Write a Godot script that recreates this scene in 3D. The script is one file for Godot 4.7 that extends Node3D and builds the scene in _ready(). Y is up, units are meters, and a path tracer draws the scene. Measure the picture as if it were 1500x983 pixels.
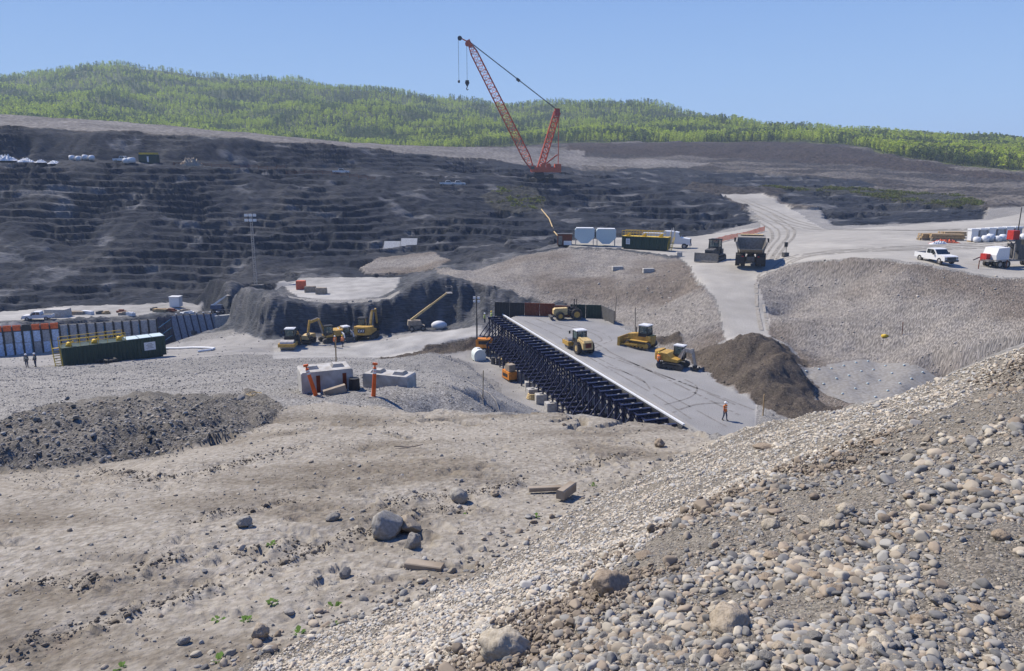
extends Node3D

var rng := RandomNumberGenerator.new()
var M := {}
var used := {}

func _ready():
	rng.seed = 7
	# ---- camera
	var cam := Camera3D.new()
	cam.name = "camera"
	cam.fov = 48.15
	cam.near = 0.1
	cam.far = 9000.0
	cam.position = Vector3(0, 26, 0)
	cam.rotation_degrees = Vector3(-12.38, 0, 0)
	add_child(cam)
	cam.current = true
	# ---- sky and exposure
	var env := Environment.new()
	env.background_mode = Environment.BG_SKY
	var sm := ProceduralSkyMaterial.new()
	sm.sky_top_color = Color(0.17, 0.42, 0.80)
	sm.sky_horizon_color = Color(0.69, 0.83, 0.97)
	sm.sky_curve = 0.22
	sm.ground_horizon_color = Color(0.45, 0.45, 0.45)
	sm.ground_bottom_color = Color(0.3, 0.28, 0.26)
	sm.sun_angle_max = 1.0
	var sky := Sky.new()
	sky.sky_material = sm
	env.sky = sky
	env.background_energy_multiplier = 0.74
	env.tonemap_mode = Environment.TONE_MAPPER_LINEAR
	env.tonemap_exposure = 1.42
	env.sdfgi_enabled = true
	env.ssao_enabled = true
	env.ssil_enabled = true
	env.fog_enabled = true
	env.fog_density = 0.00028
	env.fog_light_color = Color(0.74, 0.82, 0.92)
	var we := WorldEnvironment.new()
	we.name = "environment"
	we.environment = env
	add_child(we)
	# ---- sun: from the left and beyond the pit, about 47 degrees up
	var sun := DirectionalLight3D.new()
	sun.name = "sun"
	sun.light_color = Color(1.0, 0.965, 0.91)
	sun.light_energy = 1.6
	sun.light_angular_distance = 0.5
	sun.shadow_enabled = true
	add_child(sun)
	sun.look_at_from_position(Vector3(-75, 100, -50), Vector3.ZERO, Vector3.UP)
	make_materials()
	build_tin()
	build_terrain()
	build_forest()
	build_stones()
	build_things()
const LINES := [
	[1.5, -5.97, 21.77, -5.73, -5.03, 21.77, -5.73, -4.08, 21.77, -5.73, -3.25, 21.77, -5.73],
	[1.5, -7.03, 21.58, -6.87, -5.22, 21.58, -6.87, -3.83, 21.58, -6.87, -2.92, 21.58, -6.87],
	[1.5, -8.94, 21.25, -8.92, -6.64, 21.25, -8.92, -4.87, 21.25, -8.92, -3.10, 21.25, -8.92, -2.04, 21.25, -8.92],
	[1.5, -11.42, 20.81, -11.59, -8.48, 20.81, -11.59, -5.65, 20.81, -11.59, -3.39, 20.81, -11.59, -1.70, 20.81, -11.59, -0.33, 20.88, -11.18],
	[1.5, -6.14, 20.28, -14.82, -3.57, 20.28, -14.82, -0.71, 20.28, -14.82, 1.40, 20.34, -14.49, 2.36, 20.49, -13.57],
	[1.5, -6.03, 19.58, -19.16, -4.32, 19.48, -19.74, -2.87, 19.42, -20.10],
	[1.5, -4.93, 21.95, -4.61, -3.66, 21.95, -4.61],
	[1, -2.15, 19.34, -20.59, -0.95, 19.44, -19.97, 0.19, 19.40, -20.22, 0.96, 19.40, -20.22, 1.89, 19.46, -19.85, 2.73, 19.59, -19.05, 3.52, 19.70, -18.41, 4.28, 19.78, -17.91, 5.08, 19.81, -17.72, 5.07, 20.58, -15.60],
	[2, -2.15, 17.74, -22.59, -0.95, 17.84, -21.97, 0.19, 17.80, -22.22, 0.96, 17.80, -22.22, 1.89, 17.86, -21.85, 2.73, 17.99, -21.05, 3.52, 18.10, -20.41, 4.28, 18.18, -19.91, 5.08, 18.21, -19.72, 5.07, 18.98, -17.60],
	[3, -2.15, 9.84, -34.59, -0.95, 9.94, -33.97, 0.19, 9.90, -34.22, 0.96, 9.90, -34.22, 1.89, 9.96, -33.85, 2.73, 10.09, -33.05, 3.52, 10.20, -32.41, 4.28, 10.28, -31.91, 5.08, 10.31, -31.72, 5.07, 11.08, -29.60],
	[4, -2.15, 3.84, -44.59, -0.95, 3.94, -43.97, 0.19, 3.90, -44.22, 0.96, 3.90, -44.22, 1.89, 3.96, -43.85, 2.73, 4.09, -43.05, 3.52, 4.20, -42.41, 4.28, 4.28, -41.91, 5.08, 4.31, -41.72, 5.07, 5.08, -39.60],
	[0.5, -2.41, 21.80, -5.54, -2.37, 21.77, -5.73, -1.32, 21.58, -6.87, -0.39, 21.43, -7.77, 0.79, 21.05, -10.10, 2.65, 20.58, -13.02, 5.45, 19.93, -16.98],
	[0.4, -0.20, 23.57, -3.20, -0.18, 23.49, -3.40, 0.48, 23.43, -4.30, 1.32, 23.20, -5.60, 2.12, 23.22, -6.20, 2.83, 23.36, -6.50, 3.78, 23.72, -6.60, 4.61, 24.05, -6.50, 5.78, 24.40, -6.50],
	[0.5, 0.14, 23.92, -2.70, 0.52, 24.15, -2.50, 1.04, 24.34, -2.25, 1.66, 24.41, -2.15, 2.17, 24.45, -2.10],
	[0.5, 0.86, 23.89, -3.40, 1.62, 23.96, -3.60, 2.59, 24.21, -3.50, 3.43, 24.36, -3.50],
	[0.5, 2.04, 23.56, -5.20, 2.62, 23.91, -4.90, 3.47, 24.15, -4.80, 4.57, 24.44, -4.80],
	[0.5, -3.00, 24.00, 1.50, 0.00, 24.20, 0.00, 3.00, 24.50, 0.00, 3.00, 24.50, 3.00, -3.00, 23.60, 3.00],
	[1, -6.00, 22.00, 3.00, -9.00, 21.00, 0.00, -6.00, 22.20, 0.00],
	[0.5, 4.80, 20.85, -15.00, 5.35, 21.93, -12.50, 5.73, 22.66, -11.00, 5.87, 23.40, -9.60, 6.30, 23.93, -9.00, 7.23, 24.38, -9.00, 8.64, 24.79, -9.00],
	[1.5, 4.80, 18.45, -18.00, 5.35, 19.53, -15.50, 5.73, 20.26, -14.00, 5.87, 21.00, -12.60, 6.30, 21.53, -12.00, 7.23, 21.98, -12.00, 8.64, 22.39, -12.00],
	[3, 6.80, 9.85, -31.00, 7.35, 10.93, -28.50, 7.73, 11.66, -27.00, 7.87, 12.40, -25.60, 8.30, 12.93, -25.00, 9.23, 13.38, -25.00, 10.64, 13.79, -25.00],
	[4, 8.80, 2.85, -43.00, 9.35, 3.93, -40.50, 9.73, 4.66, -39.00, 9.87, 5.40, -37.60, 10.30, 5.93, -37.00, 11.23, 6.38, -37.00, 12.64, 6.79, -37.00],
	[1, -14.32, 19.77, -14.60, -10.68, 19.88, -14.70, -9.61, 19.87, -14.80, -8.97, 19.83, -15.20, -7.97, 19.79, -15.90, -7.14, 19.80, -16.50, -6.57, 19.58, -18.60],
	[0.6, -14.46, 20.40, -14.90, -10.81, 20.40, -15.00, -9.76, 20.31, -15.15, -9.14, 20.12, -15.45, -8.08, 20.05, -16.20, -7.32, 19.96, -17.00],
	[1, -16.66, 19.72, -17.20, -11.78, 20.11, -16.40, -11.20, 20.17, -17.00, -10.50, 20.21, -17.80, -9.66, 20.13, -18.50, -8.21, 19.91, -19.20, -7.40, 19.54, -20.50, -6.73, 19.31, -21.50],
	[1.5, -23.11, 17.96, -24.00, -17.15, 18.05, -24.00, -14.65, 18.28, -24.50, -12.08, 18.37, -25.00, -9.89, 18.36, -25.50, -7.86, 18.44, -26.00],
	[3, -31.61, 15.76, -33.00, -23.44, 15.99, -33.00, -17.16, 16.25, -33.00, -12.77, 16.57, -33.00, -9.64, 17.39, -31.00, -7.08, 17.43, -30.00],
	[3, -47.67, 11.62, -50.00, -35.37, 11.86, -50.00, -24.88, 12.57, -48.00, -19.01, 13.26, -47.00, -15.01, 14.11, -45.00, -11.06, 14.61, -42.00],
	[3, -66.55, 6.82, -70.00, -49.41, 6.89, -70.00, -34.15, 8.11, -66.00, -26.62, 9.01, -66.00, -21.33, 9.52, -65.00, -15.21, 10.32, -60.00],
	[3, -87.35, 1.42, -92.00, -64.14, 1.77, -91.00, -57.28, 1.95, -91.00, -42.68, 2.66, -91.00, -34.61, 4.11, -88.00, -27.91, 5.34, -84.00, -21.75, 5.63, -80.00],
	[3, -95.83, -0.69, -101.00, -71.11, -0.30, -101.00, -47.28, 0.97, -101.00, -39.68, 1.46, -101.00, -33.67, 1.75, -100.00],
	[2, -6.24, 18.75, -23.50, -4.59, 18.75, -23.00, -3.41, 18.67, -24.00, -2.36, 18.56, -25.00],
	[3, -6.94, 17.01, -32.00, -4.66, 16.89, -33.00, -2.72, 16.86, -32.00, -1.28, 17.49, -27.00],
	[3, -11.83, 10.32, -60.00, -8.73, 9.80, -62.00, -5.08, 9.74, -60.00, -2.36, 11.22, -50.00],
	[3, -16.02, 3.35, -90.00, -9.47, 3.29, -92.00, -4.96, 3.00, -88.00, -2.26, 3.14, -80.00, -0.68, 3.30, -72.00],
	[3, -112.01, -5.41, -118.00, -83.01, -4.27, -118.00, -60.73, -2.90, -118.00, -50.69, -1.77, -118.00, -44.38, -0.85, -116.00],
	[1, -122.65, -6.50, -129.63, -91.41, -6.50, -130.13, -75.91, -6.50, -135.35, -59.42, -6.50, -141.57, -51.75, -6.30, -144.30],
	[1, -119.31, -1.00, -127.11, -92.14, -1.00, -132.43, -81.30, -1.00, -134.94, -70.71, -1.00, -138.87, -59.66, -1.00, -143.38, -55.82, -1.00, -143.74, -51.83, -1.00, -143.74],
	[4, -140.18, -2.74, -150.00, -105.34, -2.12, -152.00, -92.93, -1.37, -155.00, -79.61, -1.43, -157.00, -69.87, -1.01, -158.00, -66.23, -0.16, -160.00],
	[4, -34.38, 0.00, -104.91, -27.71, 0.00, -105.74, -20.48, 0.00, -104.10],
	[4, -36.54, 0.00, -111.85, -30.05, 0.00, -115.17, -20.56, 0.00, -116.16],
	[2, -20.55, 0.00, -104.51, -12.92, 1.35, -106.50, -3.55, 2.64, -109.00],
	[2, -25.20, 0.20, -107.88, -15.50, 1.58, -111.00, -3.16, 2.75, -113.50],
	[1.5, -18.56, -0.10, -104.30, -12.81, 0.69, -105.40, -4.99, 0.92, -107.00, -2.80, 1.08, -107.20],
	[3, -5.70, 0.00, -101.36, -2.96, 0.00, -105.32, -1.54, 0.00, -109.59],
	[3, -1.69, 0.00, -89.46, 0.82, -0.00, -86.53, 3.89, 0.00, -81.95],
	[3, -4.28, 0.50, -90.80, -0.75, 0.30, -79.02, 4.97, 0.00, -74.23, 9.98, 0.00, -69.24],
	[2, -1.53, 5.00, -110.15, 4.28, 5.00, -91.86, 8.21, 5.00, -79.46, 11.73, 5.00, -68.76, 14.41, 5.00, -60.30, 15.59, 5.00, -55.92],
	[2, -2.03, 0.00, -110.00, 3.78, 0.00, -91.71, 7.71, 0.00, -79.31, 11.23, 0.00, -68.61, 13.91, 0.00, -60.15, 15.09, 0.00, -55.77],
	[2, 12.65, 5.00, -104.95, 15.42, 5.00, -97.56, 17.71, 5.00, -90.34, 19.75, 5.00, -80.95, 21.50, 5.00, -73.50, 22.76, 5.00, -66.61, 23.16, 5.00, -62.28, 23.11, 5.00, -55.92],
	[3, -1.53, 5.00, -110.15, 5.12, 5.00, -110.69, 12.94, 5.00, -107.49],
	[4, 7.96, 5.00, -85.07, 11.12, 5.00, -78.88, 15.81, 5.00, -66.61],
	[1.2, -64.39, -2.42, -156.00, -56.35, -1.78, -145.00, -48.99, -1.04, -132.00, -39.92, 0.15, -117.50, -35.49, 0.00, -119.20, -27.96, 0.00, -120.25, -21.34, 0.00, -120.78, -18.61, 0.00, -121.32, -16.92, 0.00, -121.32, -11.40, 0.40, -122.72, -5.54, 1.86, -119.50, -2.21, 2.99, -119.50, 5.41, 4.02, -117.00, 11.59, 4.59, -114.00, 14.26, 4.51, -110.00],
	[1.2, -65.08, 3.82, -158.00, -56.60, 4.28, -147.00, -49.69, 5.03, -136.00, -40.61, 6.16, -122.00, -35.83, 5.00, -121.50, -27.91, 4.52, -121.00, -21.28, 4.77, -121.50, -18.91, 5.43, -123.00, -17.14, 7.03, -124.50, -13.48, 8.89, -126.00, -10.72, 8.43, -126.00, -6.08, 7.30, -125.00, 0.00, 6.35, -123.00, 5.52, 5.82, -120.00, 9.17, 5.34, -117.00, 13.58, 4.77, -113.00],
	[4, -45.01, 4.02, -140.00, -36.53, 4.59, -128.00, -29.03, 4.34, -126.00, -22.74, 4.26, -130.00, -20.92, 4.96, -134.00],
	[4, -60.75, 3.68, -158.00, -46.79, 4.67, -155.00, -35.00, 4.81, -153.00, -22.25, 4.95, -152.00],
	[4, -46.80, 4.57, -160.00, -34.66, 4.84, -158.00, -21.40, 4.82, -156.00, -15.05, 7.29, -150.00, -7.68, 7.25, -140.00],
	[4, -53.08, 4.23, -166.00, -38.96, 5.45, -171.00, -30.42, 6.29, -176.00, -17.78, 7.69, -178.00, -3.33, 9.40, -184.00, 12.03, 10.06, -190.00, 26.04, 9.89, -192.00, 42.07, 10.06, -186.00],
	[4, -10.86, 8.08, -132.00, -8.00, 6.98, -146.00, 1.36, 9.48, -150.00, 10.89, 11.11, -150.00, 21.36, 10.88, -147.00, 29.49, 10.64, -135.00, 29.74, 10.76, -124.00],
	[4, -7.14, 7.39, -130.00, 1.20, 7.49, -131.00, 11.89, 7.99, -130.00, 19.49, 8.02, -118.00, 25.74, 7.89, -112.00],
	[3, 14.79, 5.00, -106.46, 16.97, 5.00, -101.59, 18.49, 5.00, -92.24, 20.33, 5.00, -83.44, 21.28, 5.00, -78.03],
	[5, 11.95, 11.11, -165.00, 29.91, 10.52, -165.00, 46.32, 11.11, -165.00, 69.93, 12.34, -172.00, 93.14, 13.11, -172.00, 105.77, 14.02, -170.00, 120.46, 14.67, -165.00, 145.57, 15.44, -160.00],
	[5, 33.89, 10.67, -138.00, 37.98, 11.37, -119.00, 46.59, 12.46, -125.00, 58.95, 13.33, -130.00, 68.05, 13.59, -125.00, 75.03, 13.65, -118.00, 82.44, 14.07, -112.00, 96.41, 14.63, -105.00],
	[2.5, 39.72, 10.81, -115.00, 41.86, 12.44, -112.00, 45.22, 13.71, -108.00, 50.62, 14.28, -103.00, 53.67, 14.19, -99.00, 56.40, 13.63, -95.00, 58.92, 13.26, -92.00, 61.80, 13.28, -90.00, 66.97, 13.53, -86.00, 74.15, 13.81, -80.00],
	[3, 40.06, 10.68, -116.00, 39.31, 11.06, -118.00],
	[2, 29.03, 10.91, -121.00, 27.24, 9.85, -106.00, 26.52, 8.17, -94.00, 26.32, 6.78, -87.00],
	[2, 36.87, 10.76, -117.00, 34.83, 10.34, -108.00, 33.42, 8.42, -96.50, 30.78, 6.78, -87.00],
	[3, 34.70, 6.88, -96.00, 38.31, 7.97, -100.00, 42.20, 9.51, -102.00],
	[4, 37.53, 8.08, -90.00, 45.19, 9.95, -89.00, 50.40, 10.85, -84.00, 54.75, 11.38, -79.00, 63.27, 12.34, -72.00],
	[4, 32.24, 5.76, -82.00, 37.91, 6.00, -81.00, 42.11, 6.88, -79.00, 44.89, 8.80, -74.00, 50.19, 10.64, -72.00, 57.34, 12.44, -65.00],
	[4, 30.39, 4.60, -74.90, 28.93, 4.50, -66.11, 35.11, 4.80, -67.24, 24.65, 4.60, -56.99],
	[4, 41.89, 4.60, -67.87, 46.51, 4.80, -65.19, 58.36, 5.00, -64.57],
	[2, 20.61, 5.10, -84.01, 21.04, 5.10, -77.10, 22.69, 5.10, -68.44, 24.18, 5.10, -63.49, 27.10, 5.00, -63.21, 30.17, 5.00, -73.50, 30.82, 5.60, -76.63],
	[2, 21.95, 6.63, -81.00, 23.60, 8.84, -78.00, 25.42, 9.42, -77.00, 27.10, 8.81, -75.50, 28.60, 7.56, -73.00],
	[2, 22.53, 7.23, -70.50, 25.03, 6.57, -68.00, 26.40, 5.67, -65.50],
	[2, 21.67, 6.01, -86.00, 25.34, 6.97, -85.00, 29.75, 7.04, -84.00, 32.34, 6.39, -82.00],
	[2, 16.79, 5.54, -91.00, 18.18, 6.84, -91.00, 19.68, 6.37, -90.00, 20.41, 5.66, -87.50],
	[5, -189.91, 27.10, -212.00, -142.91, 27.86, -215.00, -96.64, 27.51, -218.00, -51.52, 25.60, -232.00, -23.76, 24.73, -243.00, -11.12, 24.05, -250.00, 9.19, 23.08, -258.00, 23.34, 22.35, -262.00],
	[3, -198.57, 28.69, -222.00, -149.33, 29.50, -225.00, -101.38, 28.97, -229.00, -55.23, 26.86, -249.00, -12.09, 24.82, -272.00, 9.68, 23.87, -272.00, 26.92, 23.13, -275.00, 63.51, 21.04, -285.00],
	[3, -205.64, 38.33, -232.00, -152.64, 38.72, -232.00, -130.07, 37.29, -235.00, -105.07, 36.67, -239.00, -81.11, 35.64, -249.00, -57.54, 34.09, -261.00, -37.11, 32.28, -280.00, -13.51, 29.69, -305.00, 14.62, 28.86, -330.00],
	[8, -273.33, 49.79, -310.00, -203.20, 48.23, -310.00, -145.35, 44.37, -325.00, -78.18, 38.83, -355.00, -16.99, 36.29, -385.00, 18.97, 38.60, -430.00, 62.17, 40.57, -470.00],
	[4, -77.90, 12.47, -192.00, -58.26, 13.07, -196.00, -41.06, 12.05, -198.00, -20.77, 14.01, -210.00, -1.99, 16.28, -222.00],
	[4, -164.40, 10.90, -180.00, -123.56, 9.91, -182.00, -99.93, 9.73, -184.00, -79.48, 10.31, -187.00],
	[5, 6.13, 16.02, -228.00, 14.79, 11.56, -205.00, 27.08, 11.01, -200.00, 37.36, 10.71, -197.00, 50.30, 10.75, -192.00],
	[5, 23.34, 21.90, -262.00, 42.05, 20.98, -262.00, 57.55, 20.38, -258.00, 67.96, 17.44, -245.00, 64.63, 12.47, -205.00],
	[4, 70.23, 18.45, -262.00, 71.63, 15.71, -235.00, 67.39, 13.20, -208.00, 60.85, 12.10, -190.00],
	[4, 86.62, 18.45, -262.00, 84.27, 15.71, -235.00, 80.49, 13.20, -208.00, 78.90, 11.91, -188.00],
	[5, 87.27, 16.82, -250.00, 92.07, 15.01, -228.00, 96.26, 13.21, -214.00, 100.70, 12.54, -196.00, 121.75, 13.59, -196.00, 138.10, 15.21, -205.00, 185.44, 17.93, -205.00],
	[5, 98.16, 19.77, -275.00, 117.08, 18.22, -262.00, 129.09, 15.49, -240.00, 139.15, 14.81, -228.00, 161.21, 16.55, -240.00],
	[8, 68.97, 22.77, -310.00, 104.92, 21.69, -310.00, 138.65, 20.69, -305.00, 168.34, 18.41, -290.00, 194.24, 18.41, -290.00, 252.07, 21.12, -280.00],
	[8, 29.29, 26.86, -330.00, 77.67, 26.61, -350.00, 118.14, 25.39, -350.00, 154.26, 23.05, -340.00, 191.12, 20.83, -330.00, 213.92, 20.43, -320.00, 278.65, 22.77, -310.00],
	[10, 18.13, 33.79, -410.00, 54.42, 32.38, -410.00, 92.92, 32.53, -420.00, 137.97, 30.96, -410.00, 172.95, 28.03, -390.00, 208.10, 23.50, -360.00, 230.37, 21.80, -345.00, 296.63, 22.56, -330.00],
	[15, -588.41, 66.50, -640.00, -420.29, 66.50, -640.00, -286.93, 55.12, -640.00, -141.10, 45.85, -640.00, -27.37, 42.04, -620.00, 26.00, 46.31, -590.00, 76.65, 46.46, -580.00, 123.33, 46.24, -560.00, 163.41, 45.15, -530.00, 186.49, 40.98, -470.00, 204.30, 33.62, -420.00, 219.07, 27.98, -380.00, 233.17, 25.39, -350.00, 308.38, 22.56, -330.00],
	[25, -776.23, 105.43, -850.00, -554.45, 105.43, -850.00, -377.73, 98.34, -850.00, -185.68, 87.66, -850.00, -35.96, 71.66, -820.00, 102.66, 68.11, -780.00, 196.02, 61.82, -720.00, 237.66, 49.73, -600.00, 252.22, 42.13, -520.00, 269.93, 36.55, -470.00, 285.38, 32.69, -430.00, 372.58, 27.73, -400.00],
	[25, -982.24, 146.61, -1080.00, -701.08, 150.17, -1080.00, -494.79, 156.39, -1080.00, -373.84, 151.06, -1080.00, -280.90, 142.15, -1080.00, -138.29, 125.05, -1060.00, 63.53, 107.55, -1040.00, 165.93, 101.06, -1000.00, 209.83, 93.22, -960.00, 244.43, 80.68, -900.00, 294.90, 60.83, -780.00, 338.95, 53.09, -700.00, 372.32, 48.38, -650.00, 403.39, 45.44, -610.00, 537.28, 42.99, -580.00],
	[60, -1375.14, 121.61, -1512.00, -981.51, 125.17, -1512.00, -692.70, 131.39, -1512.00, -523.38, 126.06, -1512.00, -393.26, 117.15, -1512.00, -193.60, 100.05, -1484.00, 88.94, 82.55, -1456.00, 232.30, 76.06, -1400.00, 293.76, 68.22, -1344.00, 342.20, 55.68, -1260.00, 412.85, 35.83, -1092.00, 474.54, 28.09, -980.00, 521.25, 23.38, -910.00, 564.75, 20.44, -854.00, 752.19, 17.99, -812.00],
	[200, -3928.96, 20.00, -4320.00, -2804.32, 20.00, -4320.00, -1979.15, 20.00, -4320.00, -1495.36, 20.00, -4320.00, -1123.60, 20.00, -4320.00, -553.15, 20.00, -4240.00, 254.12, 20.00, -4160.00, 663.72, 20.00, -4000.00, 839.32, 20.00, -3840.00, 977.73, 20.00, -3600.00, 1179.59, 20.00, -3120.00, 1355.82, 20.00, -2800.00, 1489.28, 20.00, -2600.00, 1613.57, 20.00, -2440.00, 2149.12, 20.00, -2320.00],
	[60, -1500.00, 15.00, -300.00, -400.00, 22.00, -20.00, -400.00, 15.00, 60.00, 400.00, 15.00, 60.00, 400.00, 20.00, -20.00, 1500.00, 15.00, -300.00],
	[20, -60.00, 20.00, 30.00, 60.00, 20.00, 30.00],
]
const ZONES := [
	[1, -4.88, -4.61, -14.20, -14.65, -10.49, -14.42, -8.76, -14.84, -7.77, -16.14, -7.01, -17.89, -6.46, -19.96, -5.59, -21.81, -2.13, -20.34, -0.93, -19.62, 0.95, -19.85, 2.68, -18.73, 4.21, -17.62, 4.53, -14.14, 2.65, -13.02, 0.79, -10.10, -0.39, -7.77, -1.32, -6.87, -2.37, -5.73, -2.50, 2.00],
	[2, -2.50, 2.00, -2.37, -5.73, -1.32, -6.87, -0.39, -7.77, 0.79, -10.10, 2.65, -13.02, 4.49, -14.01, 4.77, -14.91, 5.23, -12.20, 5.18, -9.94, 5.70, -9.32, 6.17, -8.81, 9.50, -9.80, 20.00, -9.00, 20.00, 4.00, -2.50, 4.00],
	[3, -14.20, -14.65, -10.49, -14.42, -9.40, -14.47, -8.76, -14.84, -7.70, -15.35, -6.96, -16.08, -6.43, -18.17, -6.27, -19.98, -9.04, -25.15, -10.55, -24.75, -14.39, -27.62, -16.44, -27.97, -14.80, -22.54, -12.23, -17.07, -16.41, -17.11],
	[4, -90.00, -94.82, -66.35, -94.19, -44.52, -95.00, -37.89, -96.38, -27.66, -83.24, -24.00, -104.00, -10.00, -104.00, -2.00, -90.00, 0.00, -72.00, 12.00, -50.00, 18.00, -58.00, -1.00, -110.00, -2.00, -122.00, -60.00, -122.00, -62.00, -135.00, -150.00, -130.00],
	[13, -25.93, -79.06, -17.85, -90.75, -12.88, -106.13, -3.24, -108.79, -3.36, -113.27, -15.50, -111.00, -25.65, -109.86, -36.54, -111.85],
	[13, -136.41, -145.61, -94.75, -136.31, -82.98, -137.84, -71.81, -141.11, -62.63, -150.59, -48.11, -131.78, -65.01, -156.65, -78.63, -155.00, -91.89, -153.20, -103.54, -149.35, -139.22, -148.88],
	[13, -48.45, -152.98, -36.88, -129.27, -29.16, -126.59, -22.78, -130.27, -21.18, -134.05, -22.09, -150.83, -34.81, -152.17, -45.21, -154.36, -48.11, -154.52],
	[8, -160.00, -153.00, -105.49, -152.25, -93.06, -155.26, -79.73, -157.25, -69.96, -158.25, -65.03, -157.18, -65.08, -158.00, -52.26, -163.39, -38.76, -170.09, -30.22, -174.77, -17.71, -177.25, -3.30, -182.21, 8.55, -189.15, 19.00, -190.99, 37.36, -197.00, 49.33, -188.23, 57.38, -195.70, 64.74, -200.74, 68.86, -225.65, 69.96, -252.30, 57.20, -256.36, 70.00, -300.00, 40.00, -330.00, -14.00, -310.00, -40.00, -286.00, -62.00, -266.00, -80.00, -254.00, -115.00, -244.00, -170.00, -237.00, -260.00, -237.00, -260.00, -170.00],
	[8, -63.86, -150.21, -56.49, -143.41, -47.53, -126.25, -39.63, -114.87, -34.76, -116.62, -27.39, -117.66, -18.02, -117.38, -10.47, -112.61, -5.28, -113.80, -2.06, -111.24, 5.26, -113.76, 11.56, -113.66, 14.35, -110.78, 9.22, -117.70, 5.56, -120.94, 0.00, -124.08, -6.14, -126.38, -11.05, -129.94, -15.59, -145.79, -18.91, -137.48, -19.08, -124.21, -21.53, -122.99, -28.46, -123.45, -36.47, -123.73, -43.39, -130.40, -54.46, -149.15, -58.40, -151.80, -68.91, -167.37],
	[8, 86.55, -246.61, 91.59, -226.77, 82.60, -192.83, 100.70, -196.00, 122.33, -196.96, 140.45, -225.17, 143.90, -236.06, 130.64, -243.01, 118.25, -264.66, 97.51, -273.13],
	[14, 40.80, -578.75, 113.95, -517.25, 198.14, -522.89, 205.16, -465.01, 208.50, -406.07, 220.12, -370.14, 232.00, -347.90, 320.00, -335.00, 320.00, -320.00, 224.61, -336.25, 209.60, -362.73, 175.49, -395.96, 139.49, -414.65, 95.09, -430.14, 56.36, -425.09, 29.95, -423.81],
	[8, 32.43, -332.28, 78.50, -353.84, 114.95, -340.34, 147.61, -325.09, 146.95, -305.25, 130.29, -280.67, 93.87, -276.89, 63.51, -285.00, 35.77, -267.63, 24.35, -273.66],
	[6, -14.99, -149.30, -7.80, -142.30, 1.36, -150.00, 10.85, -149.49, 21.18, -145.75, 29.20, -133.67, 29.03, -121.00, 27.19, -106.57, 26.39, -94.16, 26.16, -87.00, 21.95, -81.00, 20.61, -84.01, 21.28, -78.03, 20.23, -83.02, 17.72, -90.52, 16.22, -99.76, 13.81, -106.46, 11.61, -114.14, 8.65, -117.23, 0.00, -123.36, -5.76, -125.73, -10.65, -129.35],
	[6, -34.46, -164.16, -30.22, -174.77, -17.64, -176.51, -13.12, -160.17, -15.05, -150.00, -21.48, -156.60, -31.75, -157.88],
	[6, 38.12, -110.36, 41.66, -111.45, 45.17, -107.87, 50.57, -102.87, 53.58, -98.81, 56.29, -94.80, 58.78, -91.75, 61.63, -89.74, 80.00, -84.00, 60.00, -40.00, 34.00, -45.00, 28.00, -62.00, 30.17, -73.50, 31.53, -78.53, 32.11, -82.14, 30.78, -87.00, 33.42, -96.50, 34.83, -108.00],
	[7, 29.03, -121.00, 27.24, -106.00, 26.52, -94.00, 23.58, -77.94, 30.78, -87.00, 33.42, -96.50, 34.83, -108.00, 38.30, -110.88, 41.86, -112.00, 45.22, -108.00, 50.62, -103.00, 54.13, -99.86, 56.67, -95.48, 59.00, -92.14, 62.13, -90.51, 78.00, -82.00, 120.00, -80.00, 130.00, -160.00, 136.40, -202.40, 119.74, -192.71, 97.45, -189.61, 75.80, -180.54, 80.49, -208.00, 84.27, -235.00, 86.06, -260.25, 69.40, -258.85, 71.63, -235.00, 67.39, -208.00, 60.36, -188.41, 48.86, -186.40, 24.81, -182.80, 11.84, -163.37, 10.99, -151.38, 21.56, -148.43, 29.69, -135.95],
	[5, -2.00, -110.50, 5.12, -110.69, 12.88, -106.97, 15.42, -97.56, 17.53, -89.43, 19.75, -80.95, 21.50, -73.50, 22.76, -66.61, 5.07, -13.71, 26.00, -52.00, 17.00, -52.00, 13.90, -60.00],
	[11, 20.27, -85.66, 20.34, -77.19, 22.02, -68.32, 23.51, -63.29, 27.50, -58.00, 31.00, -60.00, 30.50, -66.00, 28.87, -68.25, 30.86, -74.07, 32.01, -79.04, 30.88, -82.72, 29.64, -88.03, 23.60, -78.00, 22.68, -84.35],
	[11, 16.54, -90.54, 18.18, -91.00, 20.42, -93.40, 20.55, -86.99, 18.45, -89.86],
	[12, 91.47, -284.94, 127.12, -284.92, 156.19, -268.82, 147.94, -239.30, 139.15, -228.00, 129.09, -240.00, 117.08, -262.00, 97.51, -273.13],
	[12, -9.23, -229.35, -2.18, -244.32, 8.84, -247.82, 10.05, -223.99, 1.94, -215.37, -6.93, -220.88],
	[15, -260.00, -239.00, -170.00, -239.00, -115.00, -246.00, -80.00, -257.00, -62.00, -269.00, -40.00, -289.00, -14.00, -312.00, 30.00, -330.00, 40.00, -430.00, -60.00, -430.00, -260.00, -430.00],
	[15, 29.16, -412.22, 54.42, -410.00, 89.67, -405.11, 99.29, -386.31, 79.36, -357.76, 46.02, -345.87, 27.99, -350.89],
	[11, -16.54, -88.26, -12.88, -106.13, -5.04, -108.21, -3.24, -108.79, -2.81, -107.51, -4.96, -106.16, -10.63, -103.30, -12.96, -92.26],
	[10, -700.00, -600.00, -420.00, -600.00, -150.00, -600.00, -20.00, -590.00, 76.65, -580.00, 123.33, -560.00, 163.41, -530.00, 204.39, -539.49, 218.36, -495.20, 209.87, -431.70, 222.48, -386.06, 239.00, -358.88, 330.00, -330.00, 2500.00, -1000.00, 2500.00, -2500.00, -2500.00, -2500.00, -2500.00, -600.00],
]

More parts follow.
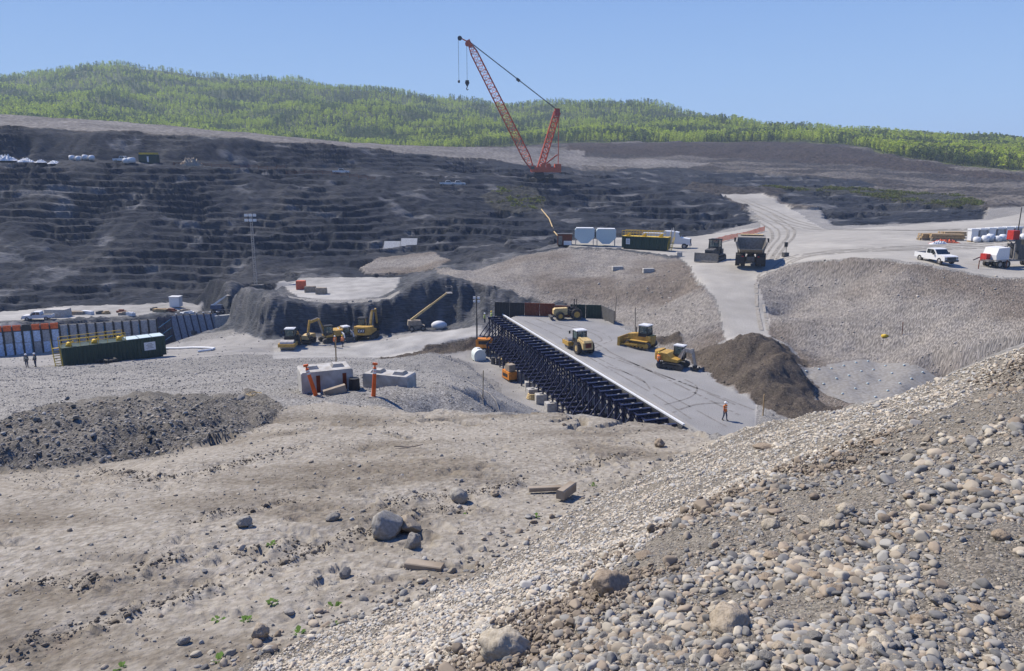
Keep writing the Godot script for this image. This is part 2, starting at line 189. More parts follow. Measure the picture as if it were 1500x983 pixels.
# ------------------------------------------------------------------ materials
func noise_tex(type: int, freq: float, octaves: int, lo: Color, hi: Color, seed_: int, size := 512, jitter := 1.0, ret := -1, mid = null) -> ImageTexture:
	var n := FastNoiseLite.new()
	n.seed = seed_
	n.noise_type = type
	n.frequency = freq
	n.fractal_octaves = octaves
	if octaves <= 1:
		n.fractal_type = FastNoiseLite.FRACTAL_NONE
	n.cellular_jitter = jitter
	if ret >= 0:
		n.cellular_return_type = ret
	var im := n.get_seamless_image(size, size, false, false, 0.15, true)
	im.convert(Image.FORMAT_RGBA8)
	var d := im.get_data()
	var lut := []
	for i in 256:
		var t := i / 255.0
		lut.append(lo.lerp(hi, t) if mid == null else (lo.lerp(mid, t * 2) if t < 0.5 else mid.lerp(hi, t * 2 - 1)))
	var lr := PackedByteArray(); var lg := PackedByteArray(); var lb := PackedByteArray()
	for c in lut:
		lr.append(int(c.r * 255)); lg.append(int(c.g * 255)); lb.append(int(c.b * 255))
	for i in range(0, d.size(), 4):
		var v := d[i]
		d[i] = lr[v]; d[i + 1] = lg[v]; d[i + 2] = lb[v]
	return ImageTexture.create_from_image(Image.create_from_data(size, size, false, Image.FORMAT_RGBA8, d))

func g3(v: float) -> Color:
	return Color(v, v, v)

func lin(r: float, g: float, b: float) -> Color:
	return Color(r, g, b).linear_to_srgb()

func terr_mat(name_: String, tex, bump, per_m: Vector3, relief: float, rough := 0.95, tri := true) -> StandardMaterial3D:
	var m := StandardMaterial3D.new()
	m.resource_name = name_
	m.vertex_color_use_as_albedo = true
	m.roughness = rough
	m.metallic_specular = 0.25
	m.albedo_texture = tex
	if bump:
		m.heightmap_enabled = true
		m.heightmap_texture = bump
		m.heightmap_scale = relief
	if tri:
		m.uv1_triplanar = true
		m.uv1_world_triplanar = true
	m.uv1_scale = per_m
	return m

func plain(name_: String, r: float, g: float, b: float, rough := 0.6, metal := 0.0, dirt := true, clean := false) -> StandardMaterial3D:
	var m := StandardMaterial3D.new()
	m.resource_name = name_
	m.albedo_color = lin(r, g, b)
	m.roughness = rough
	m.metallic = metal
	m.metallic_specular = 0.4
	if dirt:
		m.albedo_texture = M.soft_tex if clean else M.dirt_tex
		m.uv1_triplanar = true
		m.uv1_scale = Vector3(0.35, 0.35, 0.35)
	M[name_] = m
	return m

func make_materials():
	M.grain_tex = noise_tex(FastNoiseLite.TYPE_CELLULAR, 0.09, 1, g3(0.55), g3(1.0), 3, 512, 1.0, FastNoiseLite.RETURN_CELL_VALUE)
	M.grain_bump = noise_tex(FastNoiseLite.TYPE_CELLULAR, 0.09, 1, g3(1.0), g3(0.0), 3, 512, 1.0, FastNoiseLite.RETURN_DISTANCE)
	M.mud_tex = noise_tex(FastNoiseLite.TYPE_SIMPLEX, 0.02, 6, Color(0.74, 0.72, 0.69), Color(1, 1, 1), 5)
	M.mud_bump = noise_tex(FastNoiseLite.TYPE_SIMPLEX, 0.03, 6, g3(0), g3(1), 6)
	M.rock_tex = noise_tex(FastNoiseLite.TYPE_SIMPLEX, 0.02, 6, g3(0.5), g3(1.0), 8)
	M.rock_bump = noise_tex(FastNoiseLite.TYPE_SIMPLEX, 0.025, 6, g3(0), g3(1), 9)
	M.dirt_tex = noise_tex(FastNoiseLite.TYPE_SIMPLEX, 0.02, 5, Color(0.80, 0.775, 0.74), Color(1, 1, 1), 11, 256)
	M.soft_tex = noise_tex(FastNoiseLite.TYPE_SIMPLEX, 0.04, 5, g3(0.84), g3(1.0), 12)
	M.gravel = terr_mat("gravel", M.grain_tex, M.grain_bump, Vector3.ONE * 0.45, 2.2)
	M.mud = terr_mat("mud", M.mud_tex, M.mud_bump, Vector3.ONE * 0.5, 2.0)
	M.cobble = terr_mat("cobble_bed", M.grain_tex, M.grain_bump, Vector3.ONE * 1.4, 1.5)
	M.dust = terr_mat("dust", M.soft_tex, M.mud_bump, Vector3.ONE * 0.25, 3.0)
	M.deck = terr_mat("rolled_concrete", M.soft_tex, M.mud_bump, Vector3.ONE * 0.3, 0.4)
	M.embank = terr_mat("embankment", M.rock_tex, M.rock_bump, Vector3(0.5, 0.08, 1), 3.0, 0.95, false)
	M.road = terr_mat("haul_road", M.soft_tex, M.mud_bump, Vector3.ONE * 0.2, 2.5)
	M.rock = terr_mat("shale", M.rock_tex, M.rock_bump, Vector3(0.035, 0.4, 0.2), 20.0)
	M.soil = terr_mat("soil", M.rock_tex, M.rock_bump, Vector3.ONE * 0.04, 40.0)
	M.pile = terr_mat("dark_gravel", M.grain_tex, M.grain_bump, Vector3.ONE * 0.25, 12.0)

# ------------------------------------------------------------------ bare-ground surface as a triangulated survey
var tp := PackedVector3Array()
var tt := PackedInt32Array()
var tn := PackedInt32Array()
var tpl := PackedVector3Array()   # plane of each triangle: y = x*a + z*b + c
var cur := 0
var NZ := {}

func fnoise(seed_: int, freq: float, oct := 4, type := FastNoiseLite.TYPE_SIMPLEX_SMOOTH) -> FastNoiseLite:
	var n := FastNoiseLite.new()
	n.seed = seed_
	n.frequency = freq
	n.noise_type = type
	n.fractal_octaves = oct
	if oct <= 1:
		n.fractal_type = FastNoiseLite.FRACTAL_NONE
	return n

func build_tin():
	var seen := {}
	for l in LINES:
		var step: float = l[0]
		var n: int = (l.size() - 1) / 3
		for i in n:
			var a := Vector3(l[1 + i * 3], l[2 + i * 3], l[3 + i * 3])
			var pts := [a]
			if i + 1 < n:
				var b := Vector3(l[4 + i * 3], l[5 + i * 3], l[6 + i * 3])
				var k := int(a.distance_to(b) / step)
				for j in k:
					pts.append(a.lerp(b, float(j + 1) / (k + 1)))
			for p in pts:
				var key := Vector2i(roundi(p.x / 0.15), roundi(p.z / 0.15))
				if not seen.has(key):
					seen[key] = true
					tp.append(p)
	tt = delaunay()
	var edges := {}
	tn.resize(tt.size())
	tn.fill(-1)
	for t in tt.size() / 3:
		var a := tp[tt[t * 3]]; var b := tp[tt[t * 3 + 1]]; var c := tp[tt[t * 3 + 2]]
		if (b.x - a.x) * (c.z - a.z) - (b.z - a.z) * (c.x - a.x) < 0:
			var sw := tt[t * 3 + 1]; tt[t * 3 + 1] = tt[t * 3 + 2]; tt[t * 3 + 2] = sw
			var s2 := b; b = c; c = s2
		var nn := (b - a).cross(c - a)
		if absf(nn.y) < 1e-9:
			nn = Vector3.UP
		tpl.append(Vector3(-nn.x / nn.y, -nn.z / nn.y, a.y + (nn.x * a.x + nn.z * a.z) / nn.y))
		for i in 3:
			var e0 := tt[t * 3 + (i + 1) % 3]; var e1 := tt[t * 3 + (i + 2) % 3]
			var key := Vector2i(mini(e0, e1), maxi(e0, e1))
			if edges.has(key):
				var o: int = edges[key]
				tn[o] = t
				tn[t * 3 + i] = o / 3
			else:
				edges[key] = t * 3 + i
	NZ = {warp = fnoise(21, 0.25, 3), big = fnoise(22, 0.012, 4), mid = fnoise(23, 0.09, 4), fine = fnoise(24, 0.7, 4), tiny = fnoise(25, 3.5, 3), strat = fnoise(26, 0.02, 3), groove = fnoise(27, 0.35, 4), patch = fnoise(28, 0.035, 3), hill = fnoise(29, 0.004, 3), clump = fnoise(30, 1.6, 4, FastNoiseLite.TYPE_CELLULAR)}

# Bowyer-Watson in double precision
func delaunay() -> PackedInt32Array:
	var n := tp.size()
	var X := PackedFloat64Array(); var Z := PackedFloat64Array()
	var jr := RandomNumberGenerator.new()
	jr.seed = 5
	for p in tp:
		X.append(p.x + jr.randf_range(-0.002, 0.002)); Z.append(p.z + jr.randf_range(-0.002, 0.002))
	X.append(-200000.0); Z.append(-200000.0)
	X.append(200000.0); Z.append(-200000.0)
	X.append(0.0); Z.append(300000.0)
	var T: Array[Vector3i] = [Vector3i(n, n + 1, n + 2)]
	var cx := PackedFloat64Array([0.0]); var cz := PackedFloat64Array([0.0]); var cr := PackedFloat64Array([1e15])
	for i in n:
		var px := X[i]; var pz := Z[i]
		var edge := {}
		var k := 0
		var m := T.size()
		while k < m:
			var dx := cx[k] - px
			var dz := cz[k] - pz
			if dx * dx + dz * dz < cr[k]:
				var t := T[k]
				for e in [Vector2i(t.x, t.y), Vector2i(t.y, t.z), Vector2i(t.z, t.x)]:
					var key := Vector2i(mini(e.x, e.y), maxi(e.x, e.y))
					edge[key] = edge.get(key, 0) + 1
				m -= 1
				T[k] = T[m]; cx[k] = cx[m]; cz[k] = cz[m]; cr[k] = cr[m]
			else:
				k += 1
		T.resize(m); cx.resize(m); cz.resize(m); cr.resize(m)
		for e in edge:
			if edge[e] != 1:
				continue
			var ax := X[e.x] - px; var az := Z[e.x] - pz; var bx := X[e.y] - px; var bz := Z[e.y] - pz
			var dd := 2.0 * (ax * bz - az * bx)
			if dd == 0.0:
				dd = 1e-12
			var a2 := ax * ax + az * az; var b2 := bx * bx + bz * bz
			var ux := (a2 * bz - b2 * az) / dd; var uz := (b2 * ax - a2 * bx) / dd
			T.append(Vector3i(e.x, e.y, i)); cx.append(px + ux); cz.append(pz + uz); cr.append(ux * ux + uz * uz)
	var out := PackedInt32Array()
	for i in n:
		tp[i] = Vector3(X[i], tp[i].y, Z[i])
	for t in T:
		if t.x < n and t.y < n and t.z < n:
			out.append(t.x); out.append(t.y); out.append(t.z)
	return out

func tin(x: float, z: float) -> float:
	for k in 300:
		var o := cur * 3
		var a := tp[tt[o]]; var b := tp[tt[o + 1]]; var c := tp[tt[o + 2]]
		var nx := -1
		if (c.x - b.x) * (z - b.z) - (c.z - b.z) * (x - b.x) < -1e-6:
			nx = tn[o]
		elif (a.x - c.x) * (z - c.z) - (a.z - c.z) * (x - c.x) < -1e-6:
			nx = tn[o + 1]
		elif (b.x - a.x) * (z - a.z) - (b.z - a.z) * (x - a.x) < -1e-6:
			nx = tn[o + 2]
		else:
			break
		if nx < 0:
			break
		cur = nx
	var pl := tpl[cur]
	return pl.x * x + pl.y * z + pl.z

func base_h(x: float, z: float) -> float:
	var r := clampf(0.3 + 0.005 * -z, 0.3, 5.0)
	return 0.28 * tin(x, z) + 0.18 * (tin(x + r, z) + tin(x - r, z) + tin(x, z + r) + tin(x, z - r))

var zrect := []
var zpoly := []
var zid := []

func zone_at(x: float, z: float) -> int:
	var d := -z
	var p := Vector2(x, z)
	for i in range(zpoly.size() - 1, -1, -1):
		if zrect[i].has_point(p) and Geometry2D.is_point_in_polygon(p, zpoly[i]):
			return zid[i]
	return 9 if d > 225.0 else (8 if d > 128.0 and x < 12.0 + 0.2 * d else 0)

# final height and zone of the ground at a place
var last_zone := 0
const FURROWS := [
	[-4.53, -5.86, -4.45, -5.94, -4.40, -6.29, -4.14, -6.55, -3.90, -6.93, -3.59, -7.24, -3.34, -7.56],
	[-3.21, -7.90, -2.93, -8.09, -2.70, -8.48, -2.52, -8.90, -2.30, -9.25, -1.84, -9.84, -1.32, -10.36, -0.63, -10.72],
	[-5.78, -7.67, -5.38, -7.77, -4.74, -7.62, -4.43, -8.07, -4.20, -8.62],
	[-3.60, -8.62, -3.10, -8.92, -2.68, -9.19],
	[-8.31, -14.06, -6.44, -12.51, -5.68, -13.02, -5.15, -14.04, -4.67, -15.17],
	[-4.47, -10.10, -4.10, -10.50, -3.55, -10.98],
	[-2.01, -10.79, -1.44, -11.38, -0.56, -11.51, 0.12, -12.27],
	[0.88, -13.02, 1.73, -13.80, 2.69, -14.68],
]
const CRACKS := [
	[-0.37, -19.50, 0.28, -19.85, 0.77, -20.10, 1.04, -19.85],
	[1.09, -18.41, 1.54, -18.94, 1.79, -19.62, 8.74, -76.47],
	[1.73, -18.94, 1.73, -18.11, 1.46, -17.34],
	[2.18, -17.53, 2.89, -18.31, 12.34, -66.28],
	[-1.03, -17.91, -1.79, -18.73, -2.62, -18.31],
	[-2.35, -16.31, -2.87, -16.64],
]

var fur := []
func furrow(x: float, z: float) -> float:
	if fur.is_empty():
		for set_ in [FURROWS, CRACKS]:
			for l in set_:
				var p := PackedVector2Array()
				var r := Rect2(l[0], l[1], 0, 0)
				for i in range(0, l.size(), 2):
					p.append(Vector2(l[i], l[i + 1]))
					r = r.expand(p[-1])
				fur.append([p, r.grow(0.6), set_ == CRACKS])
	var q := Vector2(x, z)
	var h := 0.0
	for f in fur:
		if not f[1].has_point(q):
			continue
		var p: PackedVector2Array = f[0]
		var w := Vector2(NZ.fine.get_noise_2d(x * 1.5, z * 1.5), NZ.fine.get_noise_2d(x * 1.5 + 50, z * 1.5)) * (0.25 if f[2] else 0.35)
		var best := 9.0
		var side := 1.0
		for i in p.size() - 1:
			var c := Geometry2D.get_closest_point_to_segment(q + w, p[i], p[i + 1])
			var d := c.distance_to(q + w)
			if d < best:
				best = d
				side = signf((q + w - c).cross(p[i + 1] - p[i]))
		if f[2]:
			h -= 0.3 * (1.0 - smoothstep(0.04, 0.13, best))
		else:
			# a crumbly lip thrown up on one side, with a steep scar towards the other
			var n: float = 0.7 + 0.9 * NZ.fine.get_noise_2d(x * 3, z * 3)
			h += 0.16 * n * exp(-best * best / 0.06) * smoothstep(-0.25, 0.06, best * -side) - 0.08 * exp(-best * best / 0.09)
	return h

func ground(x: float, z: float) -> float:
	var d := -z
	var wr := clampf(d * 0.006, 0.06, 1.2)
	var w1: float = NZ.warp.get_noise_2d(x / wr * 0.5, z / wr * 0.5) * wr * 1.6
	var zn := zone_at(x + w1, z - w1 * 0.7)
	last_zone = zn
	var h := 0.0
	if zn == 8:
		# gullied and bedded rock: the face is pushed in and out along its length, and stepped into beds
		var gz: float
		if d > 150.0:
			gz = NZ.groove.get_noise_2d(x * 0.12, z * 0.05) * 3.0 + NZ.groove.get_noise_2d(x * 0.7, z * 0.2) * 0.5
		else:
			gz = NZ.groove.get_noise_2d(x * 0.45, z * 0.15) * 1.6 + NZ.groove.get_noise_2d(x * 1.9 + 30, z * 0.3) * 0.9
		h = base_h(x, z + gz)
		if d > 150.0:
			h += NZ.fine.get_noise_2d(x * 0.5, z * 0.5) * 0.35 + NZ.mid.get_noise_2d(x * 0.8, z * 0.8) * 0.7
			var ph: float = h / 1.6 + NZ.strat.get_noise_2d(x * 0.5, z * 0.3) * 1.2
			var f := ph - floorf(ph)
			var st := (smoothstep(0.8, 1.0, f) - f) * 1.6
			var amt: float = clampf(0.65 + 1.3 * NZ.patch.get_noise_2d(x * 0.7, z * 0.7 + 90) + 0.8 * NZ.mid.get_noise_2d(x * 0.5, z * 1.2 + 40), 0.0, 1.1)
			h += st * amt
			var ph2: float = h / 0.8 + NZ.strat.get_noise_2d(x * 1.2 + 40, z * 0.5) * 2.4
			var f2 := ph2 - floorf(ph2)
			h += (smoothstep(0.68, 1.0, f2) - f2) * 0.8 * amt
			h += NZ.fine.get_noise_2d(x * 0.9, z * 0.9) * 0.09
		else:
			h += NZ.fine.get_noise_2d(x * 0.8, z * 0.8) * 0.35 + NZ.mid.get_noise_2d(x * 1.5, z * 1.5) * 0.5
		return h
	h = base_h(x, z)
	match zn:
		0: h += NZ.fine.get_noise_2d(x, z) * 0.10 + NZ.mid.get_noise_2d(x * 2, z * 2) * 0.15
		1:
			h += NZ.mid.get_noise_2d(x * 4, z * 4) * 0.05 + NZ.fine.get_noise_2d(x, z * 1.8) * 0.025
			var pm: float = smoothstep(-0.1, 0.25, NZ.mid.get_noise_2d(x * 1.7 + 11, z * 1.7))
			var r: float = NZ.fine.get_noise_2d(x * 1.3 + 40, z * 2.6)
			h -= 0.075 * smoothstep(0.26, 0.36, r) * pm
			h += NZ.tiny.get_noise_2d(x * 0.6, z * 0.6) * 0.02 * (0.4 + pm) + NZ.tiny.get_noise_2d(x * 2, z * 2) * 0.006
			h += furrow(x, z)
		2: h += NZ.fine.get_noise_2d(x, z) * 0.09 + NZ.tiny.get_noise_2d(x, z) * 0.012
		3: h += absf(NZ.fine.get_noise_2d(x * 0.5, z * 0.5)) * 0.45 + NZ.fine.get_noise_2d(x * 2.2, z * 2.2) * 0.10 + NZ.tiny.get_noise_2d(x, z) * 0.04 - 0.10
		4, 13: h += NZ.mid.get_noise_2d(x * 2, z * 2) * 0.12
		5: pass
		6: h += NZ.fine.get_noise_2d(x * 0.5, z * 0.5) * 0.18 + NZ.mid.get_noise_2d(x, z) * 0.35
		7: h += NZ.mid.get_noise_2d(x, z) * 0.10
		15: h += NZ.mid.get_noise_2d(x * 0.4, z * 0.4) * 0.8
		9, 14: h += NZ.mid.get_noise_2d(x * 0.4, z * 0.4) * 1.6 + NZ.fine.get_noise_2d(x * 0.3, z * 0.3) * 0.5
		10: h += NZ.hill.get_noise_2d(x, z * 1.6) * 16.0 * smoothstep(480.0, 800.0, d)
		11: h += NZ.fine.get_noise_2d(x * 0.7, z * 0.7) * 0.45
		12: h += NZ.fine.get_noise_2d(x * 0.3, z * 0.3) * 0.6
	return h

func tone(zn: int, x: float, z: float, y: float) -> Color:
	var a: float = NZ.patch.get_noise_2d(x, z)
	var b: float = NZ.mid.get_noise_2d(x * 3, z * 3)
	var c := Color(0.3, 0.3, 0.3)
	match zn:
		0: c = Color(0.36, 0.345, 0.32) * (1 + 0.25 * a + 0.15 * b)
		1:
			c = Color(0.352, 0.327, 0.285).lerp(Color(0.225, 0.2, 0.165), clampf(0.3 + NZ.mid.get_noise_2d(x * 2.2, z * 4) * 1.6 + NZ.fine.get_noise_2d(x, z * 1.6) * 0.5, 0, 1))
			c = c * (1 + 0.12 * b)
		2: c = Color(0.275, 0.248, 0.208) * (1 + 0.15 * b)
		3: c = Color(0.205, 0.19, 0.168) * (1 + 0.3 * b)
		4: c = Color(0.295, 0.282, 0.262) * (1 + 0.2 * a + 0.2 * b)
		5: c = Color(0.275, 0.27, 0.262) * (1 + 0.12 * b + 0.1 * a)
		6: c = Color(0.35, 0.32, 0.285).lerp(Color(0.235, 0.20, 0.168), clampf(0.35 + a * 2.2, 0, 1)) * (1 + 0.2 * b)
		7: c = Color(0.37, 0.35, 0.312) * (1 + 0.2 * a + 0.15 * b)
		8 when z > -150.0: c = Color(0.12, 0.127, 0.14).lerp(Color(0.20, 0.20, 0.205), clampf(0.3 + 1.5 * NZ.mid.get_noise_2d(x * 2, y * 3), 0, 1)) * (1 + 0.3 * b)
		8: c = Color(0.044, 0.051, 0.068).lerp(Color(0.085, 0.088, 0.097), clampf(0.15 + a * 1.6, 0, 1)).lerp(Color(0.24, 0.24, 0.245), 0.8 * smoothstep(0.3, 0.5, NZ.patch.get_noise_2d(x * 1.3 + 300, z * 2.5))) * (1 + 0.35 * b)
		9: c = Color(0.20, 0.18, 0.16).lerp(Color(0.085, 0.076, 0.072), clampf(0.55 + 2.5 * NZ.big.get_noise_2d(x * 0.8, z * 3), 0, 1)) * (1 + 0.2 * b)
		10: c = Color(0.16, 0.19, 0.06)
		11: c = Color(0.15, 0.125, 0.102) * (1 + 0.3 * b)
		12: c = Color(0.075, 0.075, 0.068) * (1 + 0.4 * b)
		13: c = Color(0.35, 0.338, 0.315) * (1 + 0.3 * b + 0.3 * a)
		15: c = Color(0.27, 0.25, 0.23) * (1 + 0.3 * b + 0.4 * a)
		14: c = Color(0.085, 0.068, 0.06) * (1 + 0.4 * b)
	c.a = 1.0
	return c

func build_terrain():
	for q in ZONES:
		var poly := PackedVector2Array()
		var r := Rect2(q[1], q[2], 0, 0)
		for i in range(1, q.size(), 2):
			poly.append(Vector2(q[i], q[i + 1]))
			r = r.expand(Vector2(q[i], q[i + 1]))
		zid.append(q[0]); zpoly.append(poly); zrect.append(r)
	var rings := PackedFloat32Array()
	var d := 0.9
	while d < 5200.0:
		rings.append(d)
		if d < 22: d *= 1.0085
		elif d < 58: d += 0.75
		elif d < 128: d += 0.27
		elif d < 158: d += 0.5
		elif d < 230: d += 0.36
		elif d < 300: d += 0.6
		elif d < 480: d *= 1.006
		elif d < 1150: d *= 1.015
		else: d *= 1.1
	var nc := 570
	var nr := rings.size()
	var V := PackedVector3Array(); V.resize(nc * nr)
	var C := PackedColorArray(); C.resize(nc * nr)
	var Q := PackedByteArray(); Q.resize(nc * nr)
	for i in nc:
		var s := lerpf(-0.92, 0.92, i / float(nc - 1))
		for j in nr:
			var z := -rings[j]
			var x := -z * s
			var h := ground(x, z)
			var k := i * nr + j
			V[k] = Vector3(x, h, z)
			Q[k] = last_zone
			C[k] = tone(last_zone, x, z, h)
	var N := PackedVector3Array(); N.resize(nc * nr)
	for i in nc:
		var i0 := maxi(i - 1, 0) * nr; var i1 := mini(i + 1, nc - 1) * nr
		for j in nr:
			N[i * nr + j] = (V[i1 + j] - V[i0 + j]).cross(V[i * nr + mini(j + 1, nr - 1)] - V[i * nr + maxi(j - 1, 0)]).normalized()
	var names := {0: ["gravel_ground", M.gravel], 1: ["mud_bench", M.mud], 2: ["cobble_ridge", M.cobble], 3: ["dirt_berm", M.gravel], 4: ["pit_floor", M.dust], 5: ["concrete_deck", M.deck], 6: ["gravel_embankment", M.embank], 7: ["haul_road", M.road], 8: ["shale_rock", M.rock], 9: ["bare_soil", M.soil], 10: ["forest_hill", M.soil], 11: ["dark_gravel_pile", M.pile], 12: ["brush_slope", M.soil], 13: ["rock_platform", M.dust], 14: ["brown_bank", M.soil], 15: ["plateau", M.soil]}
	var cnt := PackedInt32Array(); cnt.resize(16)
	for i in nc - 1:
		for j in nr - 1:
			cnt[Q[i * nr + j]] += 6
	var start := PackedInt32Array(); start.resize(17)
	for k in 16:
		start[k + 1] = start[k] + cnt[k]
	var pos := start.duplicate()
	var big := PackedInt32Array(); big.resize(start[16])
	for i in nc - 1:
		for j in nr - 1:
			var a := i * nr + j
			var b := a + nr
			var p := pos[Q[a]]
			big[p] = a; big[p + 1] = a + 1; big[p + 2] = b
			big[p + 3] = b; big[p + 4] = a + 1; big[p + 5] = b + 1
			pos[Q[a]] = p + 6
	for k in names:
		var src := big.slice(start[k], start[k + 1])
		if src.is_empty():
			continue
		var remap := PackedInt32Array(); remap.resize(V.size()); remap.fill(-1)
		var v := PackedVector3Array(); var n := PackedVector3Array(); var c := PackedColorArray(); var uv := PackedVector2Array()
		var out := PackedInt32Array(); out.resize(src.size())
		for e in src.size():
			var o := src[e]
			if remap[o] < 0:
				remap[o] = v.size()
				v.append(V[o]); n.append(N[o]); c.append(C[o])
				uv.append(Vector2(V[o].x * 0.8 + V[o].z * 0.6, V[o].x * 0.6 - V[o].z * 0.8))
			out[e] = remap[o]
		var arr := []
		arr.resize(Mesh.ARRAY_MAX)
		arr[Mesh.ARRAY_VERTEX] = v; arr[Mesh.ARRAY_NORMAL] = n; arr[Mesh.ARRAY_COLOR] = c; arr[Mesh.ARRAY_TEX_UV] = uv; arr[Mesh.ARRAY_INDEX] = out
		var me := ArrayMesh.new()
		me.add_surface_from_arrays(Mesh.PRIMITIVE_TRIANGLES, arr)
		me.surface_set_material(0, names[k][1])
		var o2 := MeshInstance3D.new()
		o2.name = names[k][0]
		o2.mesh = me
		o2.set_meta("kind", "structure")
		add_child(o2)

# ------------------------------------------------------------------ mesh building
class MB:
	var v := PackedVector3Array()
	var n := PackedVector3Array()
	var c := PackedColorArray()
	var col = null
	var T := Transform3D()
	func tri(a: Vector3, b: Vector3, d: Vector3, na: Vector3, nb: Vector3, nd: Vector3):
		a = T * a; b = T * b; d = T * d
		na = T.basis * na; nb = T.basis * nb; nd = T.basis * nd
		if (b - a).cross(d - a).dot(na + nb + nd) > 0:
			var t := b; b = d; d = t
			t = nb; nb = nd; nd = t
		for p in [a, b, d]:
			v.append(p)
		for q in [na, nb, nd]:
			n.append(q.normalized())
		if col != null:
			for i in 3:
				c.append(col)
	func flat(a: Vector3, b: Vector3, d: Vector3, nn: Vector3):
		tri(a, b, d, nn, nn, nn)
	func quad(a: Vector3, b: Vector3, d: Vector3, e: Vector3, nn: Vector3):
		flat(a, b, d, nn)
		flat(a, d, e, nn)
	func box(p: Vector3, s: Vector3, B := Basis()):
		var h := s * 0.5
		for ax in 3:
			for sg in [-1.0, 1.0]:
				var nn := Vector3.ZERO; nn[ax] = sg
				var u := Vector3.ZERO; u[(ax + 1) % 3] = h[(ax + 1) % 3]
				var w := Vector3.ZERO; w[(ax + 2) % 3] = h[(ax + 2) % 3]
				var o: Vector3 = nn * h[ax]
				quad(p + B * (o - u - w), p + B * (o + u - w), p + B * (o + u + w), p + B * (o - u + w), B * nn)
		return self
	func bar(a: Vector3, b: Vector3, w: float, h: float):
		var x := (b - a).normalized()
		var up := Vector3.UP if absf(x.y) < 0.95 else Vector3.RIGHT
		var z := x.cross(up).normalized()
		var y := z.cross(x)
		return box((a + b) * 0.5, Vector3(a.distance_to(b), h, w), Basis(x, y, z))
	func tube(a: Vector3, b: Vector3, r0: float, r1 := -1.0, k := 10, caps := true):
		if r1 < 0:
			r1 = r0
		var x := (b - a).normalized()
		var up := Vector3.UP if absf(x.y) < 0.95 else Vector3.RIGHT
		var z := x.cross(up).normalized()
		var y := z.cross(x)
		for i in k:
			var t0 := TAU * i / k; var t1 := TAU * (i + 1) / k
			var d0 := y * cos(t0) + z * sin(t0); var d1 := y * cos(t1) + z * sin(t1)
			tri(a + d0 * r0, b + d0 * r1, b + d1 * r1, d0, d0, d1)
			tri(a + d0 * r0, b + d1 * r1, a + d1 * r0, d0, d1, d1)
			if caps:
				flat(a, a + d0 * r0, a + d1 * r0, -x)
				flat(b, b + d0 * r1, b + d1 * r1, x)
		return self
	func prism(pts: Array, z0: float, z1: float, taper := 0.0):
		var poly := PackedVector2Array(pts)
		if not Geometry2D.is_polygon_clockwise(poly):
			poly.reverse()
		var k := poly.size()
		var mid := Vector2.ZERO
		for p in poly:
			mid += p / k
		var top := PackedVector2Array()
		for p in poly:
			top.append(p.lerp(mid, taper))
		for i in k:
			var a := poly[i]; var b := poly[(i + 1) % k]; var a2 := top[i]; var b2 := top[(i + 1) % k]
			var e := b - a
			var nn := Vector3(-e.y, e.x, 0).normalized()
			if Geometry2D.is_point_in_polygon((a + b) * 0.5 + Vector2(nn.x, nn.y) * 0.001, poly):
				nn = -nn
			quad(Vector3(a.x, a.y, z0), Vector3(b.x, b.y, z0), Vector3(b2.x, b2.y, z1), Vector3(a2.x, a2.y, z1), nn)
		var ids := Geometry2D.triangulate_polygon(poly)
		for i in range(0, ids.size(), 3):
			var p := poly[ids[i]]; var q := poly[ids[i + 1]]; var r := poly[ids[i + 2]]
			flat(Vector3(p.x, p.y, z0), Vector3(q.x, q.y, z0), Vector3(r.x, r.y, z0), Vector3(0, 0, signf(z0 - z1)))
			p = top[ids[i]]; q = top[ids[i + 1]]; r = top[ids[i + 2]]
			flat(Vector3(p.x, p.y, z1), Vector3(q.x, q.y, z1), Vector3(r.x, r.y, z1), Vector3(0, 0, signf(z1 - z0)))
		return self
	func ball(p: Vector3, s: Vector3, k := 10, m := 6):
		for j in m:
			var a0 := PI * j / m - PI / 2; var a1 := PI * (j + 1) / m - PI / 2
			for i in k:
				var b0 := TAU * i / k; var b1 := TAU * (i + 1) / k
				var q := []
				for ab in [[a0, b0], [a0, b1], [a1, b1], [a1, b0]]:
					q.append(Vector3(cos(ab[0]) * cos(ab[1]), sin(ab[0]), cos(ab[0]) * sin(ab[1])))
				tri(p + q[0] * s, p + q[1] * s, p + q[2] * s, q[0], q[1], q[2])
				tri(p + q[0] * s, p + q[2] * s, p + q[3] * s, q[0], q[2], q[3])
		return self
	func path(pts: Array, r: float, k := 6):
		for i in pts.size() - 1:
			tube(pts[i], pts[i + 1], r, r, k)
		return self
	func mesh() -> ArrayMesh:
		var arr := []
		arr.resize(Mesh.ARRAY_MAX)
		arr[Mesh.ARRAY_VERTEX] = v; arr[Mesh.ARRAY_NORMAL] = n
		if c.size() == v.size() and c.size():
			arr[Mesh.ARRAY_COLOR] = c
		var m := ArrayMesh.new()
		m.add_surface_from_arrays(Mesh.PRIMITIVE_TRIANGLES, arr)
		return m

func numbered(called: String) -> String:
	var k: int = used.get(called, -1) + 1
	used[called] = k
	return called if k == 0 else "%s_%03d" % [called, k]

func obj(called: String, mb, mat: Material, parent: Node, label := "") -> MeshInstance3D:
	var o := MeshInstance3D.new()
	o.name = called if parent != self else numbered(called)
	o.mesh = mb.mesh() if mb is MB else mb
	o.material_override = mat
	if label != "":
		o.set_meta("label", label)
	parent.add_child(o, true)
	return o

func tag(o: Node, label: String, category: String, group := "", kind := ""):
	o.set_meta("label", label)
	o.set_meta("category", category)
	if group != "":
		o.set_meta("group", group)
	if kind != "":
		o.set_meta("kind", kind)

func head(hx: float, hz: float) -> float:
	return atan2(-hz, hx)

func on(x: float, z: float, lift := 0.0) -> Vector3:
	return Vector3(x, ground(x, z) + lift, z)

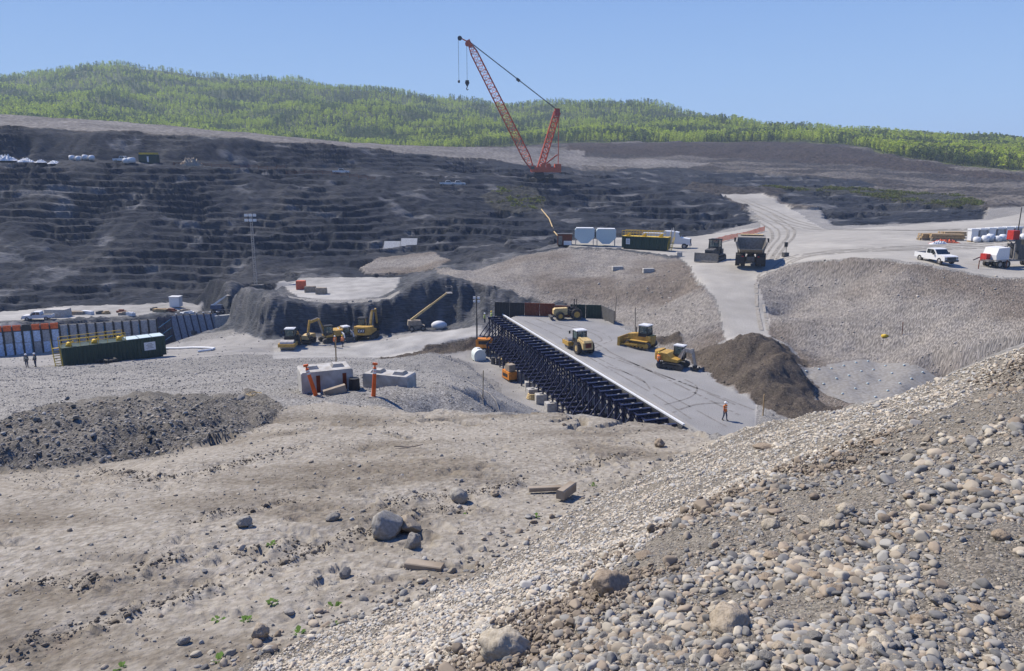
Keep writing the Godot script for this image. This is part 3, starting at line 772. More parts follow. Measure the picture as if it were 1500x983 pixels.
func thing(called: String, label: String, category: String, at: Vector3, yaw := 0.0, group := "", size := 1.0) -> Node3D:
	var o := Node3D.new()
	o.name = numbered(called)
	o.position = at
	o.rotation.y = yaw
	o.scale = Vector3.ONE * size
	tag(o, label, category, group)
	add_child(o)
	return o

func copy(o: Node3D, called: String, label: String, at: Vector3, yaw: float, size := 1.0) -> Node3D:
	var r: Node3D = o.duplicate()
	r.name = numbered(called)
	add_child(r)
	r.position = at
	r.rotation = Vector3(0, yaw, 0)
	r.scale = Vector3.ONE * size
	r.set_meta("label", label)
	return r

# ---- shared machine pieces (x forward, y up, z to the right)
func wheel(p: Node, at: Vector3, r: float, w: float, rim: Material, tread := false):
	var m := MB.new()
	var a := at - Vector3(0, 0, w / 2); var b := at + Vector3(0, 0, w / 2)
	m.tube(a, b, r, r, 20, false)
	for e in [[a, -1.0], [b, 1.0]]:
		var nn := Vector3(0, 0, e[1])
		var k := 20
		for i in k:
			var d0 := Vector3(cos(TAU * i / k), sin(TAU * i / k), 0); var d1 := Vector3(cos(TAU * (i + 1) / k), sin(TAU * (i + 1) / k), 0)
			m.quad(e[0] + d0 * r, e[0] + d1 * r, e[0] + d1 * r * 0.55, e[0] + d0 * r * 0.55, nn)
	if tread:
		for i in 16:
			var d := Vector3(cos(TAU * i / 16), sin(TAU * i / 16), 0)
			m.box(at + d * r, Vector3(r * 0.12, r * 0.12, w * 1.02), Basis(Vector3(0, 0, 1), TAU * i / 16))
	var o := obj("wheel", m, M.tyre, p)
	var h := MB.new()
	h.tube(at - Vector3(0, 0, w * 0.42), at + Vector3(0, 0, w * 0.42), r * 0.56, r * 0.56, 16)
	h.tube(at - Vector3(0, 0, w * 0.5), at + Vector3(0, 0, w * 0.5), r * 0.2, r * 0.2, 10)
	obj("rim", h, rim, o)

func track(p: Node, z: float, x0: float, x1: float, r: float, w: float, frame: Material):
	# a belt round two end wheels with proud shoes
	var m := MB.new()
	var pts := []
	for i in 7:
		var a := PI / 2 + PI * i / 6
		pts.append(Vector2(x0 + cos(a) * r, r + sin(a) * r))
	for i in 7:
		var a := -PI / 2 + PI * i / 6
		pts.append(Vector2(x1 + cos(a) * r, r + sin(a) * r))
	var inner := []
	for q in pts:
		inner.append(Vector2((q.x - (x0 + x1) / 2) * 0.93 + (x0 + x1) / 2, (q.y - r) * 0.78 + r))
	for i in pts.size():
		var j := (i + 1) % pts.size()
		m.prism([pts[i], pts[j], inner[j], inner[i]], z - w / 2, z + w / 2)
	var len_ := x1 - x0
	var shoes := int(len_ / 0.22)
	for i in shoes:
		var x := x0 + len_ * (i + 0.5) / shoes
		m.box(Vector3(x, r * 2 + 0.02, z), Vector3(0.07, 0.07, w))
	var o := obj("track", m, M.track, p)
	var f := MB.new()
	f.box(Vector3((x0 + x1) / 2, r, z), Vector3(len_, r * 0.8, w * 0.7))
	for i in 5:
		f.tube(Vector3(x0 + len_ * (i + 0.5) / 5, r * 0.5, z - w * 0.42), Vector3(x0 + len_ * (i + 0.5) / 5, r * 0.5, z + w * 0.42), r * 0.35, r * 0.35, 10)
	for x in [x0, x1]:
		f.tube(Vector3(x, r, z - w * 0.44), Vector3(x, r, z + w * 0.44), r * 0.7, r * 0.7, 14)
	obj("track_frame", f, frame, o)

func cab(p: Node, c: Vector3, s: Vector3, post: Material, roof: Material, lean := 0.0) -> MeshInstance3D:
	# c is the middle of the floor of the cab, s its length, height and width
	var m := MB.new()
	var hx := s.x / 2; var hz := s.z / 2
	for x in [-1.0, 1.0]:
		for z in [-1.0, 1.0]:
			m.bar(c + Vector3(x * hx, 0, z * hz), c + Vector3(x * (hx - lean), s.y, z * (hz - 0.04)), 0.1, 0.1)
	m.box(c + Vector3(0, s.y * 0.16, 0), Vector3(s.x * 0.98, s.y * 0.32, s.z * 0.98))
	m.box(c + Vector3(-hx * 0.3, s.y * 0.45, 0), Vector3(0.45, s.y * 0.5, 0.5))
	var o := obj("cab", m, post, p)
	var r := MB.new()
	r.box(c + Vector3(0, s.y + 0.06, 0), Vector3(s.x + 0.12, 0.12, s.z + 0.12))
	r.box(c + Vector3(0, s.y + 0.13, 0), Vector3(s.x * 0.8, 0.06, s.z * 0.8))
	obj("roof", r, roof, o)
	for e in [[Vector3(hx - 0.03, 0, 0), Vector3(0.02, s.y * 0.62, s.z - 0.16)], [Vector3(-hx + 0.03, 0, 0), Vector3(0.02, s.y * 0.62, s.z - 0.16)], [Vector3(0, 0, hz - 0.03), Vector3(s.x - 0.16, s.y * 0.62, 0.02)], [Vector3(0, 0, -hz + 0.03), Vector3(s.x - 0.16, s.y * 0.62, 0.02)]]:
		var g := MB.new()
		g.box(c + e[0] + Vector3(0, s.y * 0.65, 0), e[1])
		obj("window", g, M.pane, o)
	return o

# ------------------------------------------------------------------ machines
func roller(label: String, at: Vector3, yaw: float, size := 1.0, hood: Material = null, roofm: Material = null) -> Node3D:
	var t := thing("road_roller", label, "roller", at, yaw, "", size)
	var body: Material = hood if hood else M.cream
	# drum in a yoke at the front
	var m := MB.new()
	m.tube(Vector3(2.0, 0.78, -1.05), Vector3(2.0, 0.78, 1.05), 0.78, 0.78, 28)
	var dr := obj("drum", m, M.steel, t)
	m = MB.new()
	m.tube(Vector3(2.0, 0.78, -1.1), Vector3(2.0, 0.78, 1.1), 0.28, 0.28, 12)
	obj("hub", m, M.black, dr)
	m = MB.new()
	for z in [-1.2, 1.2]:
		m.prism([Vector2(0.9, 0.55), Vector2(2.95, 0.55), Vector2(3.0, 1.1), Vector2(0.9, 1.15)], z - 0.08, z + 0.08)
	m.box(Vector3(2.98, 0.85, 0), Vector3(0.14, 0.5, 2.45))
	m.box(Vector3(0.95, 0.85, 0), Vector3(0.3, 0.55, 2.45))
	obj("yoke", m, M.yellow, t)
	m = MB.new()
	m.box(Vector3(0.4, 0.85, 0), Vector3(1.2, 0.5, 0.9))
	m.box(Vector3(-1.3, 0.85, 0), Vector3(3.0, 0.5, 1.1))
	m.box(Vector3(0.0, 1.25, 0), Vector3(1.7, 0.14, 1.7))
	obj("frame", m, M.black, t)
	# engine hood with a sloping top and grille at the rear
	m = MB.new()
	m.prism([Vector2(-0.8, 0.95), Vector2(-0.8, 2.15), Vector2(-1.2, 2.22), Vector2(-2.7, 1.98), Vector2(-2.95, 1.75), Vector2(-3.0, 0.8), Vector2(-2.6, 0.65)], -0.62, 0.62)
	m.prism([Vector2(-0.85, 0.95), Vector2(-0.85, 1.9), Vector2(-2.85, 1.7), Vector2(-2.9, 0.85)], -0.72, 0.72)
	var hd := obj("engine_hood", m, body, t)
	m = MB.new()
	for i in 5:
		m.box(Vector3(-3.0, 1.1 + i * 0.12, 0), Vector3(0.05, 0.05, 0.85))
	m.box(Vector3(-2.97, 1.34, 0), Vector3(0.04, 0.66, 0.9))
	obj("grille", m, M.rust, hd)
	for z in [-0.95, 0.95]:
		wheel(t, Vector3(-1.55, 0.8, z), 0.8, 0.55, body, true)
	cab(t, Vector3(-0.1, 1.3, 0), Vector3(1.35, 1.6, 1.45), M.black, roofm if roofm else M.white)
	m = MB.new()
	for z in [-1.0, 1.0]:
		m.path([Vector3(0.5, 2.7, z * 0.75), Vector3(0.75, 2.75, z * 1.15)], 0.03)
		m.box(Vector3(0.75, 2.55, z * 1.15), Vector3(0.08, 0.42, 0.22))
	obj("mirror", m, M.black, t)
	m = MB.new()
	m.tube(Vector3(-1.3, 2.2, 0.35), Vector3(-1.3, 2.75, 0.35), 0.06)
	obj("exhaust", m, M.black, t)
	return t

func bulldozer(label: String, at: Vector3, yaw: float, body: Material, blade: Material, size := 1.0, ripper := false) -> Node3D:
	var t := thing("bulldozer", label, "bulldozer", at, yaw, "", size)
	for z in [-1.0, 1.0]:
		track(t, z, -1.45, 1.45, 0.48, 0.62, body)
	var m := MB.new()
	m.prism([Vector2(-1.9, 0.6), Vector2(1.7, 0.6), Vector2(1.7, 1.75), Vector2(0.4, 1.95), Vector2(-0.2, 1.6), Vector2(-1.7, 1.7), Vector2(-1.9, 1.4)], -0.62, 0.62)
	var b := obj("body", m, body, t)
	m = MB.new()
	for i in 6:
		m.box(Vector3(1.72, 0.8 + i * 0.15, 0), Vector3(0.06, 0.05, 1.0))
	obj("radiator_grille", m, M.black, b)
	m = MB.new()
	m.box(Vector3(-0.2, 1.02, -1.0), Vector3(2.6, 0.08, 0.66))
	m.box(Vector3(-0.2, 1.02, 1.0), Vector3(2.6, 0.08, 0.66))
	m.box(Vector3(-1.5, 1.4, 0), Vector3(0.7, 0.7, 1.7))
	obj("fender", m, body, t)
	cab(t, Vector3(-0.65, 1.6, 0), Vector3(1.35, 1.5, 1.5), M.black, M.white if not ripper else M.black, 0.1)
	m = MB.new()
	m.tube(Vector3(0.9, 1.85, 0.3), Vector3(0.9, 2.65, 0.3), 0.07)
	obj("exhaust", m, M.black, t)
	# curved blade with push arms
	m = MB.new()
	var arc := []
	for i in 6:
		var a := -0.55 + 1.1 * i / 5
		arc.append(Vector2(2.75 - cos(a) * 0.55 + 0.35, 0.72 + sin(a) * 1.25))
	for i in 6:
		var q: Vector2 = arc[5 - i]
		arc.append(q + Vector2(-0.09, 0))
	m.prism(arc, -1.75, 1.75)
	for z in [-1.76, 1.76]:
		m.prism([Vector2(2.35, 0.05), Vector2(2.75, 0.08), Vector2(2.72, 1.35), Vector2(2.4, 1.3)], z - 0.03, z + 0.03)
	m.box(Vector3(2.66, 0.1, 0), Vector3(0.08, 0.2, 3.5))
	obj("blade", m, blade, t)
	for z in [-1.42, 1.42]:
		m = MB.new()
		m.bar(Vector3(-0.2, 0.5, z), Vector3(2.5, 0.35, z), 0.14, 0.22)
		m.bar(Vector3(1.5, 1.2, z * 0.45), Vector3(2.5, 0.95, z * 0.45), 0.1, 0.1)
		obj("push_arm", m, body, t)
	if ripper:
		m = MB.new()
		m.bar(Vector3(-1.8, 0.9, 0), Vector3(-2.6, 0.9, 0), 0.9, 0.25)
		m.bar(Vector3(-2.6, 1.3, 0), Vector3(-2.75, 0.2, 0), 0.15, 0.25)
		obj("ripper", m, M.black, t)
	return t

func excavator(label: String, at: Vector3, yaw: float, swing: float, joints: Array, body: Material, arm: Material, size := 1.0, tool := "bucket", lettering := false) -> Node3D:
	# yaw turns the tracks, swing the house on them; joints are boom and stick points in the house's x-y plane
	var t := thing("excavator", label, "excavator", at, yaw, "", size)
	for z in [-1.15, 1.15]:
		track(t, z, -1.35, 1.35, 0.42, 0.55, M.track)
	var m := MB.new()
	m.box(Vector3(0, 0.55, 0), Vector3(1.5, 0.4, 1.9))
	m.tube(Vector3(0, 0.7, 0), Vector3(0, 1.0, 0), 0.6, 0.6, 18)
	obj("undercarriage", m, M.black, t)
	var B := Basis(Vector3.UP, swing)
	var X := Transform3D(B, Vector3.ZERO)
	m = MB.new(); m.T = X
	m.prism([Vector2(-2.0, 1.05), Vector2(1.1, 1.0), Vector2(1.1, 1.35), Vector2(0.2, 1.45), Vector2(-0.4, 2.0), Vector2(-1.4, 2.05), Vector2(-2.0, 1.9)], -1.2, 1.2)
	obj("house", m, body, t)
	m = MB.new(); m.T = X
	var cw := []
	for i in 7:
		var a := PI * 0.5 + PI * i / 6
		cw.append(Vector2(-1.7 + cos(a) * 0.75, sin(a) * 1.25))
	m.T = X * Transform3D(Basis(Vector3(1, 0, 0), Vector3(0, 0, 1), Vector3(0, 1, 0)), Vector3(0, 0, 0))
	m.prism(cw, 1.0, 2.15)
	var c := obj("counterweight", m, body, t)
	if lettering:
		m = MB.new(); m.T = X
		m.box(Vector3(-2.47, 1.62, 0), Vector3(0.04, 0.62, 1.0))
		obj("sign_plate", m, M.black, c)
		var f := SystemFont.new()
		f.font_names = PackedStringArray(["Droid Sans"])
		f.font_weight = 700
		var tm := TextMesh.new()
		tm.text = "CAT"
		tm.font = f
		tm.font_size = 48
		tm.pixel_size = 0.0105
		tm.depth = 0.03
		var o := MeshInstance3D.new()
		o.name = "lettering"
		o.mesh = tm
		o.material_override = M.white
		c.add_child(o)
		o.transform = X * Transform3D(Basis(Vector3.UP, -PI / 2), Vector3(-2.51, 1.62, 0))
	var cb := cab(t, Vector3.ZERO, Vector3(1.3, 1.65, 1.05), M.black, M.white if tool == "plate" else M.black, 0.1)
	cb.transform = X * Transform3D(Basis(), Vector3(0.55, 1.2, -0.68))
	# boom, stick and what hangs on it
	var seg := [["boom", 0, 2, 0.36], ["stick", 2, 3, 0.26]]
	m = MB.new(); m.T = X
	for i in range(0, 2):
		m.bar(joints[i], joints[i + 1], 0.3, 0.42)
	obj("boom", m, arm, t)
	m = MB.new(); m.T = X
	m.bar(joints[2] + (joints[2] - joints[3]).normalized() * 0.4, joints[3], 0.24, 0.32)
	obj("stick", m, arm, t)
	m = MB.new(); m.T = X
	m.tube(joints[0] + Vector3(0.3, -0.1, 0.25), joints[1] + Vector3(0, -0.15, 0.22), 0.07)
	m.tube(joints[0] + Vector3(0.3, -0.1, -0.25), joints[1] + Vector3(0, -0.15, -0.22), 0.07)
	m.tube(joints[1] + Vector3(0, 0.25, 0), joints[2] + Vector3(0, 0.22, 0), 0.07)
	obj("hydraulic_ram", m, M.steel, t)
	var e: Vector3 = joints[3]
	m = MB.new(); m.T = X
	if tool == "plate":
		m.box(e + Vector3(0, -0.2, 0), Vector3(0.4, 0.35, 0.5))
		m.box(e + Vector3(0, -0.48, 0), Vector3(1.0, 0.12, 0.8))
		for z in [-0.35, 0.35]:
			for x in [-0.4, 0.4]:
				m.tube(e + Vector3(x, -0.5, z), e + Vector3(x, -0.2, z), 0.1, 0.1, 10)
		obj("plate_compactor", m, M.black, t)
	else:
		m.prism([Vector2(e.x, e.y + 0.1), Vector2(e.x + 0.35, e.y - 0.5), Vector2(e.x + 0.05, e.y - 0.95), Vector2(e.x - 0.75, e.y - 0.75), Vector2(e.x - 0.55, e.y - 0.6), Vector2(e.x + 0.0, e.y - 0.75), Vector2(e.x + 0.15, e.y - 0.5), Vector2(e.x - 0.1, e.y)], -0.5, 0.5)
		obj("bucket", m, M.black, t)
	return t

func dump_truck(label: String, at: Vector3, yaw: float, size := 1.0) -> Node3D:
	var t := thing("dump_truck", label, "dump truck", at, yaw, "", size)
	for z in [-1.75, 1.75]:
		wheel(t, Vector3(2.6, 1.0, z * 1.0), 1.0, 0.75, M.grey, true)
	for z in [-1.95, -1.15, 1.15, 1.95]:
		wheel(t, Vector3(-1.6, 1.0, z), 1.0, 0.7, M.grey, true)
	var m := MB.new()
	m.box(Vector3(0.5, 1.3, 0), Vector3(7.2, 0.6, 1.1))
	m.tube(Vector3(-1.6, 1.0, -1.6), Vector3(-1.6, 1.0, 1.6), 0.45, 0.45, 14)
	m.box(Vector3(-1.9, 1.15, 0), Vector3(1.5, 0.9, 1.3))
	obj("chassis", m, M.darkgrey, t)
	# open tipping body: floor with a raised tail, flared sides, front wall and canopy
	m = MB.new()
	var zf := 1.75; var zt := 2.3
	m.prism([Vector2(-3.7, 2.75), Vector2(-1.5, 1.9), Vector2(1.6, 2.2), Vector2(1.6, 2.35), Vector2(-1.5, 2.05), Vector2(-3.7, 2.9)], -zf, zf)
	for s in [-1.0, 1.0]:
		var a := Vector3(-3.7, 2.8, s * zf); var b := Vector3(-1.5, 1.95, s * zf); var c := Vector3(1.6, 2.25, s * zf)
		var d := Vector3(1.6, 4.15, s * zt); var e := Vector3(-3.55, 3.85, s * zt)
		for k in [[a, b, e], [b, d, e], [b, c, d]]:
			var nn := Vector3(0, 0.45, s)
			m.flat(k[0], k[1], k[2], nn)
			m.flat(k[0] - Vector3(0, 0, s * 0.12), k[1] - Vector3(0, 0, s * 0.12), k[2] - Vector3(0, 0, s * 0.12), -nn)
		m.bar(e, d, 0.22, 0.2)
		m.bar(a, e, 0.2, 0.16)
		for i in 4:
			var f := i / 4.0 + 0.1
			m.bar(b.lerp(c, f) + Vector3(0, 0, s * 0.08), e.lerp(d, f + 0.05) + Vector3(0, 0, s * 0.08), 0.14, 0.16)
	m.box(Vector3(1.62, 3.2, 0), Vector3(0.14, 1.9, zf * 2 + 0.8))
	m.prism([Vector2(1.6, 4.1), Vector2(4.4, 4.35), Vector2(4.4, 4.5), Vector2(1.6, 4.25)], -2.2, 2.2)
	obj("tipping_body", m, M.dustgrey, t)
	m = MB.new()
	m.box(Vector3(3.7, 4.56, 0), Vector3(1.3, 0.08, 3.6))
	obj("canopy_lip", m, M.cream, t)
	m = MB.new()
	m.prism([Vector2(2.2, 1.5), Vector2(4.5, 1.4), Vector2(4.6, 2.6), Vector2(2.2, 2.7)], -1.9, 1.9)
	obj("engine_deck", m, M.cream, t)
	cab(t, Vector3(3.1, 2.6, -1.0), Vector3(1.4, 1.5, 1.5), M.cream, M.cream)
	m = MB.new()
	for z in [-2.6, 2.6]:
		m.path([Vector3(4.3, 3.0, z * 0.75), Vector3(4.4, 3.6, z)], 0.05)
		m.box(Vector3(4.4, 3.6, z), Vector3(0.1, 0.7, 0.4))
	obj("mirror", m, M.black, t)
	for z in [-1.2, 1.2]:
		m = MB.new()
		m.box(Vector3(-2.75, 1.5, z), Vector3(0.1, 0.25, 0.35))
		obj("tail_light", m, M.red, t)
	m = MB.new()
	for z in [-1.5, 1.5]:
		m.box(Vector3(-2.8, 0.95, z), Vector3(0.05, 1.1, 1.1))
	obj("mud_flap", m, M.black, t)
	return t

func pickup(label: String, at: Vector3, yaw: float, size := 1.0) -> Node3D:
	var t := thing("pickup_truck", label, "pickup truck", at, yaw, "pickup trucks on the site", size)
	var m := MB.new()
	m.prism([Vector2(-2.95, 0.55), Vector2(-2.95, 1.2), Vector2(-0.75, 1.2), Vector2(-0.75, 0.55)], -0.98, 0.98)
	m.prism([Vector2(-0.75, 0.5), Vector2(-0.75, 1.22), Vector2(1.2, 1.22), Vector2(2.75, 1.14), Vector2(2.95, 1.0), Vector2(2.95, 0.5)], -0.98, 0.98)
	m.prism([Vector2(-0.85, 1.2), Vector2(-0.7, 1.85), Vector2(-0.45, 1.93), Vector2(0.55, 1.93), Vector2(0.8, 1.85), Vector2(1.35, 1.2)], -0.88, 0.88)
	var b := obj("body", m, M.white, t)
	m = MB.new()
	m.box(Vector3(-1.85, 1.19, 0), Vector3(2.0, 0.06, 1.7))
	obj("cargo_bed", m, M.black, b)
	m = MB.new()
	m.quad(Vector3(0.84, 1.82, -0.8), Vector3(0.84, 1.82, 0.8), Vector3(1.33, 1.26, 0.86), Vector3(1.33, 1.26, -0.86), Vector3(0.8, 0.6, 0))
	m.T = Transform3D(Basis(), Vector3(0.03, 0.02, 0))
	m.quad(Vector3(0.84, 1.82, -0.8), Vector3(0.84, 1.82, 0.8), Vector3(1.33, 1.26, 0.86), Vector3(1.33, 1.26, -0.86), Vector3(0.8, 0.6, 0))
	obj("windscreen", m, M.glass, t)
	for z in [-0.89, 0.89]:
		for q in [[Vector2(-0.65, 1.27), Vector2(-0.55, 1.8), Vector2(0.05, 1.82), Vector2(0.05, 1.27)], [Vector2(0.13, 1.27), Vector2(0.13, 1.82), Vector2(0.62, 1.8), Vector2(1.08, 1.27)]]:
			m = MB.new()
			m.prism(q, z - 0.012, z + 0.012)
			obj("window", m, M.glass, t)
	m = MB.new()
	m.box(Vector3(2.96, 0.85, 0), Vector3(0.06, 0.36, 1.25))
	for i in 3:
		m.box(Vector3(3.0, 0.74 + i * 0.11, 0), Vector3(0.03, 0.03, 1.2))
	obj("grille", m, M.darkgrey, t)
	m = MB.new()
	m.box(Vector3(3.0, 0.52, 0), Vector3(0.2, 0.24, 1.95))
	obj("bumper", m, M.darkgrey, t)
	for z in [-0.8, 0.8]:
		m = MB.new()
		m.box(Vector3(2.93, 0.88, z), Vector3(0.08, 0.26, 0.3))
		obj("headlight", m, M.steel, t)
		m = MB.new()
		m.box(Vector3(0.95, 1.3, z * 1.42), Vector3(0.16, 0.26, 0.18))
		obj("mirror", m, M.black, t)
	for x in [-1.85, 1.95]:
		for z in [-0.86, 0.86]:
			wheel(t, Vector3(x, 0.42, z), 0.42, 0.28, M.steel)
	return t

func lattice(m: MB, a: Vector3, b: Vector3, w0: float, w1: float, wide: Vector3, bays: int, rc: float, rl: float):
	var x := (b - a).normalized()
	var y := wide.cross(x).normalized()
	var pt := func(f: float, i: int) -> Vector3:
		var w := lerpf(w0, w1, f) * 0.5
		return a.lerp(b, f) + wide * (w if i in [0, 1] else -w) + y * (w if i in [0, 3] else -w)
	for i in 4:
		m.tube(pt.call(0.0, i), pt.call(1.0, i), rc, rc, 6, false)
	for k in bays:
		var f0 := k / float(bays); var f1 := (k + 1) / float(bays)
		for i in 4:
			var j := (i + 1) % 4
			if k % 2 == 0:
				m.tube(pt.call(f0, i), pt.call(f1, j), rl, rl, 4, false)
			else:
				m.tube(pt.call(f0, j), pt.call(f1, i), rl, rl, 4, false)
			m.tube(pt.call(f1, i), pt.call(f1, j), rl, rl, 4, false)

func crane(at: Vector3, yaw: float):
	var t := thing("crawler_crane", "tall orange red lattice boom crawler crane on the far bench", "crane", at, yaw)
	for z in [-3.0, 3.0]:
		track(t, z, -4.0, 4.0, 0.75, 1.2, M.black)
	var m := MB.new()
	m.box(Vector3(0, 1.3, 0), Vector3(3.0, 0.9, 6.0))
	m.tube(Vector3(0, 1.6, 0), Vector3(0, 2.1, 0), 1.6, 1.6, 20)
	obj("car_body", m, M.black, t)
	m = MB.new()
	m.prism([Vector2(-6.2, 2.1), Vector2(2.6, 2.1), Vector2(2.6, 3.4), Vector2(0.2, 3.9), Vector2(-6.2, 3.7)], -1.7, 1.7)
	obj("upper_works", m, M.craneo, t)
	m = MB.new()
	for i in 4:
		m.box(Vector3(-6.4, 2.4 + i * 0.72, 0), Vector3(2.0, 0.66, 4.6))
	obj("counterweight", m, M.craneo, t)
	m = MB.new()
	m.box(Vector3(2.3, 3.3, -2.3), Vector3(1.8, 2.0, 1.2))
	var cb := obj("cab", m, M.craneo, t)
	m = MB.new()
	m.box(Vector3(3.22, 3.6, -2.3), Vector3(0.05, 1.1, 1.0))
	m.box(Vector3(2.5, 3.6, -2.93), Vector3(1.2, 1.0, 0.05))
	obj("window", m, M.glass, cb)
	for x in [-1.2, -3.2]:
		m = MB.new()
		m.tube(Vector3(x, 4.3, -1.2), Vector3(x, 4.3, 1.2), 0.8, 0.8, 16)
		obj("winch_drum", m, M.craneo, t)
	var foot := Vector3(2.4, 3.2, 0)
	var tip := Vector3(23.8, 44.2, 0)
	var Z := Vector3(0, 0, 1)
	m = MB.new()
	var p1 := foot.lerp(tip, 0.1); var p2 := foot.lerp(tip, 0.93)
	lattice(m, foot, p1, 1.0, 2.6, Z, 2, 0.16, 0.09)
	lattice(m, p1, p2, 2.6, 2.3, Z, 24, 0.15, 0.075)
	lattice(m, p2, tip, 2.3, 0.9, Z, 3, 0.15, 0.08)
	var bm := obj("boom", m, M.craneo, t)
	m = MB.new()
	m.box(tip, Vector3(2.4, 1.3, 1.6), Basis(Vector3(0, 0, 1), 1.09))
	m.tube(tip + Vector3(0.7, -0.1, -0.7), tip + Vector3(0.7, -0.1, 0.7), 0.75, 0.75, 16)
	m.bar(tip + Vector3(0.2, 0.4, 0), tip + Vector3(3.2, 1.9, 0), 0.5, 0.35)
	obj("boom_head", m, M.craneo, bm)
	m = MB.new()
	m.tube(tip + Vector3(3.2, 1.7, -0.3), tip + Vector3(3.2, 1.7, 0.3), 0.75, 0.75, 14)
	obj("jib_sheave", m, M.black, bm)
	var mfoot := Vector3(-0.4, 3.6, 0)
	var mtip := Vector3(-6.0, 22.2, 0)
	m = MB.new()
	lattice(m, mfoot, mtip, 2.0, 2.0, Z, 11, 0.2, 0.12)
	var ms := obj("mast", m, M.craneo, t)
	m = MB.new()
	m.box(mtip, Vector3(1.6, 2.4, 2.4))
	obj("mast_head", m, M.red, ms)
	for z in [-0.8, 0.8]:
		m = MB.new()
		m.tube(tip + Vector3(-0.3, 0.4, z), mtip + Vector3(0, 0.8, z), 0.09, 0.09, 5, false)
		obj("pendant_line", m, M.black, t)
		m = MB.new()
		m.tube(mtip + Vector3(-0.6, 0, z), Vector3(-6.6, 4.6, z), 0.08, 0.08, 5, false)
		obj("backstay_line", m, M.craneo, t)
	m = MB.new()
	var half := tip.lerp(mtip, 0.55) + Vector3(0, 0.6, 0)
	m.box(half, Vector3(1.3, 0.7, 2.2), Basis(Vector3(0, 0, 1), 0.64))
	obj("bridle", m, M.black, t)
	m = MB.new()
	m.bar(Vector3(-1.0, 4.0, -0.8), Vector3(-6.2, 8.0, -0.8), 0.4, 0.4)
	m.bar(Vector3(-1.0, 4.0, 0.8), Vector3(-6.2, 8.0, 0.8), 0.4, 0.4)
	obj("gantry", m, M.craneo, t)
	for q in [[Vector3(0.9, 0, -0.25), 12.0], [Vector3(0.9, 0, 0.25), 12.0], [Vector3(3.7, 1.6, 0), 13.5]]:
		m = MB.new()
		m.tube(tip + q[0], tip + q[0] - Vector3(0, q[1], 0), 0.06, 0.06, 5, false)
		obj("hoist_rope", m, M.black, t)
	m = MB.new()
	var hk := tip + Vector3(0.9, -12.6, 0)
	m.prism([Vector2(hk.x - 0.55, hk.y + 0.9), Vector2(hk.x + 0.55, hk.y + 0.9), Vector2(hk.x + 0.75, hk.y), Vector2(hk.x, hk.y - 1.4), Vector2(hk.x - 0.75, hk.y)], -0.4, 0.4)
	m.path([hk + Vector3(0, -1.3, 0), hk + Vector3(0.3, -1.8, 0), hk + Vector3(0, -2.3, 0), hk + Vector3(-0.35, -2.0, 0)], 0.14)
	obj("hook_block", m, M.black, t)
	m = MB.new()
	m.ball(tip + Vector3(3.7, -12.1, 0), Vector3(0.4, 0.55, 0.4))
	obj("overhaul_ball", m, M.black, t)

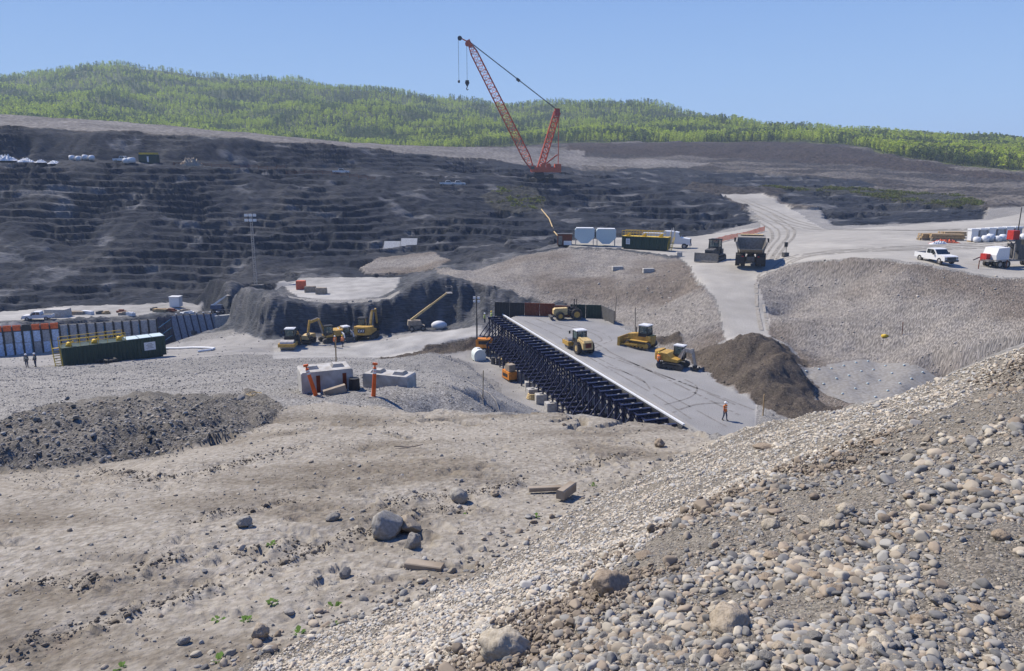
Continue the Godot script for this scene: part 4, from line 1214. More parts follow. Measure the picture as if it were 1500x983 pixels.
# ---- people: one continuous surface from tapered capsules (surface nets)
func person_mesh(J: Dictionary, cell := 0.032) -> ArrayMesh:
	# bones: from, to, radius from, radius to, colour index
	var bones := [["hip", "chest", 0.145, 0.17], ["chest", "neck", 0.15, 0.06], ["neck", "head", 0.055, 0.06], ["head", "crown", 0.085, 0.095],
		["hipl", "kneel", 0.095, 0.07], ["kneel", "anklel", 0.068, 0.05], ["anklel", "toel", 0.05, 0.045], ["hipr", "kneer", 0.095, 0.07], ["kneer", "ankler", 0.068, 0.05], ["ankler", "toer", 0.05, 0.045],
		["shl", "ell", 0.062, 0.05], ["ell", "wrl", 0.05, 0.036], ["wrl", "hal", 0.036, 0.042], ["shr", "elr", 0.062, 0.05], ["elr", "wrr", 0.05, 0.036], ["wrr", "har", 0.036, 0.042], ["shl", "shr", 0.075, 0.075], ["hipl", "hipr", 0.11, 0.11], ["head", "nose", 0.05, 0.02]]
	var tint := [1, 1, 3, 3, 2, 2, 4, 2, 2, 4, 0, 0, 3, 0, 0, 3, 1, 2, 3]
	var lo := Vector3.ONE * 99; var hi := -lo
	for k in J:
		lo = lo.min(J[k]); hi = hi.max(J[k])
	lo -= Vector3.ONE * 0.25; hi += Vector3.ONE * 0.25
	var nx := int((hi.x - lo.x) / cell) + 1; var ny := int((hi.y - lo.y) / cell) + 1; var nz := int((hi.z - lo.z) / cell) + 1
	var D := PackedFloat32Array(); D.resize(nx * ny * nz); D.fill(1.0)
	var K := PackedByteArray(); K.resize(nx * ny * nz)
	for bi in bones.size():
		var b: Array = bones[bi]
		var a: Vector3 = J[b[0]]; var e: Vector3 = J[b[1]]
		var mx := maxf(b[2], b[3]) + 0.12
		var l := ((a.min(e) - Vector3.ONE * mx - lo) / cell).floor().max(Vector3.ZERO)
		var h := ((a.max(e) + Vector3.ONE * mx - lo) / cell).ceil()
		var ab := e - a
		var ll := maxf(ab.length_squared(), 1e-6)
		for i in range(int(l.x), mini(int(h.x), nx)):
			for j in range(int(l.y), mini(int(h.y), ny)):
				for k in range(int(l.z), mini(int(h.z), nz)):
					var p := lo + Vector3(i, j, k) * cell
					var f := clampf((p - a).dot(ab) / ll, 0, 1)
					var dist := p.distance_to(a + ab * f) - lerpf(b[2], b[3], f)
					var q := (i * ny + j) * nz + k
					var o := D[q]
					if dist < o:
						K[q] = tint[bi]
					var hh := clampf(0.5 + 0.5 * (o - dist) / 0.035, 0, 1)
					D[q] = lerpf(o, dist, hh) - 0.035 * hh * (1 - hh)
	var cols := [Color(0.55, 0.13, 0.03), Color(0.75, 0.20, 0.03), Color(0.035, 0.045, 0.075), Color(0.42, 0.26, 0.18), Color(0.05, 0.04, 0.03)]
	if J.has("green"):
		cols[0] = Color(0.40, 0.45, 0.12); cols[1] = Color(0.45, 0.52, 0.14)
	if J.has("dark"):
		cols[0] = Color(0.05, 0.05, 0.055); cols[1] = Color(0.06, 0.06, 0.062)
	var id := {}
	var v := PackedVector3Array(); var c := PackedColorArray(); var nn := PackedVector3Array(); var ix := PackedInt32Array()
	for i in nx - 1:
		for j in ny - 1:
			for k in nz - 1:
				var q := (i * ny + j) * nz + k
				var s := 0; var sum := Vector3.ZERO; var cnt := 0
				var d := [D[q], D[q + 1], D[q + nz], D[q + nz + 1], D[q + ny * nz], D[q + ny * nz + 1], D[q + ny * nz + nz], D[q + ny * nz + nz + 1]]
				for e in 8:
					if d[e] < 0: s += 1
				if s == 0 or s == 8: continue
				for e in [[0, 1], [2, 3], [4, 5], [6, 7], [0, 2], [1, 3], [4, 6], [5, 7], [0, 4], [1, 5], [2, 6], [3, 7]]:
					if (d[e[0]] < 0) != (d[e[1]] < 0):
						var f: float = d[e[0]] / (d[e[0]] - d[e[1]])
						sum += Vector3(e[0] >> 2, (e[0] >> 1) & 1, e[0] & 1).lerp(Vector3(e[1] >> 2, (e[1] >> 1) & 1, e[1] & 1), f)
						cnt += 1
				id[q] = v.size()
				v.append(lo + (Vector3(i, j, k) + sum / cnt) * cell)
				c.append(cols[K[q]])
				nn.append(Vector3(d[4] + d[5] + d[6] + d[7] - d[0] - d[1] - d[2] - d[3], d[2] + d[3] + d[6] + d[7] - d[0] - d[1] - d[4] - d[5], d[1] + d[3] + d[5] + d[7] - d[0] - d[2] - d[4] - d[6]).normalized())
	for q in id:
		var inside: bool = D[q] < 0
		for ax in [[ny * nz, nz, 1], [nz, 1, ny * nz], [1, ny * nz, nz]]:
			var o: int = q + ax[0]
			if o < D.size() and (D[o] < 0) != inside:
				var a: int = q; var b: int = q - ax[1]; var e: int = q - ax[1] - ax[2]; var f: int = q - ax[2]
				if id.has(b) and id.has(e) and id.has(f):
					var l := [id[a], id[b], id[e], id[f]]
					if inside:
						ix.append_array(PackedInt32Array([l[0], l[2], l[1], l[0], l[3], l[2]]))
					else:
						ix.append_array(PackedInt32Array([l[0], l[1], l[2], l[0], l[2], l[3]]))
	var arr := []
	arr.resize(Mesh.ARRAY_MAX)
	arr[Mesh.ARRAY_VERTEX] = v; arr[Mesh.ARRAY_NORMAL] = nn; arr[Mesh.ARRAY_COLOR] = c; arr[Mesh.ARRAY_INDEX] = ix
	var m := ArrayMesh.new()
	m.add_surface_from_arrays(Mesh.PRIMITIVE_TRIANGLES, arr)
	return m

func pose(stride: float, armx: float, bend := 0.0, green := false) -> Dictionary:
	# facing +x, standing on y = 0
	var J := {hip = Vector3(0, 0.95, 0), hipl = Vector3(0, 0.92, -0.1), hipr = Vector3(0, 0.92, 0.1), kneel = Vector3(0.04 + stride * 0.5, 0.5, -0.11), kneer = Vector3(0.04 - stride * 0.4, 0.5, 0.11), anklel = Vector3(stride, 0.08, -0.12), ankler = Vector3(-stride, 0.09, 0.12), toel = Vector3(stride + 0.16, 0.045, -0.14), toer = Vector3(-stride + 0.16, 0.045, 0.14)}
	var up := Vector3(sin(bend), cos(bend), 0)
	J.chest = J.hip + up * 0.36
	J.neck = J.hip + up * 0.56
	J.head = J.neck + up * 0.1 + Vector3(0.02, 0, 0)
	J.crown = J.head + up * 0.1
	J.nose = J.head + Vector3(0.1, 0.02, 0)
	J.shl = J.hip + up * 0.48 + Vector3(0, 0, -0.19)
	J.shr = J.hip + up * 0.48 + Vector3(0, 0, 0.19)
	J.ell = J.shl + Vector3(-stride * 0.3, -0.29, -0.05)
	J.elr = J.shr + Vector3(stride * 0.3, -0.29, 0.05)
	J.wrl = J.ell + Vector3(0.06 + armx, -0.22 + armx * 0.4, 0.02)
	J.wrr = J.elr + Vector3(0.06 + armx, -0.22 + armx * 0.4, -0.02)
	J.hal = J.wrl + Vector3(0.03 + armx * 0.3, -0.08, 0)
	J.har = J.wrr + Vector3(0.03 + armx * 0.3, -0.08, 0)
	if green:
		J.green = Vector3(0, 0.95, 0)
	return J

var bodies := {}
func person(label: String, at: Vector3, yaw: float, kind: String, hat: Material, group := "workers on the site", size := 1.0):
	if bodies.is_empty():
		bodies.walk = [person_mesh(pose(0.16, 0.02)), pose(0.16, 0.02)]
		bodies.stand = [person_mesh(pose(0.03, 0.12, 0.06)), pose(0.03, 0.12, 0.06)]
		var dk := pose(0.05, 0.05)
		dk.dark = Vector3(0, 0.95, 0)
		bodies.dark = [person_mesh(dk), dk]
		bodies.green = [person_mesh(pose(0.05, 0.05, 0.0, true)), pose(0.05, 0.05, 0.0, true)]
	var t := thing("person", label, "person", at, yaw, group, size)
	obj("body", bodies[kind][0], M.cloth, t)
	var J: Dictionary = bodies[kind][1]
	var m := MB.new()
	m.ball(J.crown + Vector3(-0.01, 0.04, 0), Vector3(0.135, 0.1, 0.12), 14, 7)
	m.tube(J.crown + Vector3(0.02, 0.02, 0), J.crown + Vector3(0.02, 0.035, 0), 0.16, 0.15, 14)
	obj("hard_hat", m, hat, t)
	m = MB.new()
	var c: Vector3 = J.chest
	for yy in [-0.12, 0.06]:
		m.tube(c + Vector3(0, yy, 0), c + Vector3(0, yy + 0.05, 0), 0.178, 0.178, 16, false)
	obj("reflective_band", m, M.reflect, t)
	return t

# ------------------------------------------------------------------ things on the site
func paint():
	plain("yellow", 0.52, 0.33, 0.075, 0.55); plain("cream", 0.62, 0.47, 0.22, 0.55); plain("black", 0.03, 0.03, 0.032, 0.6)
	plain("tyre", 0.055, 0.052, 0.05, 0.9); plain("track", 0.085, 0.08, 0.075, 0.8); plain("steel", 0.42, 0.41, 0.40, 0.45, 0.3)
	plain("grey", 0.28, 0.27, 0.26, 0.7); plain("darkgrey", 0.10, 0.10, 0.10, 0.7); plain("dustgrey", 0.27, 0.255, 0.23, 0.85)
	plain("white", 0.76, 0.76, 0.75, 0.4, 0.0, true, true); plain("navy", 0.013, 0.018, 0.062, 0.45); plain("craneo", 0.74, 0.13, 0.045, 0.5)
	plain("red", 0.50, 0.035, 0.025, 0.5); plain("green", 0.012, 0.045, 0.032, 0.5); plain("rust", 0.20, 0.055, 0.025, 0.85)
	plain("concrete", 0.46, 0.455, 0.44, 0.9); plain("wood", 0.42, 0.30, 0.16, 0.85); plain("greywood", 0.34, 0.29, 0.23, 0.9)
	plain("orange", 0.80, 0.14, 0.025, 0.5); plain("panelblue", 0.52, 0.66, 0.88, 0.6); plain("panelgrey", 0.36, 0.38, 0.41, 0.7); plain("slate", 0.26, 0.31, 0.40, 0.6)
	plain("sky_blue", 0.10, 0.30, 0.52, 0.5); plain("railyellow", 0.72, 0.50, 0.04, 0.5); plain("teal", 0.55, 0.66, 0.68, 0.5, 0.0, true, true); plain("poly", 0.70, 0.76, 0.72, 0.5, 0.0, true, true)
	plain("sack", 0.70, 0.71, 0.72, 0.8, 0.0, true, true); plain("bluelift", 0.06, 0.10, 0.20, 0.5); plain("netting", 0.62, 0.14, 0.07, 0.9); plain("genorange", 0.72, 0.26, 0.03, 0.5)
	plain("felt", 0.25, 0.245, 0.235, 0.9); plain("shotcrete", 0.40, 0.42, 0.44, 0.9); plain("reflect", 0.7, 0.72, 0.6, 0.4, 0, false); plain("whitehat", 0.78, 0.78, 0.76, 0.4, 0, false)
	plain("yellowhat", 0.75, 0.55, 0.05, 0.4, 0, false)
	var pn := plain("pane", 0.10, 0.16, 0.15, 0.08, 0, false)
	pn.transparency = BaseMaterial3D.TRANSPARENCY_ALPHA
	pn.albedo_color.a = 0.45
	var g := plain("glass", 0.02, 0.026, 0.028, 0.12, 0, false)
	g.metallic_specular = 0.6
	var c := plain("cloth", 1, 1, 1, 0.9, 0, false)
	c.vertex_color_use_as_albedo = true

func frac_tank(label: String, at: Vector3, yaw: float, length: float, height: float, stairs_at: float, sheets: bool, size := 1.0):
	var t := thing("storage_tank", label, "tank", at, yaw, "green corrugated storage tanks", size)
	var hl := length / 2
	var m := MB.new()
	m.box(Vector3(0, 0.25 + height / 2, 0), Vector3(length, height, 2.3))
	m.box(Vector3(0, 0.12, 0), Vector3(length * 0.94, 0.24, 1.6))
	var sh := obj("shell", m, M.green, t)
	var k := int(length / 0.45)
	for s in [-1.0, 1.0]:
		for i in k:
			m = MB.new()
			var x := -hl + length * (i + 0.5) / k
			m.prism([Vector2(x - 0.15, 0), Vector2(x - 0.08, 0.09), Vector2(x + 0.08, 0.09), Vector2(x + 0.15, 0)], 0, height - 0.1)
			var o := obj("corrugation", m, M.green, sh)
			o.transform = Transform3D(Basis(Vector3(1, 0, 0), Vector3(0, 0, s), Vector3(0, 1, 0)), Vector3(0, 0.3, s * 1.15))
	m = MB.new()
	m.box(Vector3(0, height + 0.27, 0), Vector3(length + 0.06, 0.05, 2.36))
	obj("roof", m, M.railyellow if not sheets else M.green, t)
	if sheets:
		for i in 3:
			m = MB.new()
			m.box(Vector3(hl - 0.85 - i * 1.55, height + 0.34, 0), Vector3(1.45, 0.06, 2.2))
			obj("roof_sheet", m, M.teal, t)
	var r0 := -hl; var r1 := hl - (4.8 if sheets else 1.0)
	for z in [-1.1, 1.1]:
		m = MB.new()
		for yy in [0.55, 1.05]:
			m.tube(Vector3(r0, height + 0.3 + yy, z), Vector3(r1, height + 0.3 + yy, z), 0.035, 0.035, 6)
		var n := 7
		for i in n + 1:
			var x := lerpf(r0, r1, i / float(n))
			m.tube(Vector3(x, height + 0.3, z), Vector3(x, height + 1.35, z), 0.035, 0.035, 6)
		obj("guard_rail", m, M.railyellow, t)
	for i in 3:
		m = MB.new()
		var x := lerpf(r0 + 1, r1 - 0.6, i / 2.0)
		m.tube(Vector3(x, height + 0.45, -0.5), Vector3(x, height + 0.45, 0.5), 0.28, 0.28, 12)
		m.bar(Vector3(x - 0.4, height + 0.35, 0.3), Vector3(x + 0.5, height + 0.95, 0.6), 0.2, 0.2)
		obj("hatch", m, M.railyellow, t)
	m = MB.new()
	var sx := stairs_at * (hl + 0.45)
	for i in 9:
		m.box(Vector3(sx, 0.3 + i * height / 9, 1.1 - i * 0.24), Vector3(0.75, 0.05, 0.26))
	for e in [-0.4, 0.4]:
		m.bar(Vector3(sx + e, 0.2, 1.25), Vector3(sx + e, height + 0.3, -0.95), 0.06, 0.18)
		m.bar(Vector3(sx + e, 1.2, 1.25), Vector3(sx + e, height + 1.3, -0.95), 0.04, 0.05)
		for i in 4:
			var f := i / 3.0
			m.bar(Vector3(sx + e, lerpf(0.2, height + 0.3, f), lerpf(1.25, -0.95, f)), Vector3(sx + e, lerpf(1.2, height + 1.3, f), lerpf(1.25, -0.95, f)), 0.04, 0.04)
	obj("stair", m, M.railyellow, t)
	m = MB.new()
	m.box(Vector3(hl - 2.0 if sheets else -hl + 1.3, height * 0.68, 1.27), Vector3(1.4 if sheets else 0.8, 1.1, 0.03))
	var sg := obj("notice_board", m, M.white, t)
	m = MB.new()
	for i in 4:
		m.box(Vector3(hl - 2.0 if sheets else -hl + 1.3, height * 0.68 + 0.3 - i * 0.18, 1.29), Vector3((1.0 if sheets else 0.5) * (0.9 if i % 2 else 0.6), 0.05, 0.012))
	obj("printed_line", m, M.darkgrey, sg)
	return t

func build_frames():
	var far := Vector3(-1.53, 5.0, -110.15); var near := Vector3(14.41, 5.0, -60.3)
	var dir := (near - far).normalized()
	var yaw := head(-dir.z, dir.x)     # local +x points away from the deck, towards the trench
	var out := Vector3(dir.z, 0, -dir.x)
	if out.x > 0:
		out = -out
	yaw = head(out.x, out.z)
	var n := 34
	var t0: Node3D
	for i in n:
		var p := far.lerp(near, (i + 0.4) / n)
		p.y = 0.0
		var lab := "navy blue steel support frame in the row bracing the deck edge"
		if i == 0:
			var t := thing("formwork_frame", lab, "formwork frame", p, yaw, "navy frames along the deck edge")
			t0 = t
			for q in [["top_beam", 4.85, 2.3], ["middle_beam", 1.9, 3.9]]:
				var m := MB.new()
				m.box(Vector3(q[2] / 2, q[1], 0), Vector3(q[2], 0.09, 0.3))
				m.box(Vector3(q[2] / 2, q[1] - 0.26, 0), Vector3(q[2], 0.07, 0.3))
				m.box(Vector3(q[2] / 2, q[1] - 0.13, 0), Vector3(q[2], 0.26, 0.06))
				var o := obj(q[0], m, M.navy, t)
				m = MB.new()
				m.box(Vector3(q[2] * 0.45, q[1] + 0.06, 0.04), Vector3(0.22, 0.06, 0.16))
				obj("clamp_plate", m, M.steel, o)
			for x in [0.15, 1.2, 2.1]:
				var m := MB.new()
				m.box(Vector3(x, 2.45, 0), Vector3(0.14, 4.9, 0.2))
				obj("post", m, M.navy, t)
			var m2 := MB.new()
			m2.box(Vector3(3.75, 1.0, 0), Vector3(0.14, 2.0, 0.2))
			obj("post", m2, M.navy, t)
			for q in [[Vector3(0.2, 1.9, 0), Vector3(2.0, 4.7, 0)], [Vector3(2.1, 4.2, 0), Vector3(3.8, 1.9, 0)], [Vector3(0.2, 0.1, 0), Vector3(2.9, 1.8, 0)], [Vector3(2.1, 3.2, -0.7), Vector3(2.1, 2.0, 0.7)]]:
				var m := MB.new()
				m.bar(q[0], q[1], 0.1, 0.12)
				obj("brace", m, M.navy, t)
			for x in [1.2, 2.1]:
				var m := MB.new()
				m.box(Vector3(x, 0.05, 0), Vector3(0.4, 0.1, 0.5))
				obj("foot_plate", m, M.steel, t)
			for x in [0.9, 1.75, 2.5]:
				var m := MB.new()
				m.tube(Vector3(x, 0.0, 0.35), Vector3(x, 1.7, 0.35), 0.05, 0.05, 6)
				obj("prop", m, M.steel, t)
			for e in [[1.9, 4.65], [3.6, 1.75]]:
				var m := MB.new()
				m.box(Vector3(e[0], e[1], 0.73), Vector3(0.08, 0.12, 1.5))
				obj("tie_bar", m, M.navy, t)
		else:
			var r: Node3D = t0.duplicate()
			r.name = numbered("formwork_frame")
			add_child(r)
			r.position = p
	# facing sheets of the deck edge, and its pale kerb
	var w := thing("edge_form", "long row of dark plywood sheets facing the deck edge behind the navy frames", "formwork", far.lerp(near, 0.5) * Vector3(1, 0, 1), yaw)
	var L := far.distance_to(near)
	for i in 17:
		var m := MB.new()
		m.box(Vector3(0.02, 2.45, -L / 2 + L * (i + 0.5) / 17), Vector3(0.1, 4.9, L / 17 - 0.03))
		obj("sheet", m, M.black if i % 3 else M.darkgrey, w)
	var k := thing("deck_kerb", "thin white kerb strip along the top of the deck edge", "kerb", far.lerp(near, 0.5), yaw)
	for i in 12:
		var m := MB.new()
		m.box(Vector3(-0.12, 0.05, -L / 2 + L * (i + 0.5) / 12), Vector3(0.2, 0.14, L / 12 - 0.04))
		obj("kerb_length", m, M.sack, k)

func build_formwork():
	# tall wall of panels along the far side of the trench
	var a := Vector3(-104.0, -6.5, -125.1); var b := Vector3(-66.9, -6.5, -138.6)
	var t := thing("formwork_wall", "long wall of pale blue grey panels with orange tops in the trench", "formwork", a, head((b - a).x, (b - a).z))
	var L := a.distance_to(b)
	var n := 27
	for i in n:
		var x := L * (i + 0.5) / n
		var w := L / n
		var left := i < 16
		var m := MB.new()
		var hgt := 4.5 if left else 5.2
		m.box(Vector3(x, hgt * 0.27, 0), Vector3(w - 0.34, hgt * 0.53, 0.12))
		obj("panel", m, M.panelblue if (left and i % 5 != 3) else M.panelgrey, t)
		m = MB.new()
		m.box(Vector3(x + 0.04, hgt * 0.77, -0.02), Vector3(w - 0.34, hgt * 0.44, 0.12))
		obj("panel", m, M.panelblue if (left and i % 4 != 2) else M.panelgrey, t)
		if left:
			m = MB.new()
			m.box(Vector3(x, 5.15, -0.05), Vector3(w - 0.2, 1.0, 0.16))
			obj("top_panel", m, M.orange if i % 5 != 2 else M.black, t)
		m = MB.new()
		m.box(Vector3(x + w / 2, 2.7, 0.12), Vector3(0.16, 5.4, 0.3))
		for yy in [1.4, 2.7, 4.0]:
			m.box(Vector3(x + w / 2 + 0.05, yy, 0.3), Vector3(0.3, 0.25, 0.25))
		obj("soldier_beam", m, M.black, t)
		if i % 4 == 0:
			m = MB.new()
			m.box(Vector3(x + w * 0.38, 2.3, 0.1), Vector3(0.14, 4.4, 0.12))
			obj("edge_strip", m, M.sky_blue, t)
	var m0 := MB.new()
	m0.box(Vector3(L / 2, 2.6, -0.35), Vector3(L, 5.2, 0.4))
	obj("backing", m0, M.darkgrey, t)
	# blue scaffold bay and the leaning panels beside it
	var s0 := Vector3(-66.6, -6.5, -138.4); var s1 := Vector3(-55.8, -6.5, -142.4)
	var yaw := head((s1 - s0).x, (s1 - s0).z)
	var sc := thing("scaffold_tower", "dark blue steel scaffold bay beside the leaning panels", "scaffold", s0, yaw)
	for x in [0.2, 1.3, 2.4]:
		for z in [0.2, 1.4]:
			var m := MB.new()
			m.box(Vector3(x, 2.9, z), Vector3(0.14, 5.8, 0.14))
			obj("post", m, M.navy, sc)
	for yy in [0.8, 2.3, 3.9, 5.4]:
		for z in [0.2, 1.4]:
			var m := MB.new()
			m.box(Vector3(1.3, yy, z), Vector3(2.4, 0.12, 0.1))
			obj("rail", m, M.navy, sc)
	for yy in [0.8, 2.3, 3.9]:
		var m := MB.new()
		m.bar(Vector3(0.2, yy, 1.45), Vector3(2.4, yy + 1.5, 1.45), 0.08, 0.1)
		obj("brace", m, M.sky_blue, sc)
	var lp := thing("leaning_formwork", "row of slate blue formwork panels leaning back on the trench side", "formwork", s0 + (s1 - s0) * 0.25, yaw)
	for i in 7:
		var x := 1.2 * i + 0.6
		var m := MB.new()
		m.prism([Vector2(x - 0.5, 0), Vector2(x + 0.5, 0), Vector2(x - 0.35, 5.6), Vector2(x - 1.35, 5.6)], -0.06, 0.06)
		var o := obj("panel", m, M.slate, lp)
		o.rotation.x = -0.12
		m = MB.new()
		m.bar(Vector3(x + 0.62, 0.1, 0.15), Vector3(x - 0.25, 5.9, 0.15), 0.18, 0.2)
		o = obj("soldier_beam", m, M.navy, lp)
		o.rotation.x = -0.12
		m = MB.new()
		m.box(Vector3(x - 0.25, 5.95, -0.4), Vector3(0.25, 0.16, 0.3))
		obj("bracket", m, M.white, lp)
	var cb := thing("concrete_wall", "plain blue grey concrete wall end right of the leaning panels", "wall", Vector3(-57.2, -6.5, -141.9), yaw)
	var m3 := MB.new()
	m3.prism([Vector2(0, 0), Vector2(8.2, 0), Vector2(7.2, 5.4), Vector2(0, 5.2)], -0.6, 0.25)
	obj("face", m3, M.shotcrete, cb)
	m3 = MB.new()
	for i in 5:
		m3.tube(Vector3(0.6 + i * 1.6, 5.3, -0.3), Vector3(0.6 + i * 1.6, 6.3, -0.3), 0.03, 0.03, 5)
	m3.tube(Vector3(0.6, 6.25, -0.3), Vector3(7.0, 6.25, -0.3), 0.03, 0.03, 5)
	obj("guard_rail", m3, M.grey, cb)

func lock_block(label: String, at: Vector3, yaw: float, s: Vector3, studs: int, slots: bool, group := "", lean := 0.0) -> Node3D:
	var t := thing("concrete_block", label, "concrete block", at, yaw, group)
	var m := MB.new()
	var b := 0.05
	m.prism([Vector2(-s.x / 2, 0), Vector2(s.x / 2, 0), Vector2(s.x / 2, s.y - b), Vector2(s.x / 2 - b, s.y), Vector2(-s.x / 2 + b, s.y), Vector2(-s.x / 2, s.y - b)], -s.z / 2, s.z / 2)
	obj("block", m, M.concrete, t)
	for i in studs:
		m = MB.new()
		var x := s.x * ((i + 0.5) / studs - 0.5)
		var o := Vector3(x, s.y, 0)
		var w := minf(0.22, s.x * 0.2)
		m.T = Transform3D(Basis(Vector3(1, 0, 0), -PI / 2), o)
		m.prism([Vector2(-w, -w), Vector2(w, -w), Vector2(w, w), Vector2(-w, w)], 0, 0.11, 0.3)
		obj("stud", m, M.concrete, t)
	if slots:
		for x in [-s.x * 0.18, s.x * 0.33]:
			m = MB.new()
			m.box(Vector3(x, s.y * 0.5, s.z / 2 - 0.02), Vector3(0.13, s.y * 0.72, 0.06))
			obj("slot", m, M.rust, t)
	t.rotation.z = lean
	return t

func build_things():
	paint()
	crane(on(9.5, -268.0, 0.1), head(-1, 0.05))
	tyre_marks()
	# ---- machines
	roller("cream and yellow road roller with glazed cab driving up the grey deck", on(8.0, -87.0), head(-0.33, -0.94), 0.86)
	bulldozer("yellow bulldozer with a white roofed cab and blade on the grey deck", on(15.6, -88.6), head(-0.8, -0.6), M.yellow, M.yellow, 0.87)
	excavator("small yellow excavator with grey arm and plate compactor on the deck", on(17.6, -79.4), head(-0.8, -0.55), PI * 0.99, [Vector3(0.8, 1.4, 0.0), Vector3(1.5, 2.55, 0), Vector3(2.6, 2.45, 0), Vector3(3.0, 0.75, 0)], M.yellow, M.steel, 0.84, "plate")
	person("worker in orange vest and dark trousers beside the small excavator", on(15.9, -79.0), head(0.7, -0.6), "stand", M.yellowhat)
	person("worker in orange shirt walking alone at the low end of the deck", on(18.3, -61.6), head(0.5, 0.7), "walk", M.whitehat, "workers on the site", 0.92)
	dump_truck("large dusty grey dump truck seen from its open rear end on the haul road", on(38.0, -119.5), head(0.3, -0.95), 0.98)
	bulldozer("dusty grey bulldozer with wide blade beside the dump truck", on(34.4, -128.4), head(-0.6, 0.8), M.darkgrey, M.dustgrey, 1.15, true)
	pickup("clean white pickup truck parked on the rim of the gravel bowl", on(56.7, -100.4), head(0.15, 0.99), 1.0)
	pickup("pale grey pickup truck parked above the panel wall", on(-88.0, -137.0), head(-1, 0.2), 0.85)
	pickup("distant silver pickup truck on the upper dark bench", on(-111.7, -221.5), head(1, 0.1), 0.9)
	roller("yellow road roller facing the pit with its drum in front", on(-33.4, -110.5), head(0.05, 1), 0.95, M.yellow)
	excavator("yellow excavator with raised bent boom next to the parked roller", on(-28.2, -114.0), head(-0.8, 0.5), 0.0, [Vector3(0.9, 1.5, 0.3), Vector3(1.9, 4.0, 0.3), Vector3(3.4, 3.6, 0.3), Vector3(3.7, 1.9, 0.3)], M.yellow, M.yellow, 0.92)
	excavator("yellow excavator seen from behind with white lettering on its counterweight", on(-23.0, -116.0), head(0.1, -1), 0.0, [Vector3(0.9, 1.5, 0.3), Vector3(2.2, 3.6, 0.3), Vector3(4.0, 3.3, 0.3), Vector3(4.6, 1.4, 0.3)], M.yellow, M.yellow, 1.1, "bucket", true)
	compact_loader(on(-26.0, -114.5), head(0.6, 0.8))
	small_roller(on(-31.3, -113.0), head(-0.3, 1))
	tractor(on(8.1, -106.8), head(1, -0.15))
	semi_truck(on(32.5, -153.0), head(0.93, 0.35))
	drill_rig(on(65.5, -99.5), head(-0.95, 0.2))
	# ---- people
	person("worker in orange vest left of a second worker in the excavator yard", on(-26.5, -109.6), head(0.3, 1), "stand", M.whitehat)
	person("worker in orange vest right of a second worker in the excavator yard", on(-25.4, -109.8), head(-0.6, 1), "walk", M.yellowhat)
	person("worker in lime vest at the top end of the blue frames", on(-4.3, -115.5), head(1, 0.3), "green", M.whitehat)
	person("worker in lime vest on the ramp nearer the blue frames", on(-3.2, -115.3), head(-1, 0.4), "green", M.yellowhat)
	person("left one of two workers standing past the green tank's stairs", on(-60.9, -91.3), head(0.2, 1), "dark", M.whitehat)
	person("right one of two workers standing past the green tank's stairs", on(-60.0, -91.6), head(-0.4, 1), "dark", M.whitehat)
	# ---- tanks and stores
	frac_tank("green corrugated storage tank with yellow railings and pale roof sheets in the pit", on(-52.6, -96.6), head(9.86, -7.5), 12.2, 2.55, -1.0, true)
	frac_tank("dark green storage tank on the crest of the gravel slope", on(26.4, -148.4), head(8.2, 4.1), 9.2, 2.3, 1.0, false)
	for i in 2:
		silo("white hopper silo on steel legs, %s" % ["the one next to the shed" if i == 0 else "the one next to the green tank"], on(14.9 + i * 4.4, -155.0), head(1, 0.1))
	shed(on(10.9, -156.2), head(1, 0.05))
	build_frames()
	build_formwork()
	bulkhead()
	# ---- blocks
	lock_block("big grey concrete block with two studs and rusty slots behind an orange post", on(-6.55, -25.4, -0.2), head(0.92, -0.38), Vector3(1.75, 1.0, 1.1), 2, true)
	lock_block("long low concrete block half buried in a gravel heap", on(-4.5, -26.6, -0.16), head(0.95, 0.32), Vector3(1.8, 0.78, 0.75), 2, false)
	var bl := [[0.6, -101.6, 0.5], [1.2, -97.6, 0.5], [2.0, -92.8, 0.2], [2.9, -87.8, 0.1], [3.1, -84.9, 0.3], [4.0, -82.6, 0.15], [5.0, -79.5, 0.3]]
	for q in bl:
		lock_block("pale concrete counterweight block on the ground below the navy frames", on(q[0] - 0.7, q[1] + 0.4), q[2], Vector3(1.25, 1.1, 1.0), 1, false, "blocks below the navy frames")
	for q in [[18.6, -131.6], [23.0, -126.0]]:
		lock_block("small dark concrete block set into the gravel slope", on(q[0], q[1], -0.1), 0.1, Vector3(1.9, 0.75, 0.8), 0, false, "blocks in the gravel slope")
	lock_block("small pale concrete block at the corner of the gravel crest", on(30.6, -137.6), 0.1, Vector3(1.0, 0.8, 0.8), 0, false)
	delineator("orange post with white bands leaning against the big concrete block", on(-6.55, -24.1), 0.12, 0.22)
	delineator("orange post with white bands standing upright beside the low block", on(-4.56, -23.7), -0.03, -0.08)
	light_tower()
	generator_set()
	water_tank()
	lamp_mast()
	boom_lift("boom lift with a long tan arm raised against the rock face", on(-15.2, -117.6), head(0.92, -0.2), M.greywood, 0.62, 7.2)
	boom_lift("dark blue boom lift with short raised arm on the pale platform", on(-57.9, -146.0), head(0.9, -0.1), M.bluelift, 0.6, 3.2)
	stores()
	small_things()
	bench_things()

